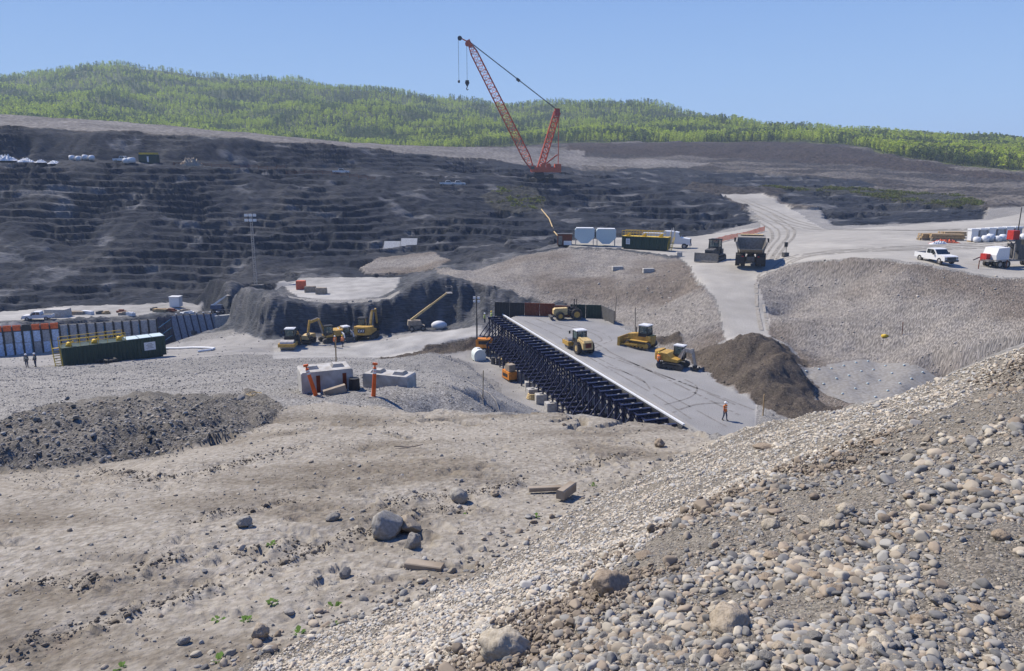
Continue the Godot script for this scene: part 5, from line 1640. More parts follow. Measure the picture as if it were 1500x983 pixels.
func compact_loader(at: Vector3, yaw: float):
	var t := thing("track_loader", "dark compact track loader beside the yellow excavator with raised boom", "loader", at, yaw)
	for z in [-0.8, 0.8]:
		track(t, z, -0.9, 0.9, 0.38, 0.4, M.black)
	var m := MB.new()
	m.prism([Vector2(-1.4, 0.4), Vector2(0.8, 0.4), Vector2(0.9, 1.0), Vector2(-0.3, 1.2), Vector2(-1.4, 1.5)], -0.6, 0.6)
	obj("body", m, M.darkgrey, t)
	cab(t, Vector3(0.0, 0.9, 0), Vector3(1.2, 1.35, 1.0), M.black, M.white)
	for z in [-0.75, 0.75]:
		m = MB.new()
		m.bar(Vector3(-1.2, 1.9, z), Vector3(1.2, 1.3, z), 0.14, 0.22)
		m.bar(Vector3(1.2, 1.3, z), Vector3(1.5, 0.4, z), 0.14, 0.2)
		m.bar(Vector3(-1.2, 1.0, z), Vector3(-1.2, 1.9, z), 0.14, 0.2)
		obj("lift_arm", m, M.white, t)
	m = MB.new()
	m.prism([Vector2(1.4, 0.1), Vector2(2.2, 0.1), Vector2(1.6, 0.25), Vector2(1.55, 0.8), Vector2(1.4, 0.8)], -0.95, 0.95)
	obj("bucket", m, M.darkgrey, t)

func small_roller(at: Vector3, yaw: float):
	var t := thing("trench_roller", "small yellow twin drum roller between the big machines", "roller", at, yaw)
	for x in [-0.7, 0.7]:
		var m := MB.new()
		m.tube(Vector3(x, 0.45, -0.6), Vector3(x, 0.45, 0.6), 0.45, 0.45, 18)
		obj("drum", m, M.track, t)
	var m2 := MB.new()
	m2.prism([Vector2(-1.1, 0.8), Vector2(1.1, 0.8), Vector2(1.0, 1.4), Vector2(0.2, 1.55), Vector2(-1.0, 1.45)], -0.55, 0.55)
	obj("body", m2, M.cream, t)
	m2 = MB.new()
	m2.box(Vector3(0, 0.65, 0), Vector3(2.3, 0.2, 1.3))
	obj("frame", m2, M.black, t)

func tractor(at: Vector3, yaw: float):
	var t := thing("tractor", "yellow tractor with twin exhausts by the dark wall at the deck's end", "tractor", at, yaw, "", 0.85)
	for q in [[-1.3, 0.95, 0.95], [1.5, 0.7, 0.8]]:
		for z in [-1.0, 1.0]:
			wheel(t, Vector3(q[0] * -1, q[1], z * q[2]), q[1], 0.5, M.yellow, true)
	var m := MB.new()
	m.prism([Vector2(-2.6, 1.0), Vector2(-2.6, 1.7), Vector2(-2.3, 1.95), Vector2(-0.2, 2.0), Vector2(-0.2, 0.9), Vector2(-2.2, 0.7)], -0.55, 0.55)
	obj("engine_hood", m, M.cream, t)
	m = MB.new()
	m.box(Vector3(0.2, 0.95, 0), Vector3(3.4, 0.4, 0.8))
	m.prism([Vector2(-0.2, 1.1), Vector2(1.9, 1.1), Vector2(1.9, 1.6), Vector2(0.8, 1.7), Vector2(-0.2, 1.5)], -0.8, 0.8)
	obj("chassis", m, M.black, t)
	m = MB.new()
	m.box(Vector3(0.6, 1.8, 0), Vector3(0.5, 0.5, 0.6))
	m.box(Vector3(0.9, 2.15, 0), Vector3(0.12, 0.6, 0.6))
	m.tube(Vector3(0.0, 1.7, 0), Vector3(0.15, 2.2, 0), 0.25, 0.25, 12)
	obj("seat", m, M.black, t)
	for x in [0.9, 1.3]:
		m = MB.new()
		m.tube(Vector3(x, 1.6, 0.75), Vector3(x, 3.6, 0.75), 0.07, 0.07, 8)
		obj("exhaust", m, M.black, t)
	m = MB.new()
	m.box(Vector3(-3.0, 0.5, 0), Vector3(0.4, 0.35, 2.2))
	m.bar(Vector3(-3.0, 0.6, 0), Vector3(-1.5, 0.9, 0), 0.3, 0.15)
	obj("spray_bar", m, M.darkgrey, t)

func semi_truck(at: Vector3, yaw: float):
	var t := thing("semi_truck", "white conventional cab semi truck parked behind the crest tank", "truck", at, yaw)
	var m := MB.new()
	m.prism([Vector2(0.2, 0.9), Vector2(0.2, 3.1), Vector2(0.6, 3.35), Vector2(1.3, 3.2), Vector2(1.75, 2.2), Vector2(3.6, 1.95), Vector2(3.75, 0.8)], -1.05, 1.05)
	m.prism([Vector2(-1.6, 1.0), Vector2(-1.6, 3.4), Vector2(0.2, 3.4), Vector2(0.2, 1.0)], -1.15, 1.15)
	obj("cab", m, M.white, t)
	m = MB.new()
	m.T = Transform3D(Basis(Vector3(0, 0, 1), 0.42), Vector3(1.55, 2.7, 0))
	m.box(Vector3.ZERO, Vector3(0.05, 0.85, 1.8))
	obj("windscreen", m, M.glass, t)
	m = MB.new()
	m.box(Vector3(3.72, 1.4, 0), Vector3(0.08, 0.95, 1.1))
	obj("grille", m, M.darkgrey, t)
	m = MB.new()
	m.box(Vector3(3.7, 0.7, 0), Vector3(0.25, 0.35, 2.2))
	obj("bumper", m, M.steel, t)
	for z in [-1.1, 1.1]:
		m = MB.new()
		m.tube(Vector3(0.0, 1.0, z), Vector3(0.0, 4.0, z), 0.09, 0.09, 8)
		obj("exhaust_stack", m, M.steel, t)
		for x in [2.6, -3.2, -4.5]:
			wheel(t, Vector3(x, 0.52, z * 0.9), 0.52, 0.35, M.steel)
	m = MB.new()
	m.box(Vector3(-2.5, 0.95, 0), Vector3(6.5, 0.3, 0.9))
	m.prism([Vector2(-6.0, 1.2), Vector2(-1.7, 1.2), Vector2(-1.7, 2.9), Vector2(-6.0, 2.9)], -1.15, 1.15)
	obj("body", m, M.white, t)

func drill_rig(at: Vector3, yaw: float):
	var t := thing("concrete_truck", "white and red concrete batching trailer with dark machinery at the bowl's rim", "truck", at, yaw)
	var m := MB.new()
	m.prism([Vector2(0.6, 0.9), Vector2(2.5, 0.9), Vector2(2.6, 1.7), Vector2(2.3, 2.6), Vector2(0.6, 2.7)], -1.1, 1.1)
	obj("cabinet", m, M.white, t)
	m = MB.new()
	m.box(Vector3(2.95, 1.35, 0.3), Vector3(0.6, 0.9, 1.0))
	obj("fuel_box", m, M.red, t)
	m = MB.new()
	m.box(Vector3(-1.5, 0.95, 0), Vector3(9.5, 0.25, 1.3))
	for x in [-4.5, -2.6, -0.6]:
		m.box(Vector3(x, 2.0, -0.6), Vector3(0.14, 2.2, 0.14))
		m.box(Vector3(x, 2.0, 0.6), Vector3(0.14, 2.2, 0.14))
	m.bar(Vector3(4.0, 0.9, 1.1), Vector3(0.2, 2.3, 1.1), 0.12, 0.16)
	m.bar(Vector3(0.2, 2.3, 1.1), Vector3(-3.5, 3.4, 1.1), 0.12, 0.16)
	m.bar(Vector3(-3.2, 1.0, 0.4), Vector3(-0.6, 3.2, 0.4), 0.5, 0.3)
	obj("frame", m, M.grey, t)
	m = MB.new()
	m.box(Vector3(-2.3, 2.0, 0), Vector3(2.4, 1.9, 1.6))
	m.tube(Vector3(-1.1, 2.2, -0.5), Vector3(-1.1, 3.6, -0.5), 0.35, 0.35, 12)
	m.prism([Vector2(-4.4, 2.2), Vector2(-2.6, 2.2), Vector2(-2.2, 3.6), Vector2(-4.8, 3.6)], -0.8, 0.8)
	obj("machinery", m, M.darkgrey, t)
	m = MB.new()
	m.box(Vector3(-0.9, 4.2, 0.2), Vector3(1.0, 1.2, 1.0))
	obj("hopper_box", m, M.red, t)
	m = MB.new()
	m.tube(Vector3(-1.6, 3.4, 0.3), Vector3(-1.7, 7.8, 0.3), 0.08, 0.05, 8)
	obj("vent_pipe", m, M.black, t)
	for x in [0.8, 1.9, -4.0, -5.0]:
		for z in [-1.0, 1.0]:
			wheel(t, Vector3(x, 0.5, z), 0.5, 0.35, M.steel)

func silo(label: String, at: Vector3, yaw: float):
	var t := thing("hopper_silo", label, "silo", at, yaw, "white silos by the green tank")
	var m := MB.new()
	m.prism([Vector2(-2.0, 1.7), Vector2(-2.0, 3.2), Vector2(-1.7, 3.5), Vector2(1.7, 3.5), Vector2(2.0, 3.2), Vector2(2.0, 1.7), Vector2(0.7, 0.5), Vector2(-0.7, 0.5)], -1.2, 1.2)
	obj("bin", m, M.teal, t)
	m = MB.new()
	m.box(Vector3(0, 3.54, 0), Vector3(3.5, 0.08, 2.5))
	obj("lid", m, M.white, t)
	for x in [-1.8, 1.8]:
		for z in [-1.05, 1.05]:
			m = MB.new()
			m.box(Vector3(x, 0.9, z), Vector3(0.14, 1.8, 0.14))
			obj("leg", m, M.steel, t)
	for x in [-1.2, -0.4, 0.4, 1.2]:
		m = MB.new()
		m.box(Vector3(x, 2.6, 1.22), Vector3(0.08, 1.7, 0.06))
		obj("rib", m, M.teal, t)

func shed(at: Vector3, yaw: float):
	var t := thing("site_shed", "small dark brown shed with white box in front, at the end of the silos", "shed", at, yaw)
	var m := MB.new()
	m.box(Vector3(0, 1.1, 0), Vector3(3.0, 2.2, 1.8))
	obj("wall", m, M.rust, t)
	m = MB.new()
	m.box(Vector3(0, 2.26, 0), Vector3(3.3, 0.1, 2.1))
	obj("roof", m, M.darkgrey, t)
	m = MB.new()
	m.box(Vector3(-0.9, 1.0, 0.92), Vector3(0.8, 1.8, 0.05))
	obj("door", m, M.greywood, t)
	m = MB.new()
	m.box(Vector3(0.6, 0.5, 1.5), Vector3(1.6, 0.8, 0.8))
	obj("white_box", m, M.white, t)

func bulkhead():
	var a := Vector3(-2.6, 4.9, -110.4); var b := Vector3(13.0, 4.9, -107.6)
	var t := thing("bulkhead_wall", "low wall of black and rust red sheets across the far end of the deck", "wall", a, head((b - a).x, (b - a).z))
	var L := a.distance_to(b)
	var mats := [M.black, M.black, M.rust, M.rust, M.rust, M.green, M.green]
	for i in 7:
		var m := MB.new()
		var hgt: float = 2.0 if i != 4 else 1.75
		m.box(Vector3(L * (i + 0.5) / 7, hgt / 2 - 0.2, 0), Vector3(L / 7 - 0.05, hgt + 0.4, 0.12))
		for k in 5:
			m.box(Vector3(L * (i + 0.1 + k * 0.2) / 7, hgt / 2, 0.09), Vector3(0.1, hgt, 0.08))
		obj("sheet", m, mats[i], t)
	var c := b; var d := Vector3(14.3, 4.9, -103.0)
	t = thing("return_wall", "short dark wall returning along the side of the deck", "wall", c, head((d - c).x, (d - c).z))
	L = c.distance_to(d)
	for i in 3:
		var m := MB.new()
		m.prism([Vector2(L * i / 3 + 0.02, -0.6), Vector2(L * (i + 1) / 3 - 0.02, -0.6), Vector2(L * (i + 1) / 3 - 0.02, 2.0), Vector2(L * i / 3 + 0.02, 2.0)], -0.06, 0.06)
		obj("sheet", m, M.darkgrey, t)

func delineator(label: String, at: Vector3, leanx: float, leanz: float):
	var t := thing("delineator_post", label, "post", at, 0.0, "orange delineator posts")
	var m := MB.new()
	m.tube(Vector3(0, 0.03, 0), Vector3(0, 0.82, 0), 0.075, 0.06, 14)
	m.tube(Vector3(0, 0.98, 0), Vector3(0, 1.02, 0), 0.055, 0.055, 14)
	obj("tube", m, M.orange, t)
	for q in [[0.82, 0.9], [0.92, 0.98]]:
		m = MB.new()
		m.tube(Vector3(0, q[0], 0), Vector3(0, q[1], 0), 0.06, 0.058, 14)
		obj("white_band", m, M.white, t)
	m = MB.new()
	m.tube(Vector3(0, 0.9, 0), Vector3(0, 0.92, 0), 0.06, 0.06, 14)
	obj("orange_band", m, M.orange, t)
	m = MB.new()
	m.tube(Vector3(0, 1.02, 0), Vector3(0, 1.1, 0), 0.025, 0.025, 8)
	m.box(Vector3(0, 1.14, 0), Vector3(0.16, 0.07, 0.05))
	obj("grip", m, M.orange, t)
	m = MB.new()
	m.tube(Vector3(0, 0.0, 0), Vector3(0, 0.05, 0), 0.2, 0.17, 8)
	obj("base", m, M.grey, t)
	t.rotation = Vector3(leanx, 0, leanz)

func light_tower():
	var t := thing("light_tower", "orange light tower generator with a tall dark lamp mast by the ramp", "light tower", on(-4.0, -105.6), head(1, 0.1))
	var m := MB.new()
	m.prism([Vector2(-1.15, 0.7), Vector2(1.15, 0.7), Vector2(1.15, 1.8), Vector2(0.95, 2.0), Vector2(-0.95, 2.0), Vector2(-1.15, 1.8)], -0.65, 0.65)
	var b := obj("housing", m, M.genorange, t)
	m = MB.new()
	m.box(Vector3(0, 1.5, 0.66), Vector3(1.5, 0.5, 0.03))
	obj("vent_panel", m, M.black, b)
	for z in [-0.7, 0.7]:
		wheel(t, Vector3(0.1, 0.38, z), 0.38, 0.22, M.white)
	m = MB.new()
	m.box(Vector3(0, 0.6, 0), Vector3(2.6, 0.14, 1.0))
	m.bar(Vector3(1.2, 0.55, 0), Vector3(2.4, 0.35, 0), 0.1, 0.1)
	obj("trailer_frame", m, M.black, t)
	m = MB.new()
	m.tube(Vector3(-1.0, 0.7, 0.4), Vector3(-1.0, 5.0, 0.4), 0.11, 0.11, 8)
	m.tube(Vector3(-1.0, 5.0, 0.4), Vector3(-1.0, 7.9, 0.4), 0.07, 0.07, 8)
	var ms := obj("mast", m, M.black, t)
	for q in [[-0.3, 7.5], [0.3, 7.5], [-0.3, 8.0], [0.3, 8.0]]:
		m = MB.new()
		m.box(Vector3(-1.0 + q[0], q[1], 0.5), Vector3(0.34, 0.3, 0.2))
		obj("flood_lamp", m, M.white, ms)

func generator_set():
	var t := thing("generator", "squat yellow generator on skids near the navy frames", "generator", on(-0.3, -92.0), head(0.5, 0.9))
	var m := MB.new()
	m.prism([Vector2(-0.9, 0.2), Vector2(0.9, 0.2), Vector2(0.9, 1.15), Vector2(-0.9, 1.25)], -0.6, 0.6)
	obj("housing", m, M.genorange, t)
	m = MB.new()
	m.box(Vector3(0.2, 1.65, 0), Vector3(1.0, 0.85, 0.9))
	obj("upper_housing", m, M.greywood, t)
	m = MB.new()
	for z in [-0.5, 0.5]:
		m.box(Vector3(0, 0.1, z), Vector3(2.2, 0.2, 0.15))
	obj("skid", m, M.black, t)
	m = MB.new()
	m.box(Vector3(-0.1, 0.7, 0.61), Vector3(1.2, 0.4, 0.03))
	obj("vent_panel", m, M.black, t)

func water_tank():
	var t := thing("water_tank", "pale round ended plastic water tank in front of the light tower", "tank", on(-4.7, -102.6), head(0.3, 1))
	var m := MB.new()
	var pts := []
	for i in 13:
		var a := PI * i / 12
		pts.append(Vector2(cos(a) * 0.85, 0.75 + sin(a) * 0.85))
	pts.append(Vector2(-0.8, 0.05)); pts.append(Vector2(0.8, 0.05))
	m.T = Transform3D(Basis(Vector3.UP, PI / 2), Vector3.ZERO)
	m.prism(pts, -0.9, 0.9)
	obj("tank", m, M.poly, t)
	m = MB.new()
	m.tube(Vector3(0, 1.55, 0), Vector3(0, 1.72, 0), 0.22, 0.22, 12)
	obj("lid", m, M.white, t)
	for x in [-0.5, 0.5]:
		m = MB.new()
		m.box(Vector3(x, 0.04, 0), Vector3(0.15, 0.08, 1.9))
		obj("skid", m, M.black, t)

func lamp_mast():
	var t := thing("lamp_mast", "tall thin grey lattice lamp mast with floodlights on the pale platform", "lamp mast", on(-52.3, -152.0), 0.0)
	var m := MB.new()
	lattice(m, Vector3.ZERO, Vector3(0, 15.2, 0), 0.5, 0.35, Vector3(0, 0, 1), 18, 0.04, 0.02)
	obj("mast", m, M.steel, t)
	for i in 3:
		for j in 2:
			m = MB.new()
			m.box(Vector3(-0.85 + i * 0.85, 14.2 + j * 1.0, 0.4), Vector3(0.6, 0.5, 0.3))
			obj("flood_lamp", m, M.white, t)
	m = MB.new()
	for j in 2:
		m.box(Vector3(0, 14.2 + j, 0.15), Vector3(2.3, 0.12, 0.12))
	obj("crossarm", m, M.steel, t)
	m = MB.new()
	m.box(Vector3(0.2, 0.6, 0), Vector3(2.6, 1.1, 1.6))
	obj("generator_box", m, M.darkgrey, t)

func boom_lift(label: String, at: Vector3, yaw: float, base: Material, elev: float, len_: float):
	var t := thing("boom_lift", label, "boom lift", at, yaw)
	for x in [-0.9, 0.9]:
		for z in [-0.8, 0.8]:
			wheel(t, Vector3(x, 0.42, z), 0.42, 0.35, M.grey)
	var m := MB.new()
	m.box(Vector3(0, 0.6, 0), Vector3(2.4, 0.4, 1.2))
	m.prism([Vector2(-1.5, 0.9), Vector2(0.8, 0.9), Vector2(0.6, 1.6), Vector2(-1.4, 1.7)], -0.6, 0.6)
	obj("chassis", m, base, t)
	var a := Vector3(-0.9, 1.7, 0)
	var d := Vector3(cos(elev), sin(elev), 0)
	m = MB.new()
	m.bar(a, a + d * len_ * 0.55, 0.32, 0.36)
	m.bar(a + d * len_ * 0.5, a + d * len_, 0.22, 0.26)
	obj("boom", m, M.cream if len_ > 5.0 else M.white, t)
	m = MB.new()
	var e := a + d * len_ + Vector3(0.3, 0, 0)
	m.box(e, Vector3(0.9, 0.08, 1.5))
	for x in [-0.45, 0.45]:
		for z in [-0.75, 0.75]:
			m.tube(e + Vector3(x, 0, z), e + Vector3(x, 1.0, z), 0.03, 0.03, 5)
	for z in [-0.75, 0.75]:
		m.tube(e + Vector3(-0.45, 1.0, z), e + Vector3(0.45, 1.0, z), 0.03, 0.03, 5)
	for x in [-0.45, 0.45]:
		m.tube(e + Vector3(x, 1.0, -0.75), e + Vector3(x, 1.0, 0.75), 0.03, 0.03, 5)
	obj("basket", m, M.grey, t)

func sack_mesh(seed_: int, s: Vector3) -> MB:
	var m := MB.new()
	var r := RandomNumberGenerator.new()
	r.seed = seed_
	var n := fnoise(seed_, 1.4, 2)
	var k := 14; var j := 9
	var P := func(i: int, q: int) -> Vector3:
		var b := TAU * i / k; var a := PI * q / j - PI / 2
		var d := Vector3(cos(a) * cos(b), sin(a), cos(a) * sin(b))
		var box := Vector3(signf(d.x) * pow(absf(d.x), 0.55), signf(d.y) * pow(absf(d.y), 0.6), signf(d.z) * pow(absf(d.z), 0.55))
		return box * s * 0.5 * (1 + 0.12 * n.get_noise_3dv(d * 1.6)) + Vector3(0, s.y * 0.5, 0)
	for q in j:
		for i in k:
			var c: Vector3 = Vector3(0, s.y * 0.5, 0)
			var a: Vector3 = P.call(i, q); var b: Vector3 = P.call(i + 1, q); var d: Vector3 = P.call(i + 1, q + 1); var e: Vector3 = P.call(i, q + 1)
			m.tri(a, b, d, a - c, b - c, d - c)
			m.tri(a, d, e, a - c, d - c, e - c)
	return m

func stores():
	# white bulk bags and shrink wrapped stacks on the right of the pad
	for i in 8:
		var o := obj("bulk_bag", sack_mesh(40 + i, Vector3(1.15, 1.0 + 0.2 * (i % 3), 1.15)), M.sack, self)
		o.position = on(82.2 + i * 1.12, -133.2 + 0.5 * (i % 2))
		tag(o, "bulging white bulk bag in the row in front of the wrapped stacks", "bag", "white bulk bags on the pad")
	for i in 6:
		var t := thing("wrapped_stack", "tall white wrapped pallet stack behind the bulk bags", "pallet stack", on(82.6 + i * 1.55, -135.3), 0.05, "wrapped pallet stacks on the pad")
		var m := MB.new()
		m.box(Vector3(0, 0.08, 0), Vector3(1.3, 0.15, 1.1))
		obj("pallet", m, M.wood, t)
		m = MB.new()
		m.box(Vector3(0, 1.15, 0), Vector3(1.25, 1.9, 1.05))
		obj("load", m, M.panelgrey if i % 2 else M.sack, t)
		m = MB.new()
		m.box(Vector3(0, 2.15, 0), Vector3(1.45, 0.3, 1.2))
		obj("cover", m, M.sack, t)
	for q in [[78.0, -141.0, 0.1, 0.9], [79.8, -138.6, -0.2, 1.3], [83.5, -143.0, 0.05, 1.0]]:
		var t := thing("timber_stack", "brown stack of squared timbers beside the white wrapped stacks", "timber stack", on(q[0], q[1]), q[2], "timber stacks on the pad")
		for i in 4:
			for j in 3:
				var m := MB.new()
				m.box(Vector3(rng.randf_range(-0.3, 0.3), 0.2 + j * 0.42, -0.75 + i * 0.5), Vector3(4.2 * q[3], 0.36, 0.42))
				obj("timber", m, M.wood if (i + j) % 3 else M.greywood, t)
	var o2 := obj("orange_netting", heap(6, Vector3(5.5, 0.7, 1.2)), M.netting, self)
	o2.position = on(76.2, -132.5)
	tag(o2, "crumpled orange and white netting heap in front of the timber stacks", "netting")
	o2 = obj("white_sheeting", heap(9, Vector3(3.4, 0.6, 1.0)), M.sack, self)
	o2.position = on(74.6, -131.6)
	tag(o2, "crumpled white sheeting on the ground beside the orange netting", "sheeting")
	# orange mesh fence behind the dump truck: posts and slack strands
	var f := thing("mesh_fence", "sagging orange plastic mesh fence behind the dump truck", "fence", on(45.7, -160.0), 0.0)
	var pts := []
	for i in 10:
		var x := 42.0 + i * 2.0; var z := -158.0 - i * 2.4
		pts.append(Vector3(x, ground(x, z), z) - f.position)
	for i in 10:
		var m := MB.new()
		m.tube(pts[i], pts[i] + Vector3(0, 1.3, 0), 0.04, 0.04, 5)
		obj("post", m, M.wood, f)
	for i in 9:
		var m := MB.new()
		for k in 7:
			var h0 := 0.2 + k * 0.16
			var mid: Vector3 = (pts[i] + pts[i + 1]) * 0.5 + Vector3(0, h0 - 0.12, 0)
			m.path([pts[i] + Vector3(0, h0, 0), mid, pts[i + 1] + Vector3(0, h0, 0)], 0.035, 4)
		for k in 12:
			var p: Vector3 = pts[i].lerp(pts[i + 1], k / 12.0)
			m.tube(p + Vector3(0, 0.15, 0), p + Vector3(0, 1.15, 0), 0.03, 0.03, 4)
		obj("mesh_panel", m, M.netting, f)
	# traffic counter on a block by the pad
	var s := thing("signal_stand", "small dark signal head on a pole standing on a block by the road", "signal", on(44.6, -122.5), 0.3)
	var m := MB.new()
	m.box(Vector3(0, 0.35, 0), Vector3(0.9, 0.7, 0.7))
	obj("base_block", m, M.darkgrey, s)
	m = MB.new()
	m.tube(Vector3(0.1, 0.7, 0), Vector3(0.1, 1.9, 0), 0.06, 0.06, 6)
	obj("pole", m, M.greywood, s)
	m = MB.new()
	m.box(Vector3(0, 2.0, 0), Vector3(0.45, 0.75, 0.3))
	obj("head", m, M.black, s)
	# low rail barrier at the rim
	var r := thing("rail_barrier", "low brown pole barrier at the rim near the concrete trailer", "barrier", on(60.5, -97.0), head(1, -0.2))
	for x in [0.0, 4.2]:
		m = MB.new()
		m.tube(Vector3(x, 0, 0), Vector3(x, 1.1, 0), 0.06, 0.06, 6)
		obj("post", m, M.rust, r)
	m = MB.new()
	m.tube(Vector3(-0.1, 1.05, 0), Vector3(4.4, 1.05, 0), 0.05, 0.05, 6)
	obj("rail", m, M.greywood, r)

func heap(seed_: int, s: Vector3) -> MB:
	var m := MB.new()
	var n := fnoise(seed_, 0.8, 2)
	var k := 26; var j := 12
	var P := func(i: int, q: int) -> Vector3:
		var u := i / float(k) * 2 - 1; var w := q / float(j) * 2 - 1
		var e := maxf(0, 1 - u * u) * maxf(0, 1 - w * w)
		return Vector3(u * s.x / 2, (e * s.y) * (0.7 + 0.9 * absf(n.get_noise_2d(u * 4, w * 2))) - 0.04, w * s.z / 2)
	for i in k:
		for q in j:
			var a: Vector3 = P.call(i, q); var b: Vector3 = P.call(i + 1, q); var d: Vector3 = P.call(i + 1, q + 1); var e: Vector3 = P.call(i, q + 1)
			var nn := (e - a).cross(b - a)
			m.quad(a, b, d, e, nn.normalized() if nn.y > 0 else -nn.normalized())
	return m

func stake(label: String, at: Vector3, h: float, mat: Material, w := 0.05, group := "survey stakes"):
	var m := MB.new()
	m.box(Vector3(0, h / 2 - 0.1, 0), Vector3(w, h + 0.2, w * 0.6))
	m.prism([Vector2(-w / 2, h - 0.001), Vector2(w / 2, h - 0.001), Vector2(0, h + w)], -w * 0.3, w * 0.3)
	var o := obj("survey_stake", m, mat, self)
	o.position = at
	o.rotation = Vector3(rng.randf_range(-0.05, 0.05), rng.randf(), rng.randf_range(-0.05, 0.05))
	tag(o, label, "stake", group)

func small_things():
	stake("tall thin wooden stake on the gravel in front of the yellow generator", on(-2.0, -49.6), 2.0, M.wood, 0.06)
	stake("wooden stake at the low corner of the deck by the dark gravel", on(22.0, -62.8), 1.9, M.wood, 0.1)
	stake("wooden stake in front of two workers behind the concrete block", on(-13.3, -55.0), 2.1, M.wood, 0.09)
	stake("short red stake beside a yellow bag on the right gravel slope", on(43.7, -82.2), 1.3, M.rust, 0.12)
	stake("tall brown pole at the far right side of the deck", on(14.8, -105.8), 3.6, M.greywood, 0.12)
	stake("tall brown pole behind the yellow bulldozer", on(16.4, -97.6), 3.4, M.greywood, 0.12)
	var o := obj("sand_bag", sack_mesh(77, Vector3(0.75, 0.36, 0.5)), M.railyellow, self)
	o.position = on(42.0, -82.6, -0.05)
	tag(o, "yellow bag lying on the right gravel slope", "bag")
	# coil of cream hose and jumble beside the blocks
	var m := MB.new()
	for k in 4:
		var ring := []
		for i in 17:
			ring.append(Vector3(cos(TAU * i / 16) * (0.75 - 0.05 * k), 0.12 + k * 0.16, sin(TAU * i / 16) * (0.6 - 0.04 * k)))
		m.path(ring, 0.1, 6)
	o = obj("hose_coil", m, M.cream, self)
	o.position = on(2.5, -83.8)
	tag(o, "coil of cream coloured hose on the ground beside the blocks", "hose")
	# lumber and props piled near the light tower
	for i in 7:
		m = MB.new()
		var l := rng.randf_range(1.6, 3.0)
		m.bar(Vector3(-l / 2, 0.12, 0), Vector3(l / 2, rng.randf_range(0.1, 0.7), rng.randf_range(-0.4, 0.4)), 0.22, 0.1)
		o = obj("loose_board", m, M.cream if i % 2 else M.greywood, self)
		o.position = on(-1.9 + i * 0.45, -102.5 + i * 1.1, 0.02)
		o.rotation.y = rng.randf_range(0.5, 1.5)
		tag(o, "pale loose board leaning in the clutter at the foot of the navy frames", "board", "boards below the navy frames")
	for i in 4:
		m = MB.new()
		m.tube(Vector3(0, 0, 0), Vector3(0, 0.9, 0), 0.32, 0.32, 12)
		m.tube(Vector3(0, 0.9, 0), Vector3(0, 0.93, 0), 0.3, 0.3, 12)
		o = obj("steel_drum", m, M.darkgrey, self)
		o.position = on(-2.6 + 0.75 * i, -100.2 + 0.3 * (i % 2))
		tag(o, "dark steel drum in the group behind the yellow generator", "drum", "drums by the generator")
	for q in [[[-3.6, -56.0], [-1.2, -46.0]], [[-2.6, -55.0], [-0.2, -46.5]]]:
		m = MB.new()
		var a := on(q[0][0], q[0][1], 0.06); var b := on(q[1][0], q[1][1], 0.06)
		var pts := []
		for i in 9:
			var p := a.lerp(b, i / 8.0)
			pts.append(on(p.x + 0.1 * sin(i * 1.3), p.z, 0.06) - a)
		m.path(pts, 0.03)
		o = obj("water_pipe", m, M.grey, self)
		o.position = a
		tag(o, "thin pale pipe laid down the gravel bank toward the navy frames", "pipe", "thin pipes on the gravel bank")
	# black pipe stub between the concrete blocks
	m = MB.new()
	m.tube(Vector3(0, -0.1, 0), Vector3(0, 0.42, 0), 0.2, 0.18, 14)
	o = obj("pipe_stub", m, M.black, self)
	o.position = on(-5.45, -25.0)
	tag(o, "short black upright pipe between the two concrete blocks", "pipe")
	m = MB.new()
	m.box(Vector3(0, 0.1, 0), Vector3(0.75, 0.26, 0.2), Basis(Vector3(0, 0, 1), 0.2))
	o = obj("wood_offcut", m, M.greywood, self)
	o.position = on(-6.0, -24.45)
	o.rotation.y = 0.4
	tag(o, "brown board offcut at the foot of the big concrete block", "board")
	# tangle of pale rope left of the block
	m = MB.new()
	var pr := []
	for i in 40:
		pr.append(Vector3(cos(i * 0.5) * 0.25 * sin(i * 0.23), 0.02 + 0.04 * absf(sin(i * 0.9)), sin(i * 0.5) * 0.2))
	m.path(pr, 0.008, 4)
	o = obj("rope_tangle", m, M.cream, self)
	o.position = on(-8.2, -22.9)
	tag(o, "tangle of pale rope on the dirt left of the concrete block", "rope")
	# timber in the foreground
	plank("grey squared timber lying flat where mud meets pebbles", on(0.55, -11.55, 0.04), 0.1, Vector3(0.55, 0.07, 0.09))
	plank("short weathered timber block set across the flat timber's end", on(0.87, -11.2, 0.06), 1.0, Vector3(0.42, 0.15, 0.14))
	plank("split weathered plank lying below the broken boulder", on(-1.05, -8.2, 0.04), -0.25, Vector3(0.46, 0.09, 0.14))
	m = MB.new()
	m.path([Vector3(-0.3, 0.05, 0.05), Vector3(-0.1, 0.02, 0), Vector3(0.1, 0.03, 0.02), Vector3(0.3, 0.06, -0.03)], 0.014, 6)
	m.path([Vector3(-0.2, 0.02, 0.12), Vector3(0.05, 0.02, 0.02)], 0.01, 6)
	o = obj("dry_stick", m, M.greywood, self)
	o.position = on(-2.2, -15.1, 0.01)
	tag(o, "forked dry stick lying alone on the mud", "stick")
	# grey felt sheet in the bowl with small white weights
	sheet()
	# hose by the trench
	m = MB.new()
	var hp := []
	for q in [[-56.5, -119.0], [-53.0, -116.0], [-49.0, -112.5], [-45.5, -109.0], [-43.5, -106.8], [-43.2, -104.8], [-44.6, -103.6]]:
		hp.append(on(q[0], q[1], 0.2) - on(-50, -112))
	m.path(hp, 0.17, 8)
	o = obj("drain_hose", m, M.sack, self)
	o.position = on(-50, -112)
	tag(o, "thick white drain hose curving over the dirt right of the green tank", "hose")
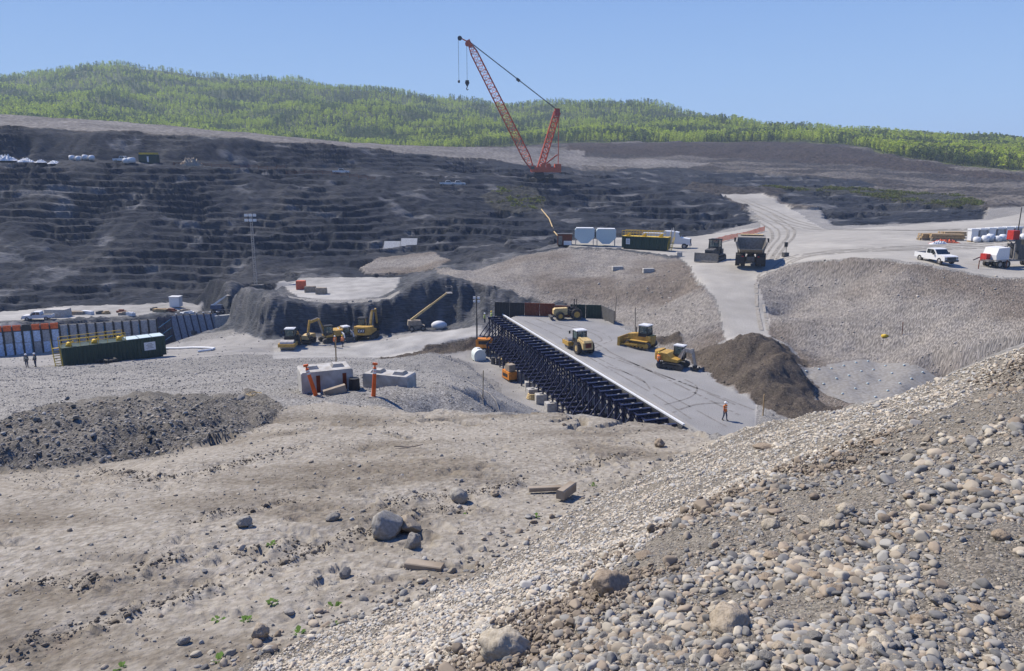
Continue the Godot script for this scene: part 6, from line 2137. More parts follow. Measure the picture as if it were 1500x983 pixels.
	for q in [[-53.9, -94.6], [-51.6, -93.6]]:
		m = MB.new()
		for k in 2:
			var ring := []
			for i in 15:
				ring.append(Vector3(cos(TAU * i / 14) * 0.7, 0.15 + k * 0.25, sin(TAU * i / 14) * 0.55))
			m.path(ring, 0.15, 6)
		o = obj("hose_bundle", m, M.black, self)
		o.position = on(q[0], q[1])
		tag(o, "dark coiled hose bundle on the ground in front of the green tank", "hose", "hose bundles by the tank")
	m = MB.new()
	var pp := []
	for q in [[8.6, -222.0], [10.2, -208.0], [11.0, -196.0], [12.2, -180.0], [12.6, -166.0], [12.0, -158.5]]:
		pp.append(on(q[0], q[1], 0.3) - on(11, -190))
	m.path(pp, 0.16, 6)
	o = obj("supply_pipe", m, M.cream, self)
	o.position = on(11, -190)
	tag(o, "long pale pipe running down the dark slope to the brown shed", "pipe")
	# slabs against the dark cliff foot
	for i in 2:
		m = MB.new()
		m.box(Vector3(0, 1.3, 0), Vector3(4.0, 2.9, 0.2), Basis(Vector3(1, 0, 0), -0.95))
		o = obj("shotcrete_panel", m, M.shotcrete, self)
		o.position = on(-29.6 + i * 4.2, -185.6, -0.75)
		tag(o, "pale sprayed concrete patch at the foot of the dark cliff", "concrete patch", "pale patches on the cliff foot")
	# things on the pale rock platform above the yard
	m = MB.new()
	m.box(Vector3(0, 0.8, 0), Vector3(1.6, 1.6, 1.2))
	o = obj("red_crate", m, M.netting, self)
	o.position = on(-39.4, -139.0)
	tag(o, "small orange red crate on the pale platform above the rock face", "crate")
	for q in [[-36.5, -134.5], [-34.0, -132.5]]:
		m = MB.new()
		m.box(Vector3(0, 0.5, 0), Vector3(1.9, 1.0, 1.0))
		m.box(Vector3(0, 1.05, 0), Vector3(1.7, 0.1, 0.8))
		o = obj("storage_box", m, M.greywood, self)
		o.position = on(q[0], q[1])
		tag(o, "brown storage box near the edge of the pale rock platform", "box", "boxes on the pale rock platform")
	# platform above the panel wall
	m = MB.new()
	m.prism([Vector2(-2.0, 0), Vector2(2.0, 0), Vector2(1.95, 1.5), Vector2(-1.95, 1.5)], -1.1, 1.1)
	o = obj("grey_container", m, M.concrete, self)
	o.position = on(-86.4, -140.5)
	tag(o, "plain grey box container on the platform above the panel wall", "container")
	m = MB.new()
	m.box(Vector3(0, 1.1, 0), Vector3(2.0, 2.0, 1.6))
	m.box(Vector3(0, 2.15, 0), Vector3(2.2, 0.1, 1.8))
	o = obj("white_cabin", m, M.white, self)
	o.position = on(-68.3, -150.5)
	tag(o, "small white cabin at the back of the pale platform", "cabin")
	for i in 14:
		m = MB.new()
		var l := rng.randf_range(1.2, 3.2)
		m.box(Vector3(0, rng.randf_range(0.15, 0.3), 0), Vector3(l, rng.randf_range(0.3, 0.7), rng.randf_range(0.5, 1.1)))
		m.box(Vector3(0.2, 0.55, 0.1), Vector3(l * 0.6, 0.2, 0.4), Basis(Vector3.UP, 0.3))
		o = obj("material_bundle", m, [M.greywood, M.sack, M.darkgrey, M.wood, M.rust][i % 5], self)
		o.position = on(-84.0 + i * 1.9 + rng.randf_range(-0.6, 0.6), -141.0 - rng.randf_range(0.0, 6.0))
		o.rotation.y = rng.randf_range(-0.6, 0.6)
		tag(o, "loose bundle of building material on the platform above the panel wall", "bundle", "bundles above the panel wall")
	for q in [[-11.8, -119.2]]:
		m = MB.new()
		m.ball(Vector3(0, 0.45, 0), Vector3(1.3, 0.7, 0.9), 14, 8)
		o = obj("covered_pump", m, M.sack, self)
		o.position = on(q[0], q[1])
		tag(o, "rounded white cover over a pump at the foot of the rock face", "cover")

func plank(label: String, at: Vector3, yaw: float, s: Vector3):
	var m := MB.new()
	var b := s.y * 0.12
	m.prism([Vector2(-s.z / 2, 0), Vector2(s.z / 2, 0), Vector2(s.z / 2, s.y - b), Vector2(s.z / 2 - b, s.y), Vector2(-s.z / 2 + b, s.y), Vector2(-s.z / 2, s.y - b)], -s.x / 2, s.x / 2)
	var o := obj("timber", m, M.greywood, self)
	o.position = at
	o.rotation.y = yaw + PI / 2
	tag(o, label, "timber")

func sheet():
	var t := thing("felt_sheet", "large grey felt sheet held down by white weights in the gravel bowl", "sheet", on(34.0, -73.0), 0.0)
	var m := MB.new()
	var n := 30
	var cs := [Vector2(29.3, -76.5), Vector2(38.0, -78.5), Vector2(43.0, -70.0), Vector2(33.0, -62.5)]
	var P := func(i: int, j: int) -> Vector3:
		var u := i / float(n); var w := j / float(n)
		var p: Vector2 = cs[0].lerp(cs[1], u).lerp(cs[3].lerp(cs[2], u), w)
		var g := 0.0
		for d in [[0.0, 0.0], [0.4, 0.0], [-0.4, 0.0], [0.0, 0.4], [0.0, -0.4]]:
			g += ground(p.x + d[0], p.y + d[1]) * 0.2
		return Vector3(p.x, g + 0.16 * minf(1.0, 5.0 * minf(minf(u, 1 - u), minf(w, 1 - w))) + 0.02 + 0.1 * NZ.fine.get_noise_2d(p.x * 0.8, p.y * 0.3), p.y) - t.position
	var grid := []
	for i in n + 1:
		for j in n + 1:
			grid.append(P.call(i, j))
	for i in n:
		for j in n:
			var a: Vector3 = grid[i * (n + 1) + j]; var b: Vector3 = grid[(i + 1) * (n + 1) + j]; var d: Vector3 = grid[(i + 1) * (n + 1) + j + 1]; var e: Vector3 = grid[i * (n + 1) + j + 1]
			var nn := (d - a).cross(b - a).normalized()
			m.quad(a, b, d, e, nn if nn.y > 0 else -nn)
	obj("felt", m, M.felt, t)
	for i in 6:
		for j in 5:
			var q: Vector3 = grid[(3 + i * 5) * (n + 1) + 3 + j * 6]
			var o := obj("sheet_weight", sack_mesh(i, Vector3(0.24, 0.12, 0.18)), M.teal, self)
			o.position = q + t.position
			tag(o, "small white weight on the grey felt sheet", "weight", "weights on the felt sheet")

func bench_things():
	# small far things on the upper dark bench
	var c := thing("office_container", "dark container with yellow roof stores on the upper dark bench", "container", on(-105.4, -224.0), 0.0)
	var m := MB.new()
	m.box(Vector3(0, 1.3, 0), Vector3(5.0, 2.6, 2.4))
	obj("box", m, M.green, c)
	m = MB.new()
	m.box(Vector3(0, 2.9, 0), Vector3(4.6, 0.5, 2.2))
	obj("roof_load", m, M.railyellow, c)
	m = MB.new()
	m.box(Vector3(0.2, 1.3, 1.22), Vector3(0.5, 1.6, 0.05))
	obj("door", m, M.white, c)
	for i in 4:
		var o := obj("water_tote", sack_mesh(90 + i, Vector3(1.5, 1.5, 1.3)), M.sack, self)
		o.position = on(-127.5 + i * 1.9, -223.5)
		tag(o, "white tote in the short row on the upper dark bench", "tote", "white totes on the bench")
	for i in 2:
		var o := obj("white_tank", sack_mesh(190 + i, Vector3(2.2, 1.5, 1.5)), M.sack, self)
		o.position = on(-108.4 - i * 1.2, -219.5)
		tag(o, "rounded white tank in front of the container on the bench", "tank", "round tanks on the bench")
	for q in [[-146.5, -223.0, 7.0, 1.6], [-141.0, -223.5, 5.0, 1.2], [-136.0, -222.5, 3.0, 0.8], [-131.5, -221.5, 3.5, 0.9]]:
		var o := obj("white_liner_heap", heap(int(-q[0]), Vector3(q[2], q[3], 2.4)), M.sack, self)
		o.position = on(q[0], q[1], 0.1)
		tag(o, "crumpled white liner heap on the upper dark bench", "liner heap", "liner heaps on the bench")
	var o2 := obj("brown_tarp_heap", heap(33, Vector3(7.0, 2.4, 3.0)), M.greywood, self)
	o2.position = on(-93.5, -224.5, 0.1)
	tag(o2, "low brown covered heap right of the bench container", "heap")
	var f := thing("barrier_fence", "long line of red barrier mesh along the upper dark bench", "fence", on(-80, -224.0), 0.0)
	for i in 22:
		var x := -98.0 + i * 2.6
		var p := on(x, -223.0 - i * 0.35) - f.position
		m = MB.new()
		m.tube(p, p + Vector3(0, 1.2, 0), 0.05, 0.05, 5)
		for k in 4:
			m.bar(p + Vector3(0, 0.3 + k * 0.22, 0), p + Vector3(2.5, 0.3 + k * 0.22, -0.35), 0.04, 0.07)
		obj("mesh_panel", m, M.rust, f)
	for q in [[-20.0, -236.5], [-17.0, -237.0], [-52.0, -232.0]]:
		pickup("distant white pickup truck on the bench left of the crane", on(q[0], q[1] - 2), 0.1, 0.85)

func tyre_marks():
	var m := plain("tyre_mark", 0.205, 0.20, 0.195, 0.95)
	var r := RandomNumberGenerator.new()
	r.seed = 31
	var deck := find_child("concrete_deck", false, false)
	var lines := [[[1.5, -106], [5, -98], [9, -86], [14, -72], [18, -60]], [[3.5, -107], [8, -97], [11, -88], [15.5, -76], [20, -63]], [[6, -104], [10.2, -98], [11.4, -93], [9.6, -89.5]], [[6.2, -105], [11.4, -98.5], [12.6, -92.5], [10, -88]], [[9, -88], [13, -81], [17.5, -73], [22, -64]], [[12, -84], [16.5, -75], [20.5, -66]], [[14, -66], [17, -68.5], [18.4, -72], [17.6, -75]], [[13.6, -63], [16.8, -66], [20, -66.6]], [[6.5, -92], [9.5, -82], [13.4, -70], [15.5, -62]], [[10.5, -80], [13.2, -75], [13.6, -71]]]
	var road := find_child("haul_road", false, false)
	var rm := plain("wheel_path", 0.30, 0.283, 0.25, 0.95)
	var rl := []
	for k in [0.0, 2.4, 5.5, 7.8]:
		rl.append([[118, -150 + k], [86, -134 + k], [62, -126 + k], [47, -122 + k * 0.8], [37.5 + k * 0.3, -112 + k * 0.3], [33 + k * 0.4, -100], [30.2 + k * 0.35, -89]])
		rl.append([[68 + k, -248], [69 + k, -222], [69 + k, -200], [74 + k, -182], [88 + k, -168 + k], [118, -158 + k]])
		rl.append([[66 + k, -215], [64 + k * 0.8, -190], [57 + k * 0.6, -165], [47 + k * 0.5, -140], [40 + k * 0.4, -122]])
	var split := lines.size()
	lines.append_array(rl)
	for li in lines.size():
		var l: Array = lines[li]
		var c := Curve3D.new()
		for i in l.size():
			var a: Array = l[maxi(i - 1, 0)]; var b: Array = l[mini(i + 1, l.size() - 1)]
			var tg := Vector3(b[0] - a[0], 0, b[1] - a[1]) / 6.0
			c.add_point(Vector3(l[i][0], 0, l[i][1]), -tg, tg)
		var w := r.randf_range(0.10, 0.22) if li < split else r.randf_range(0.3, 0.55)
		var mb := MB.new()
		var L := c.get_baked_length()
		var k := int(L / 0.5)
		var prev := []
		for i in k + 1:
			var p := c.sample_baked(L * i / k)
			var q := c.sample_baked(minf(L * i / k + 0.1, L)) - c.sample_baked(maxf(L * i / k - 0.1, 0))
			var s := q.cross(Vector3.UP).normalized() * w * (0.5 + 0.25 * r.randf())
			p.y = ground(p.x, p.z) + (0.012 if li < split else 0.05)
			if last_zone != (5 if li < split else 7):
				prev = []
				continue
			if prev.size() and r.randf() > 0.12:
				mb.quad(prev[0], prev[1], p - s, p + s, Vector3.UP)
			prev = [p + s, p - s]
		if mb.v.size():
			obj("tyre_mark", mb, m if li < split else rm, deck if li < split else road)

# ------------------------------------------------------------------ forest
func tree_mesh(seed_: int, trunk_only := false, crown_only := false) -> ArrayMesh:
	var r := RandomNumberGenerator.new()
	r.seed = seed_
	var m := MB.new()
	if not crown_only:
		m.col = Color(0.42, 0.40, 0.36)
		m.tube(Vector3.ZERO, Vector3(0, 6.5, 0), 0.14, 0.04, 5, false)
		for i in 4:
			var a := r.randf() * TAU
			var y := r.randf_range(3.0, 6.0)
			m.tube(Vector3(0, y, 0), Vector3(cos(a) * 0.8, y + 0.9, sin(a) * 0.8), 0.04, 0.015, 3, false)
	if not trunk_only:
		for i in 46:
			var f := r.randf()
			var y := lerpf(2.2, 9.2, pow(f, 0.85))
			var rad := 1.35 * sqrt(maxf(0.02, sin(PI * clampf((y - 1.6) / 7.9, 0, 1)))) * r.randf_range(0.35, 1.0)
			var a := r.randf() * TAU
			var c := Vector3(cos(a) * rad, y, sin(a) * rad)
			var u := Vector3(r.randfn(), r.randfn(), r.randfn()).normalized()
			var w := u.cross(Vector3(r.randfn(), r.randfn(), r.randfn())).normalized()
			var s := r.randf_range(0.32, 0.62)
			var nn := (u.cross(w) + Vector3(cos(a), 0.6, sin(a)) * 0.3).normalized()
			var k := r.randf_range(0.75, 1.2)
			m.col = Color(k, k, k)
			m.flat(c + u * s, c - u * s * 0.6 + w * s, c - u * s * 0.6 - w * s, nn)
			m.flat(c - u * s * 0.9, c + w * s * 0.8, c - w * s * 0.8 + u * s * 0.3, nn)
	return m.mesh()

func leaf_mat() -> StandardMaterial3D:
	var m := StandardMaterial3D.new()
	m.resource_name = "leaves"
	m.vertex_color_use_as_albedo = true
	m.roughness = 0.8
	m.cull_mode = BaseMaterial3D.CULL_DISABLED
	m.backlight_enabled = true
	m.backlight = Color(0.9, 1.0, 0.55)
	return m

func multi(called: String, mesh: Mesh, mat: Material, xf: Array, cols: PackedColorArray, label: String, cat: String):
	var mm := MultiMesh.new()
	mm.transform_format = MultiMesh.TRANSFORM_3D
	mm.use_colors = true
	mm.mesh = mesh
	mm.instance_count = xf.size()
	for i in xf.size():
		mm.set_instance_transform(i, xf[i])
		mm.set_instance_color(i, cols[i])
	var o := MultiMeshInstance3D.new()
	o.name = numbered(called)
	o.multimesh = mm
	o.material_override = mat
	add_child(o)
	tag(o, label, cat, "", "stuff")

func tree_tone(x: float, z: float, r: RandomNumberGenerator) -> Color:
	var p: float = NZ.big.get_noise_2d(x * 1.2, z * 1.6) * 1.3 + r.randfn() * 0.10
	var c := Color(0.54, 0.56, 0.15).lerp(Color(0.16, 0.19, 0.10), smoothstep(-0.03, 0.24, p))
	if r.randf() < 0.05:
		c = Color(0.14, 0.135, 0.085)
	return c * r.randf_range(0.8, 1.2)

func build_forest():
	var r := RandomNumberGenerator.new()
	r.seed = 99
	M.leaf = leaf_mat()
	var sets := [[], [], []]
	var cols := [PackedColorArray(), PackedColorArray(), PackedColorArray()]
	var n := 0
	var nearest := []
	for tries in 105000:
		var d := 330.0 * pow(1180.0 / 330.0, r.randf())
		var s := r.randf_range(-0.78, 0.78)
		var x := d * s; var z := -d
		if zone_at(x, z) != 10:
			continue
		var h := ground(x, z)
		var sc := r.randf_range(0.5, 1.0) * (0.85 if d > 560 else 0.75)
		var X := Transform3D(Basis(Vector3.UP, r.randf() * TAU).scaled(Vector3(sc * 1.15, sc, sc * 1.15)), Vector3(x, h - 0.2, z))
		if d < 440 and s < 0.7 and nearest.size() < 240:
			nearest.append([X, tree_tone(x, z, r)])
			continue
		var k := n % 3
		n += 1
		sets[k].append(X)
		cols[k].append(tree_tone(x, z, r))
	for k in 3:
		multi("aspen_wood", tree_mesh(500 + k), M.leaf, sets[k], cols[k], "young bright green aspen wood covering the long hill behind the pit", "wood")
	var tr := tree_mesh(600, true); var crowns := []
	for k in 3:
		crowns.append(tree_mesh(610 + k, false, true))
	var tints := []
	for k in 5:
		var m := leaf_mat()
		m.albedo_color = [lin(0.42, 0.47, 0.09), lin(0.33, 0.37, 0.08), lin(0.23, 0.27, 0.08), lin(0.15, 0.185, 0.075), lin(0.14, 0.135, 0.085)][k]
		tints.append(m)
	for i in nearest.size():
		var t := Node3D.new()
		t.name = numbered("aspen_tree")
		t.transform = nearest[i][0]
		tag(t, "slender young aspen at the edge of the wood above the brown bank", "tree", "aspens along the front edge of the wood")
		add_child(t)
		obj("trunk", tr, M.leaf, t)
		var c: Color = nearest[i][1]
		obj("crown", crowns[i % 3], tints[4 if c.r > c.g * 0.95 else clampi(int((0.47 - c.g) / 0.075), 0, 3)], t)
	# brush on the dark slopes and in the gully
	var bm := MB.new()
	for i in 26:
		var a := r.randf() * TAU; var rad := sqrt(r.randf()) * 0.7
		var c := Vector3(cos(a) * rad, r.randf_range(0.1, 0.9) * (1 - rad * 0.5), sin(a) * rad)
		var u := Vector3(r.randfn(), r.randfn(), r.randfn()).normalized()
		var w := u.cross(Vector3(r.randfn(), 1, r.randfn())).normalized()
		bm.col = Color.WHITE * r.randf_range(0.7, 1.2)
		bm.flat(c + u * 0.25, c + w * 0.2, c - w * 0.2, u.cross(w))
	var bx := []; var bc := PackedColorArray()
	for tries in 40000:
		var d := r.randf_range(205, 330)
		var s := r.randf_range(-0.1, 0.75)
		if zone_at(d * s, -d) != 12:
			continue
		if d * s < 30.0 and r.randf() < 0.85:
			continue
		if NZ.mid.get_noise_2d(d * s * 0.5, -d * 0.5) < -0.02 + 0.25 * r.randf():
			continue
		var sc := r.randf_range(0.6, 1.6)
		bx.append(Transform3D(Basis(Vector3.UP, r.randf() * TAU).scaled(Vector3(sc, sc * 0.9, sc)), on(d * s, -d, -0.1)))
		bc.append(Color(0.15, 0.17, 0.055).lerp(Color(0.12, 0.10, 0.06), r.randf()) * r.randf_range(0.7, 1.2))
	multi("brush", bm.mesh(), M.leaf, bx, bc, "low olive green scrub growing on the dark slope above the road", "scrub")

# ------------------------------------------------------------------ stones
func stone_mesh(seed_: int, sub: int, flat_: float, angular := 0.0) -> ArrayMesh:
	var r := RandomNumberGenerator.new()
	r.seed = seed_
	var n := fnoise(seed_, 0.55, 3)
	var g := (1 + sqrt(5.0)) / 2
	var V := [Vector3(-1, g, 0), Vector3(1, g, 0), Vector3(-1, -g, 0), Vector3(1, -g, 0), Vector3(0, -1, g), Vector3(0, 1, g), Vector3(0, -1, -g), Vector3(0, 1, -g), Vector3(g, 0, -1), Vector3(g, 0, 1), Vector3(-g, 0, -1), Vector3(-g, 0, 1)]
	var F := [[0, 11, 5], [0, 5, 1], [0, 1, 7], [0, 7, 10], [0, 10, 11], [1, 5, 9], [5, 11, 4], [11, 10, 2], [10, 7, 6], [7, 1, 8], [3, 9, 4], [3, 4, 2], [3, 2, 6], [3, 6, 8], [3, 8, 9], [4, 9, 5], [2, 4, 11], [6, 2, 10], [8, 6, 7], [9, 8, 1]]
	for i in V.size():
		V[i] = V[i].normalized()
	for s in sub:
		var mid := {}
		var G := []
		for f in F:
			var e := []
			for i in 3:
				var a: int = f[i]; var b: int = f[(i + 1) % 3]
				var key := Vector2i(mini(a, b), maxi(a, b))
				if not mid.has(key):
					mid[key] = V.size()
					V.append((V[a] + V[b]).normalized())
				e.append(mid[key])
			G.append([f[0], e[0], e[2]]); G.append([f[1], e[1], e[0]]); G.append([f[2], e[2], e[1]]); G.append([e[0], e[1], e[2]])
		F = G
	var cuts := []
	for i in int(angular * 7):
		cuts.append([Vector3(r.randfn(), r.randfn(), r.randfn()).normalized(), r.randf_range(0.55, 0.8)])
	var S := Vector3(1.0, flat_, r.randf_range(0.65, 0.9))
	for i in V.size():
		var p: Vector3 = V[i]
		p = p * (1 + 0.30 * n.get_noise_3dv(p * 1.5) + 0.05 * n.get_noise_3dv(p * 6 + Vector3(9, 9, 9)))
		for c in cuts:
			var dd: float = p.dot(c[0]) - c[1]
			if dd > 0:
				p -= c[0] * dd * 0.92
		V[i] = p * S * 0.5
	var v := PackedVector3Array(V)
	var nn := PackedVector3Array(); nn.resize(v.size())
	var ix := PackedInt32Array()
	for f in F:
		var cr := (v[f[1]] - v[f[0]]).cross(v[f[2]] - v[f[0]])
		if cr.dot(v[f[0]]) > 0:
			ix.append_array(PackedInt32Array([f[0], f[2], f[1]]))
		else:
			cr = -cr
			ix.append_array(PackedInt32Array([f[0], f[1], f[2]]))
		for i in 3:
			nn[f[i]] += cr
	for i in nn.size():
		nn[i] = nn[i].normalized()
	var arr := []
	arr.resize(Mesh.ARRAY_MAX)
	arr[Mesh.ARRAY_VERTEX] = v; arr[Mesh.ARRAY_NORMAL] = nn; arr[Mesh.ARRAY_INDEX] = ix
	var m := ArrayMesh.new()
	m.add_surface_from_arrays(Mesh.PRIMITIVE_TRIANGLES, arr)
	return m

const BAND := [-2.1, -4.0, -2.2, -5.8, -1.3, -6.9, -0.4, -8.0, 1.0, -10.6, 3.0, -13.2, 4.8, -15.0, 5.2, -12.5, 5.4, -11.0, 6.0, -9.4, 6.9, -8.6, 4.0, -7.0, 2.6, -6.5, 2.0, -6.2, 1.25, -5.6, 0.45, -4.3, -0.15, -3.4, -0.8, -2.6]

func stone_tones() -> Array:
	return [["smooth pale tan", lin(0.40, 0.345, 0.27)], ["smooth light grey", lin(0.355, 0.343, 0.313)], ["smooth mid grey", lin(0.29, 0.275, 0.25)], ["smooth dark grey", lin(0.215, 0.21, 0.20)], ["smooth cream coloured", lin(0.455, 0.41, 0.33)], ["smooth brown", lin(0.33, 0.27, 0.205)]]

func stone_mat(col: Color) -> StandardMaterial3D:
	var m := StandardMaterial3D.new()
	m.resource_name = "river_stone"
	m.albedo_color = col
	m.albedo_texture = M.mud_tex
	m.roughness = 0.85
	m.metallic_specular = 0.3
	m.uv1_triplanar = true
	m.uv1_scale = Vector3.ONE * 0.8
	m.heightmap_enabled = true
	m.heightmap_texture = M.mud_bump
	m.heightmap_scale = 0.3
	return m

func build_stones():
	var r := RandomNumberGenerator.new()
	r.seed = 1234
	var band := PackedVector2Array()
	for i in range(0, BAND.size(), 2):
		band.append(Vector2(BAND[i], BAND[i + 1]))
	var big := []; var small := []
	for k in 7:
		big.append(stone_mesh(700 + k, 3, [0.55, 0.42, 0.68, 0.36, 0.75, 0.48, 0.6][k], [0.2, 0.6, 0.0, 0.75, 0.4, 0.0, 0.9][k]))
		small.append(stone_mesh(720 + k, 2, [0.55, 0.42, 0.68, 0.36, 0.75, 0.48, 0.6][k], [0.0, 0.5, 0.0, 0.6, 0.3, 0.0, 0.75][k]))
	var tones := stone_tones()
	var mats := []
	for t in tones:
		mats.append(stone_mat(t[1]))
	# boulders that stand out, each where it lies: x, z, width, squash, tone, label
	var odd := [
		[-0.04, -3.42, 0.27, 0.8, 4, "large cream boulder with a broken hollow, lying on the clumpy dirt edge"],
		[0.57, -3.95, 0.25, 0.62, 5, "brown angular slab tilted against the dirt clumps"],
		[0.9, -2.78, 0.18, 0.75, 0, "pale speckled cobble standing proud among small grey stones"],
		[-1.70, -9.35, 0.5, 0.85, 1, "big round pale boulder split in two on the mud"],
		[-1.42, -9.55, 0.36, 0.7, 0, "tan boulder piece touching the big split boulder"],
		[-1.30, -8.95, 0.32, 0.85, 2, "grey angular stone in front of the split boulder"],
		[-0.85, -11.15, 0.3, 0.9, 1, "lone round grey boulder at the edge of the mud"],
		[-3.74, -9.7, 0.21, 0.75, 1, "lone pale boulder out on the open mud"],
		[-2.59, -10.05, 0.22, 0.5, 2, "flat grey stone out on the mud beside a dirt rut"],
		[3.19, -15.3, 0.27, 0.8, 5, "lone brown stone on the mud near the ridge's end"],
		[-1.93, -7.9, 0.16, 0.9, 2, "grey oval stone beside a cluster of small stones"],
		[-2.02, -7.72, 0.13, 0.7, 1, "pale flat stone touching the grey oval stone"],
		[3.34, -9.4, 0.28, 0.35, 5, "long flat dark brown stone on the pale pebble slope"],
		[-2.38, -6.3, 0.17, 0.9, 0, "round tan stone at the foot of the pebble slope"],
		[-3.05, -6.2, 0.12, 0.6, 1, "smooth pale stone in the cluster on the mud"],
		[-0.28, -11.4, 0.15, 0.8, 0, "small tan boulder between the grey boulder and the timber"]]
	var nm := 0
	for q in odd:
		var o := MeshInstance3D.new()
		o.name = numbered("boulder")
		o.mesh = stone_mesh(800 + nm, 3, q[3], 0.75 if nm in [1, 3, 4, 5] else 0.25)
		o.material_override = mats[q[4]]
		add_child(o)
		o.position = on(q[0], q[1], q[2] * q[3] * 0.36)
		o.scale = Vector3.ONE * q[2]
		o.rotation = Vector3(r.randf_range(-0.15, 0.15), r.randf() * TAU, r.randf_range(-0.15, 0.15))
		tag(o, q[5], "boulder")
		nm += 1
	# scatter: position by bearing and distance, so that stones thin out evenly with distance
	var cand := []
	var px := []
	for k in 7:
		px.append([[], PackedColorArray()])
	for tries in 170000:
		var d := 1.9 * pow(19.0 / 1.9, r.randf())
		var s := r.randf_range(-0.85, 0.85)
		var x := d * s; var z := -d
		var zn := zone_at(x, z)
		var inb := Geometry2D.is_point_in_polygon(Vector2(x, z), band)
		if zn != 2 and zn != 1 and zn != 3:
			continue
		var size := 0.0
		var clus: float = NZ.fine.get_noise_2d(x * 1.1 + 70, z * 1.1)
		if zn == 2 and inb:
			size = 0.021 * exp(r.randfn() * 0.36) * (1 + 0.03 * d)
			if r.randf() < 0.01:
				size *= 2.2
		elif zn == 2:
			if r.randf() > 0.42 + clus * 1.1:
				continue
			size = 0.0165 * exp(r.randfn() * 0.68)
			if r.randf() < 0.04 + 0.07 * smoothstep(0.1, 0.5, s) * smoothstep(-0.2, 0.2, clus):
				size = 0.04 * exp(absf(r.randfn()) * 0.5) * clampf(0.42 + 0.12 * d, 0.6, 1.1)
		else:
			# on mud: only near the foot of the ridge, or rare
			var near := 0.0
			for i in [1, 2, 3, 4, 5]:
				near = maxf(near, 1.0 - Geometry2D.get_closest_point_to_segment(Vector2(x, z), band[i], band[i + 1]).distance_to(Vector2(x, z)) / 1.1)
			if r.randf() > (0.25 * near * near if zn == 1 else 0.3):
				if r.randf() > 0.012:
					continue
			size = 0.042 * exp(r.randfn() * 0.55)
		size = maxf(size, d * 0.0024)
		size = minf(size, minf(0.125, d * 0.026))
		var k := r.randi() % 7
		var B := Basis(Vector3.UP, r.randf() * TAU) * Basis(Vector3(1, 0, 0), r.randfn() * 0.25) * Basis(Vector3(0, 0, 1), r.randfn() * 0.25)
		var X := Transform3D(B.scaled_local(Vector3.ONE * size), on(x, z, size * r.randf_range(0.04, 0.2)))
		var tone_i := r.randi() % 6
		if inb:
			tone_i = [0, 1, 4, 4, 0, 1][tone_i]
		cand.append([size / d, X, k, tone_i, zn, inb])
	# fine gravel between the stones
	for i in 60000:
		var d := 2.0 * pow(9.0 / 2.0, r.randf())
		var x := d * r.randf_range(-0.2, 0.85)
		if zone_at(x, -d) != 2 or Geometry2D.is_point_in_polygon(Vector2(x, -d), band):
			continue
		var s := d * 0.0019 * exp(r.randfn() * 0.45)
		var ti := r.randi() % 6
		cand.append([s / d * 0.01, Transform3D(Basis.from_euler(Vector3(r.randf() * TAU, r.randf() * TAU, 0)).scaled_local(Vector3.ONE * s), on(x, -d, s * 0.1)), r.randi() % 7, ti, 2, false])
	cand.sort_custom(func(a, b): return a[0] > b[0])
	var cols := []
	for t in tones:
		cols.append(t[1].srgb_to_linear())
	for i in cand.size():
		var q: Array = cand[i]
		if i < 300:
			var o := MeshInstance3D.new()
			o.name = numbered("river_stone")
			o.mesh = big[q[2]]
			o.material_override = mats[q[3]]
			add_child(o)
			o.transform = q[1]
			var where := "in the pale pebble slope" if q[5] else ("among the cobbles on the dusty ridge" if q[4] == 2 else "on the mud below the ridge")
			tag(o, "%s river stone lying %s" % [tones[q[3]][0], where], "stone", "%s river stones %s" % [tones[q[3]][0].trim_prefix("smooth "), where])
		else:
			px[q[2]][0].append(q[1])
			px[q[2]][1].append(cols[q[3]] * r.randf_range(0.65, 1.1) * (1.12 if q[5] else 0.86))
	var pm := StandardMaterial3D.new()
	pm.resource_name = "pebbles"
	pm.vertex_color_use_as_albedo = true
	pm.roughness = 0.9
	pm.metallic_specular = 0.25
	for k in 7:
		multi("pebbles", small[k], pm, px[k][0], px[k][1], "countless small pale and grey pebbles covering the near gravel ridge", "pebbles")
	# clods along the shoulder of the ridge and on the dirt berm
	var cm := stone_mesh(760, 2, 0.7, 0.9)
	var cx := []; var cc := PackedColorArray()
	for i in 14000:
		var f := r.randf() * 7.0
		var a := mini(int(f), 6)
		var pa := band[17 - a]; var pb := band[16 - a]
		var p := pa.lerp(pb, f - a) + Vector2(r.randfn() * 0.2 + 0.05, r.randfn() * 0.28 + 0.1)
		if NZ.fine.get_noise_2d(p.x * 0.8 + 5, p.y * 0.8) < r.randf_range(-0.1, 0.2):
			continue
		var s := 0.018 * exp(r.randfn() * 0.55)
		cx.append(Transform3D(Basis.from_euler(Vector3(r.randf() * TAU, r.randf() * TAU, 0)).scaled_local(Vector3.ONE * s), on(p.x, p.y, s * 0.2 + 0.03 * r.randf())))
		cc.append(Color(0.23, 0.19, 0.145) * r.randf_range(0.75, 1.2))
	for i in 9000:
		var d := 14.0 * pow(24.0 / 14.0, r.randf())
		var s2 := r.randf_range(-0.8, -0.2)
		if zone_at(d * s2, -d) != 3:
			continue
		var s := 0.03 * exp(r.randfn() * 0.6)
		cx.append(Transform3D(Basis.from_euler(Vector3(r.randf() * TAU, r.randf() * TAU, 0)).scaled_local(Vector3.ONE * s), on(d * s2, -d, s * 0.15)))
		cc.append(Color(0.21, 0.195, 0.17) * r.randf_range(0.6, 1.3))
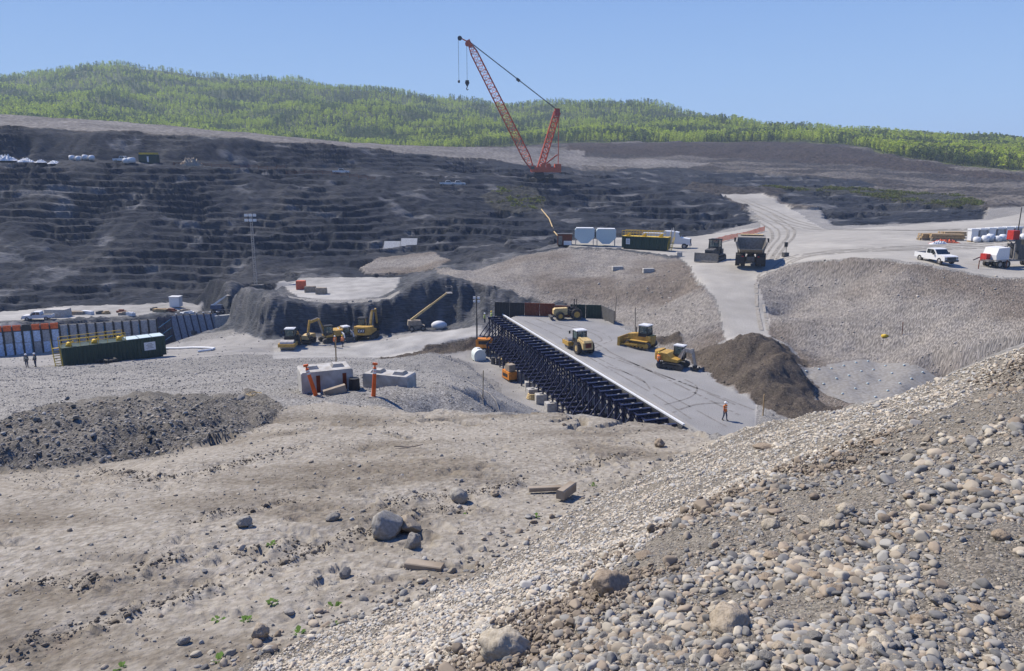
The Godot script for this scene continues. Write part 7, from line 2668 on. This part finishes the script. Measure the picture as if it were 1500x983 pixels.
	for f in fur:
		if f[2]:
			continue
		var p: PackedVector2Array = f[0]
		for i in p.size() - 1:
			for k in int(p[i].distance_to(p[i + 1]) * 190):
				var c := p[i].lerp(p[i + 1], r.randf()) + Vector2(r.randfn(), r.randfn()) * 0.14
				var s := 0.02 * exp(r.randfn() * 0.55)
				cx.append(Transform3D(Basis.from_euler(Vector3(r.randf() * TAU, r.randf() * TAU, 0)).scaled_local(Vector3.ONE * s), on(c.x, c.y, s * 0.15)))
				cc.append(Color(0.165, 0.142, 0.112) * r.randf_range(0.65, 1.25))  # moist brown clods along the furrows, darkened to paint in the rut shadows
	for i in 15000:
		var d := 4.5 * pow(21.0 / 4.5, r.randf())
		var x := d * r.randf_range(-0.85, 0.3)
		if zone_at(x, -d) != 1:
			continue
		if NZ.fine.get_noise_2d(x * 0.6 + 9, -d * 1.1) < r.randf_range(-0.5, 0.45):
			continue
		var s := d * 0.0014 * exp(r.randfn() * 0.45)
		cx.append(Transform3D(Basis.from_euler(Vector3(r.randf() * TAU, r.randf() * TAU, 0)).scaled_local(Vector3.ONE * s), on(x, -d, s * 0.2)))
		cc.append(Color(0.27, 0.242, 0.2) * r.randf_range(0.65, 1.25))
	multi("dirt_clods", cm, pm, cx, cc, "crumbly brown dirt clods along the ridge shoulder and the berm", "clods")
	# gravel lumps further out
	var gx := []; var gc := PackedColorArray()
	for i in 50000:
		var d := 20.0 * pow(125.0 / 20.0, r.randf())
		var s2 := r.randf_range(-0.72, 0.72)
		var zn := zone_at(d * s2, -d)
		if not zn in [0, 6, 11, 4]:
			continue
		if zn == 4 and r.randf() > 0.15:
			continue
		var s := d * 0.0014 * exp(r.randfn() * 0.4)
		gx.append(Transform3D(Basis.from_euler(Vector3(r.randf() * TAU, r.randf() * TAU, 0)).scaled_local(Vector3.ONE * s), on(d * s2, -d, s * 0.1)))
		gc.append((Color(0.15, 0.125, 0.102) if zn == 11 else Color(0.34, 0.31, 0.27)) * r.randf_range(0.6, 1.2))
	multi("gravel_lumps", stone_mesh(761, 0, 0.7, 0.0), pm, gx, gc, "loose coarse gravel lumps on the slopes of the pit", "gravel")
	weeds(r)

func weeds(r: RandomNumberGenerator):
	var m := leaf_mat()
	for q in [[-3.85, -8.55], [-3.1, -8.85], [-2.5, -7.1], [-2.95, -6.75], [-2.65, -6.7], [-2.05, -6.45], [-1.75, -9.9], [-0.75, -10.4], [0.35, -10.2], [-3.4, -5.75], [-1.9, -7.2], [-1.75, -6.6], [1.4, -11.9], [-2.6, -5.9]]:
		var t := thing("weed", "small green leafy weed sprouting from the mud at the ridge's foot", "plant", on(q[0], q[1], -0.005), r.randf() * TAU, "weeds on the mud")
		for i in 9:
			var mb := MB.new()
			var a := r.randf() * TAU
			var l := r.randf_range(0.04, 0.10)
			var d := Vector3(cos(a), r.randf_range(0.3, 1.2), sin(a)).normalized()
			var side := d.cross(Vector3.UP).normalized() * l * 0.28
			var p0 := Vector3(cos(a), 0, sin(a)) * 0.015
			var mid := p0 + d * l * 0.55
			var tip := p0 + d * l + Vector3(0, -0.25 * l, 0)
			mb.col = Color(0.10, 0.19, 0.03) * r.randf_range(0.8, 1.3)
			mb.flat(p0, mid + side, mid - side, Vector3.UP)
			mb.flat(tip, mid + side, mid - side, Vector3.UP)
			obj("leaf", mb, m, t)
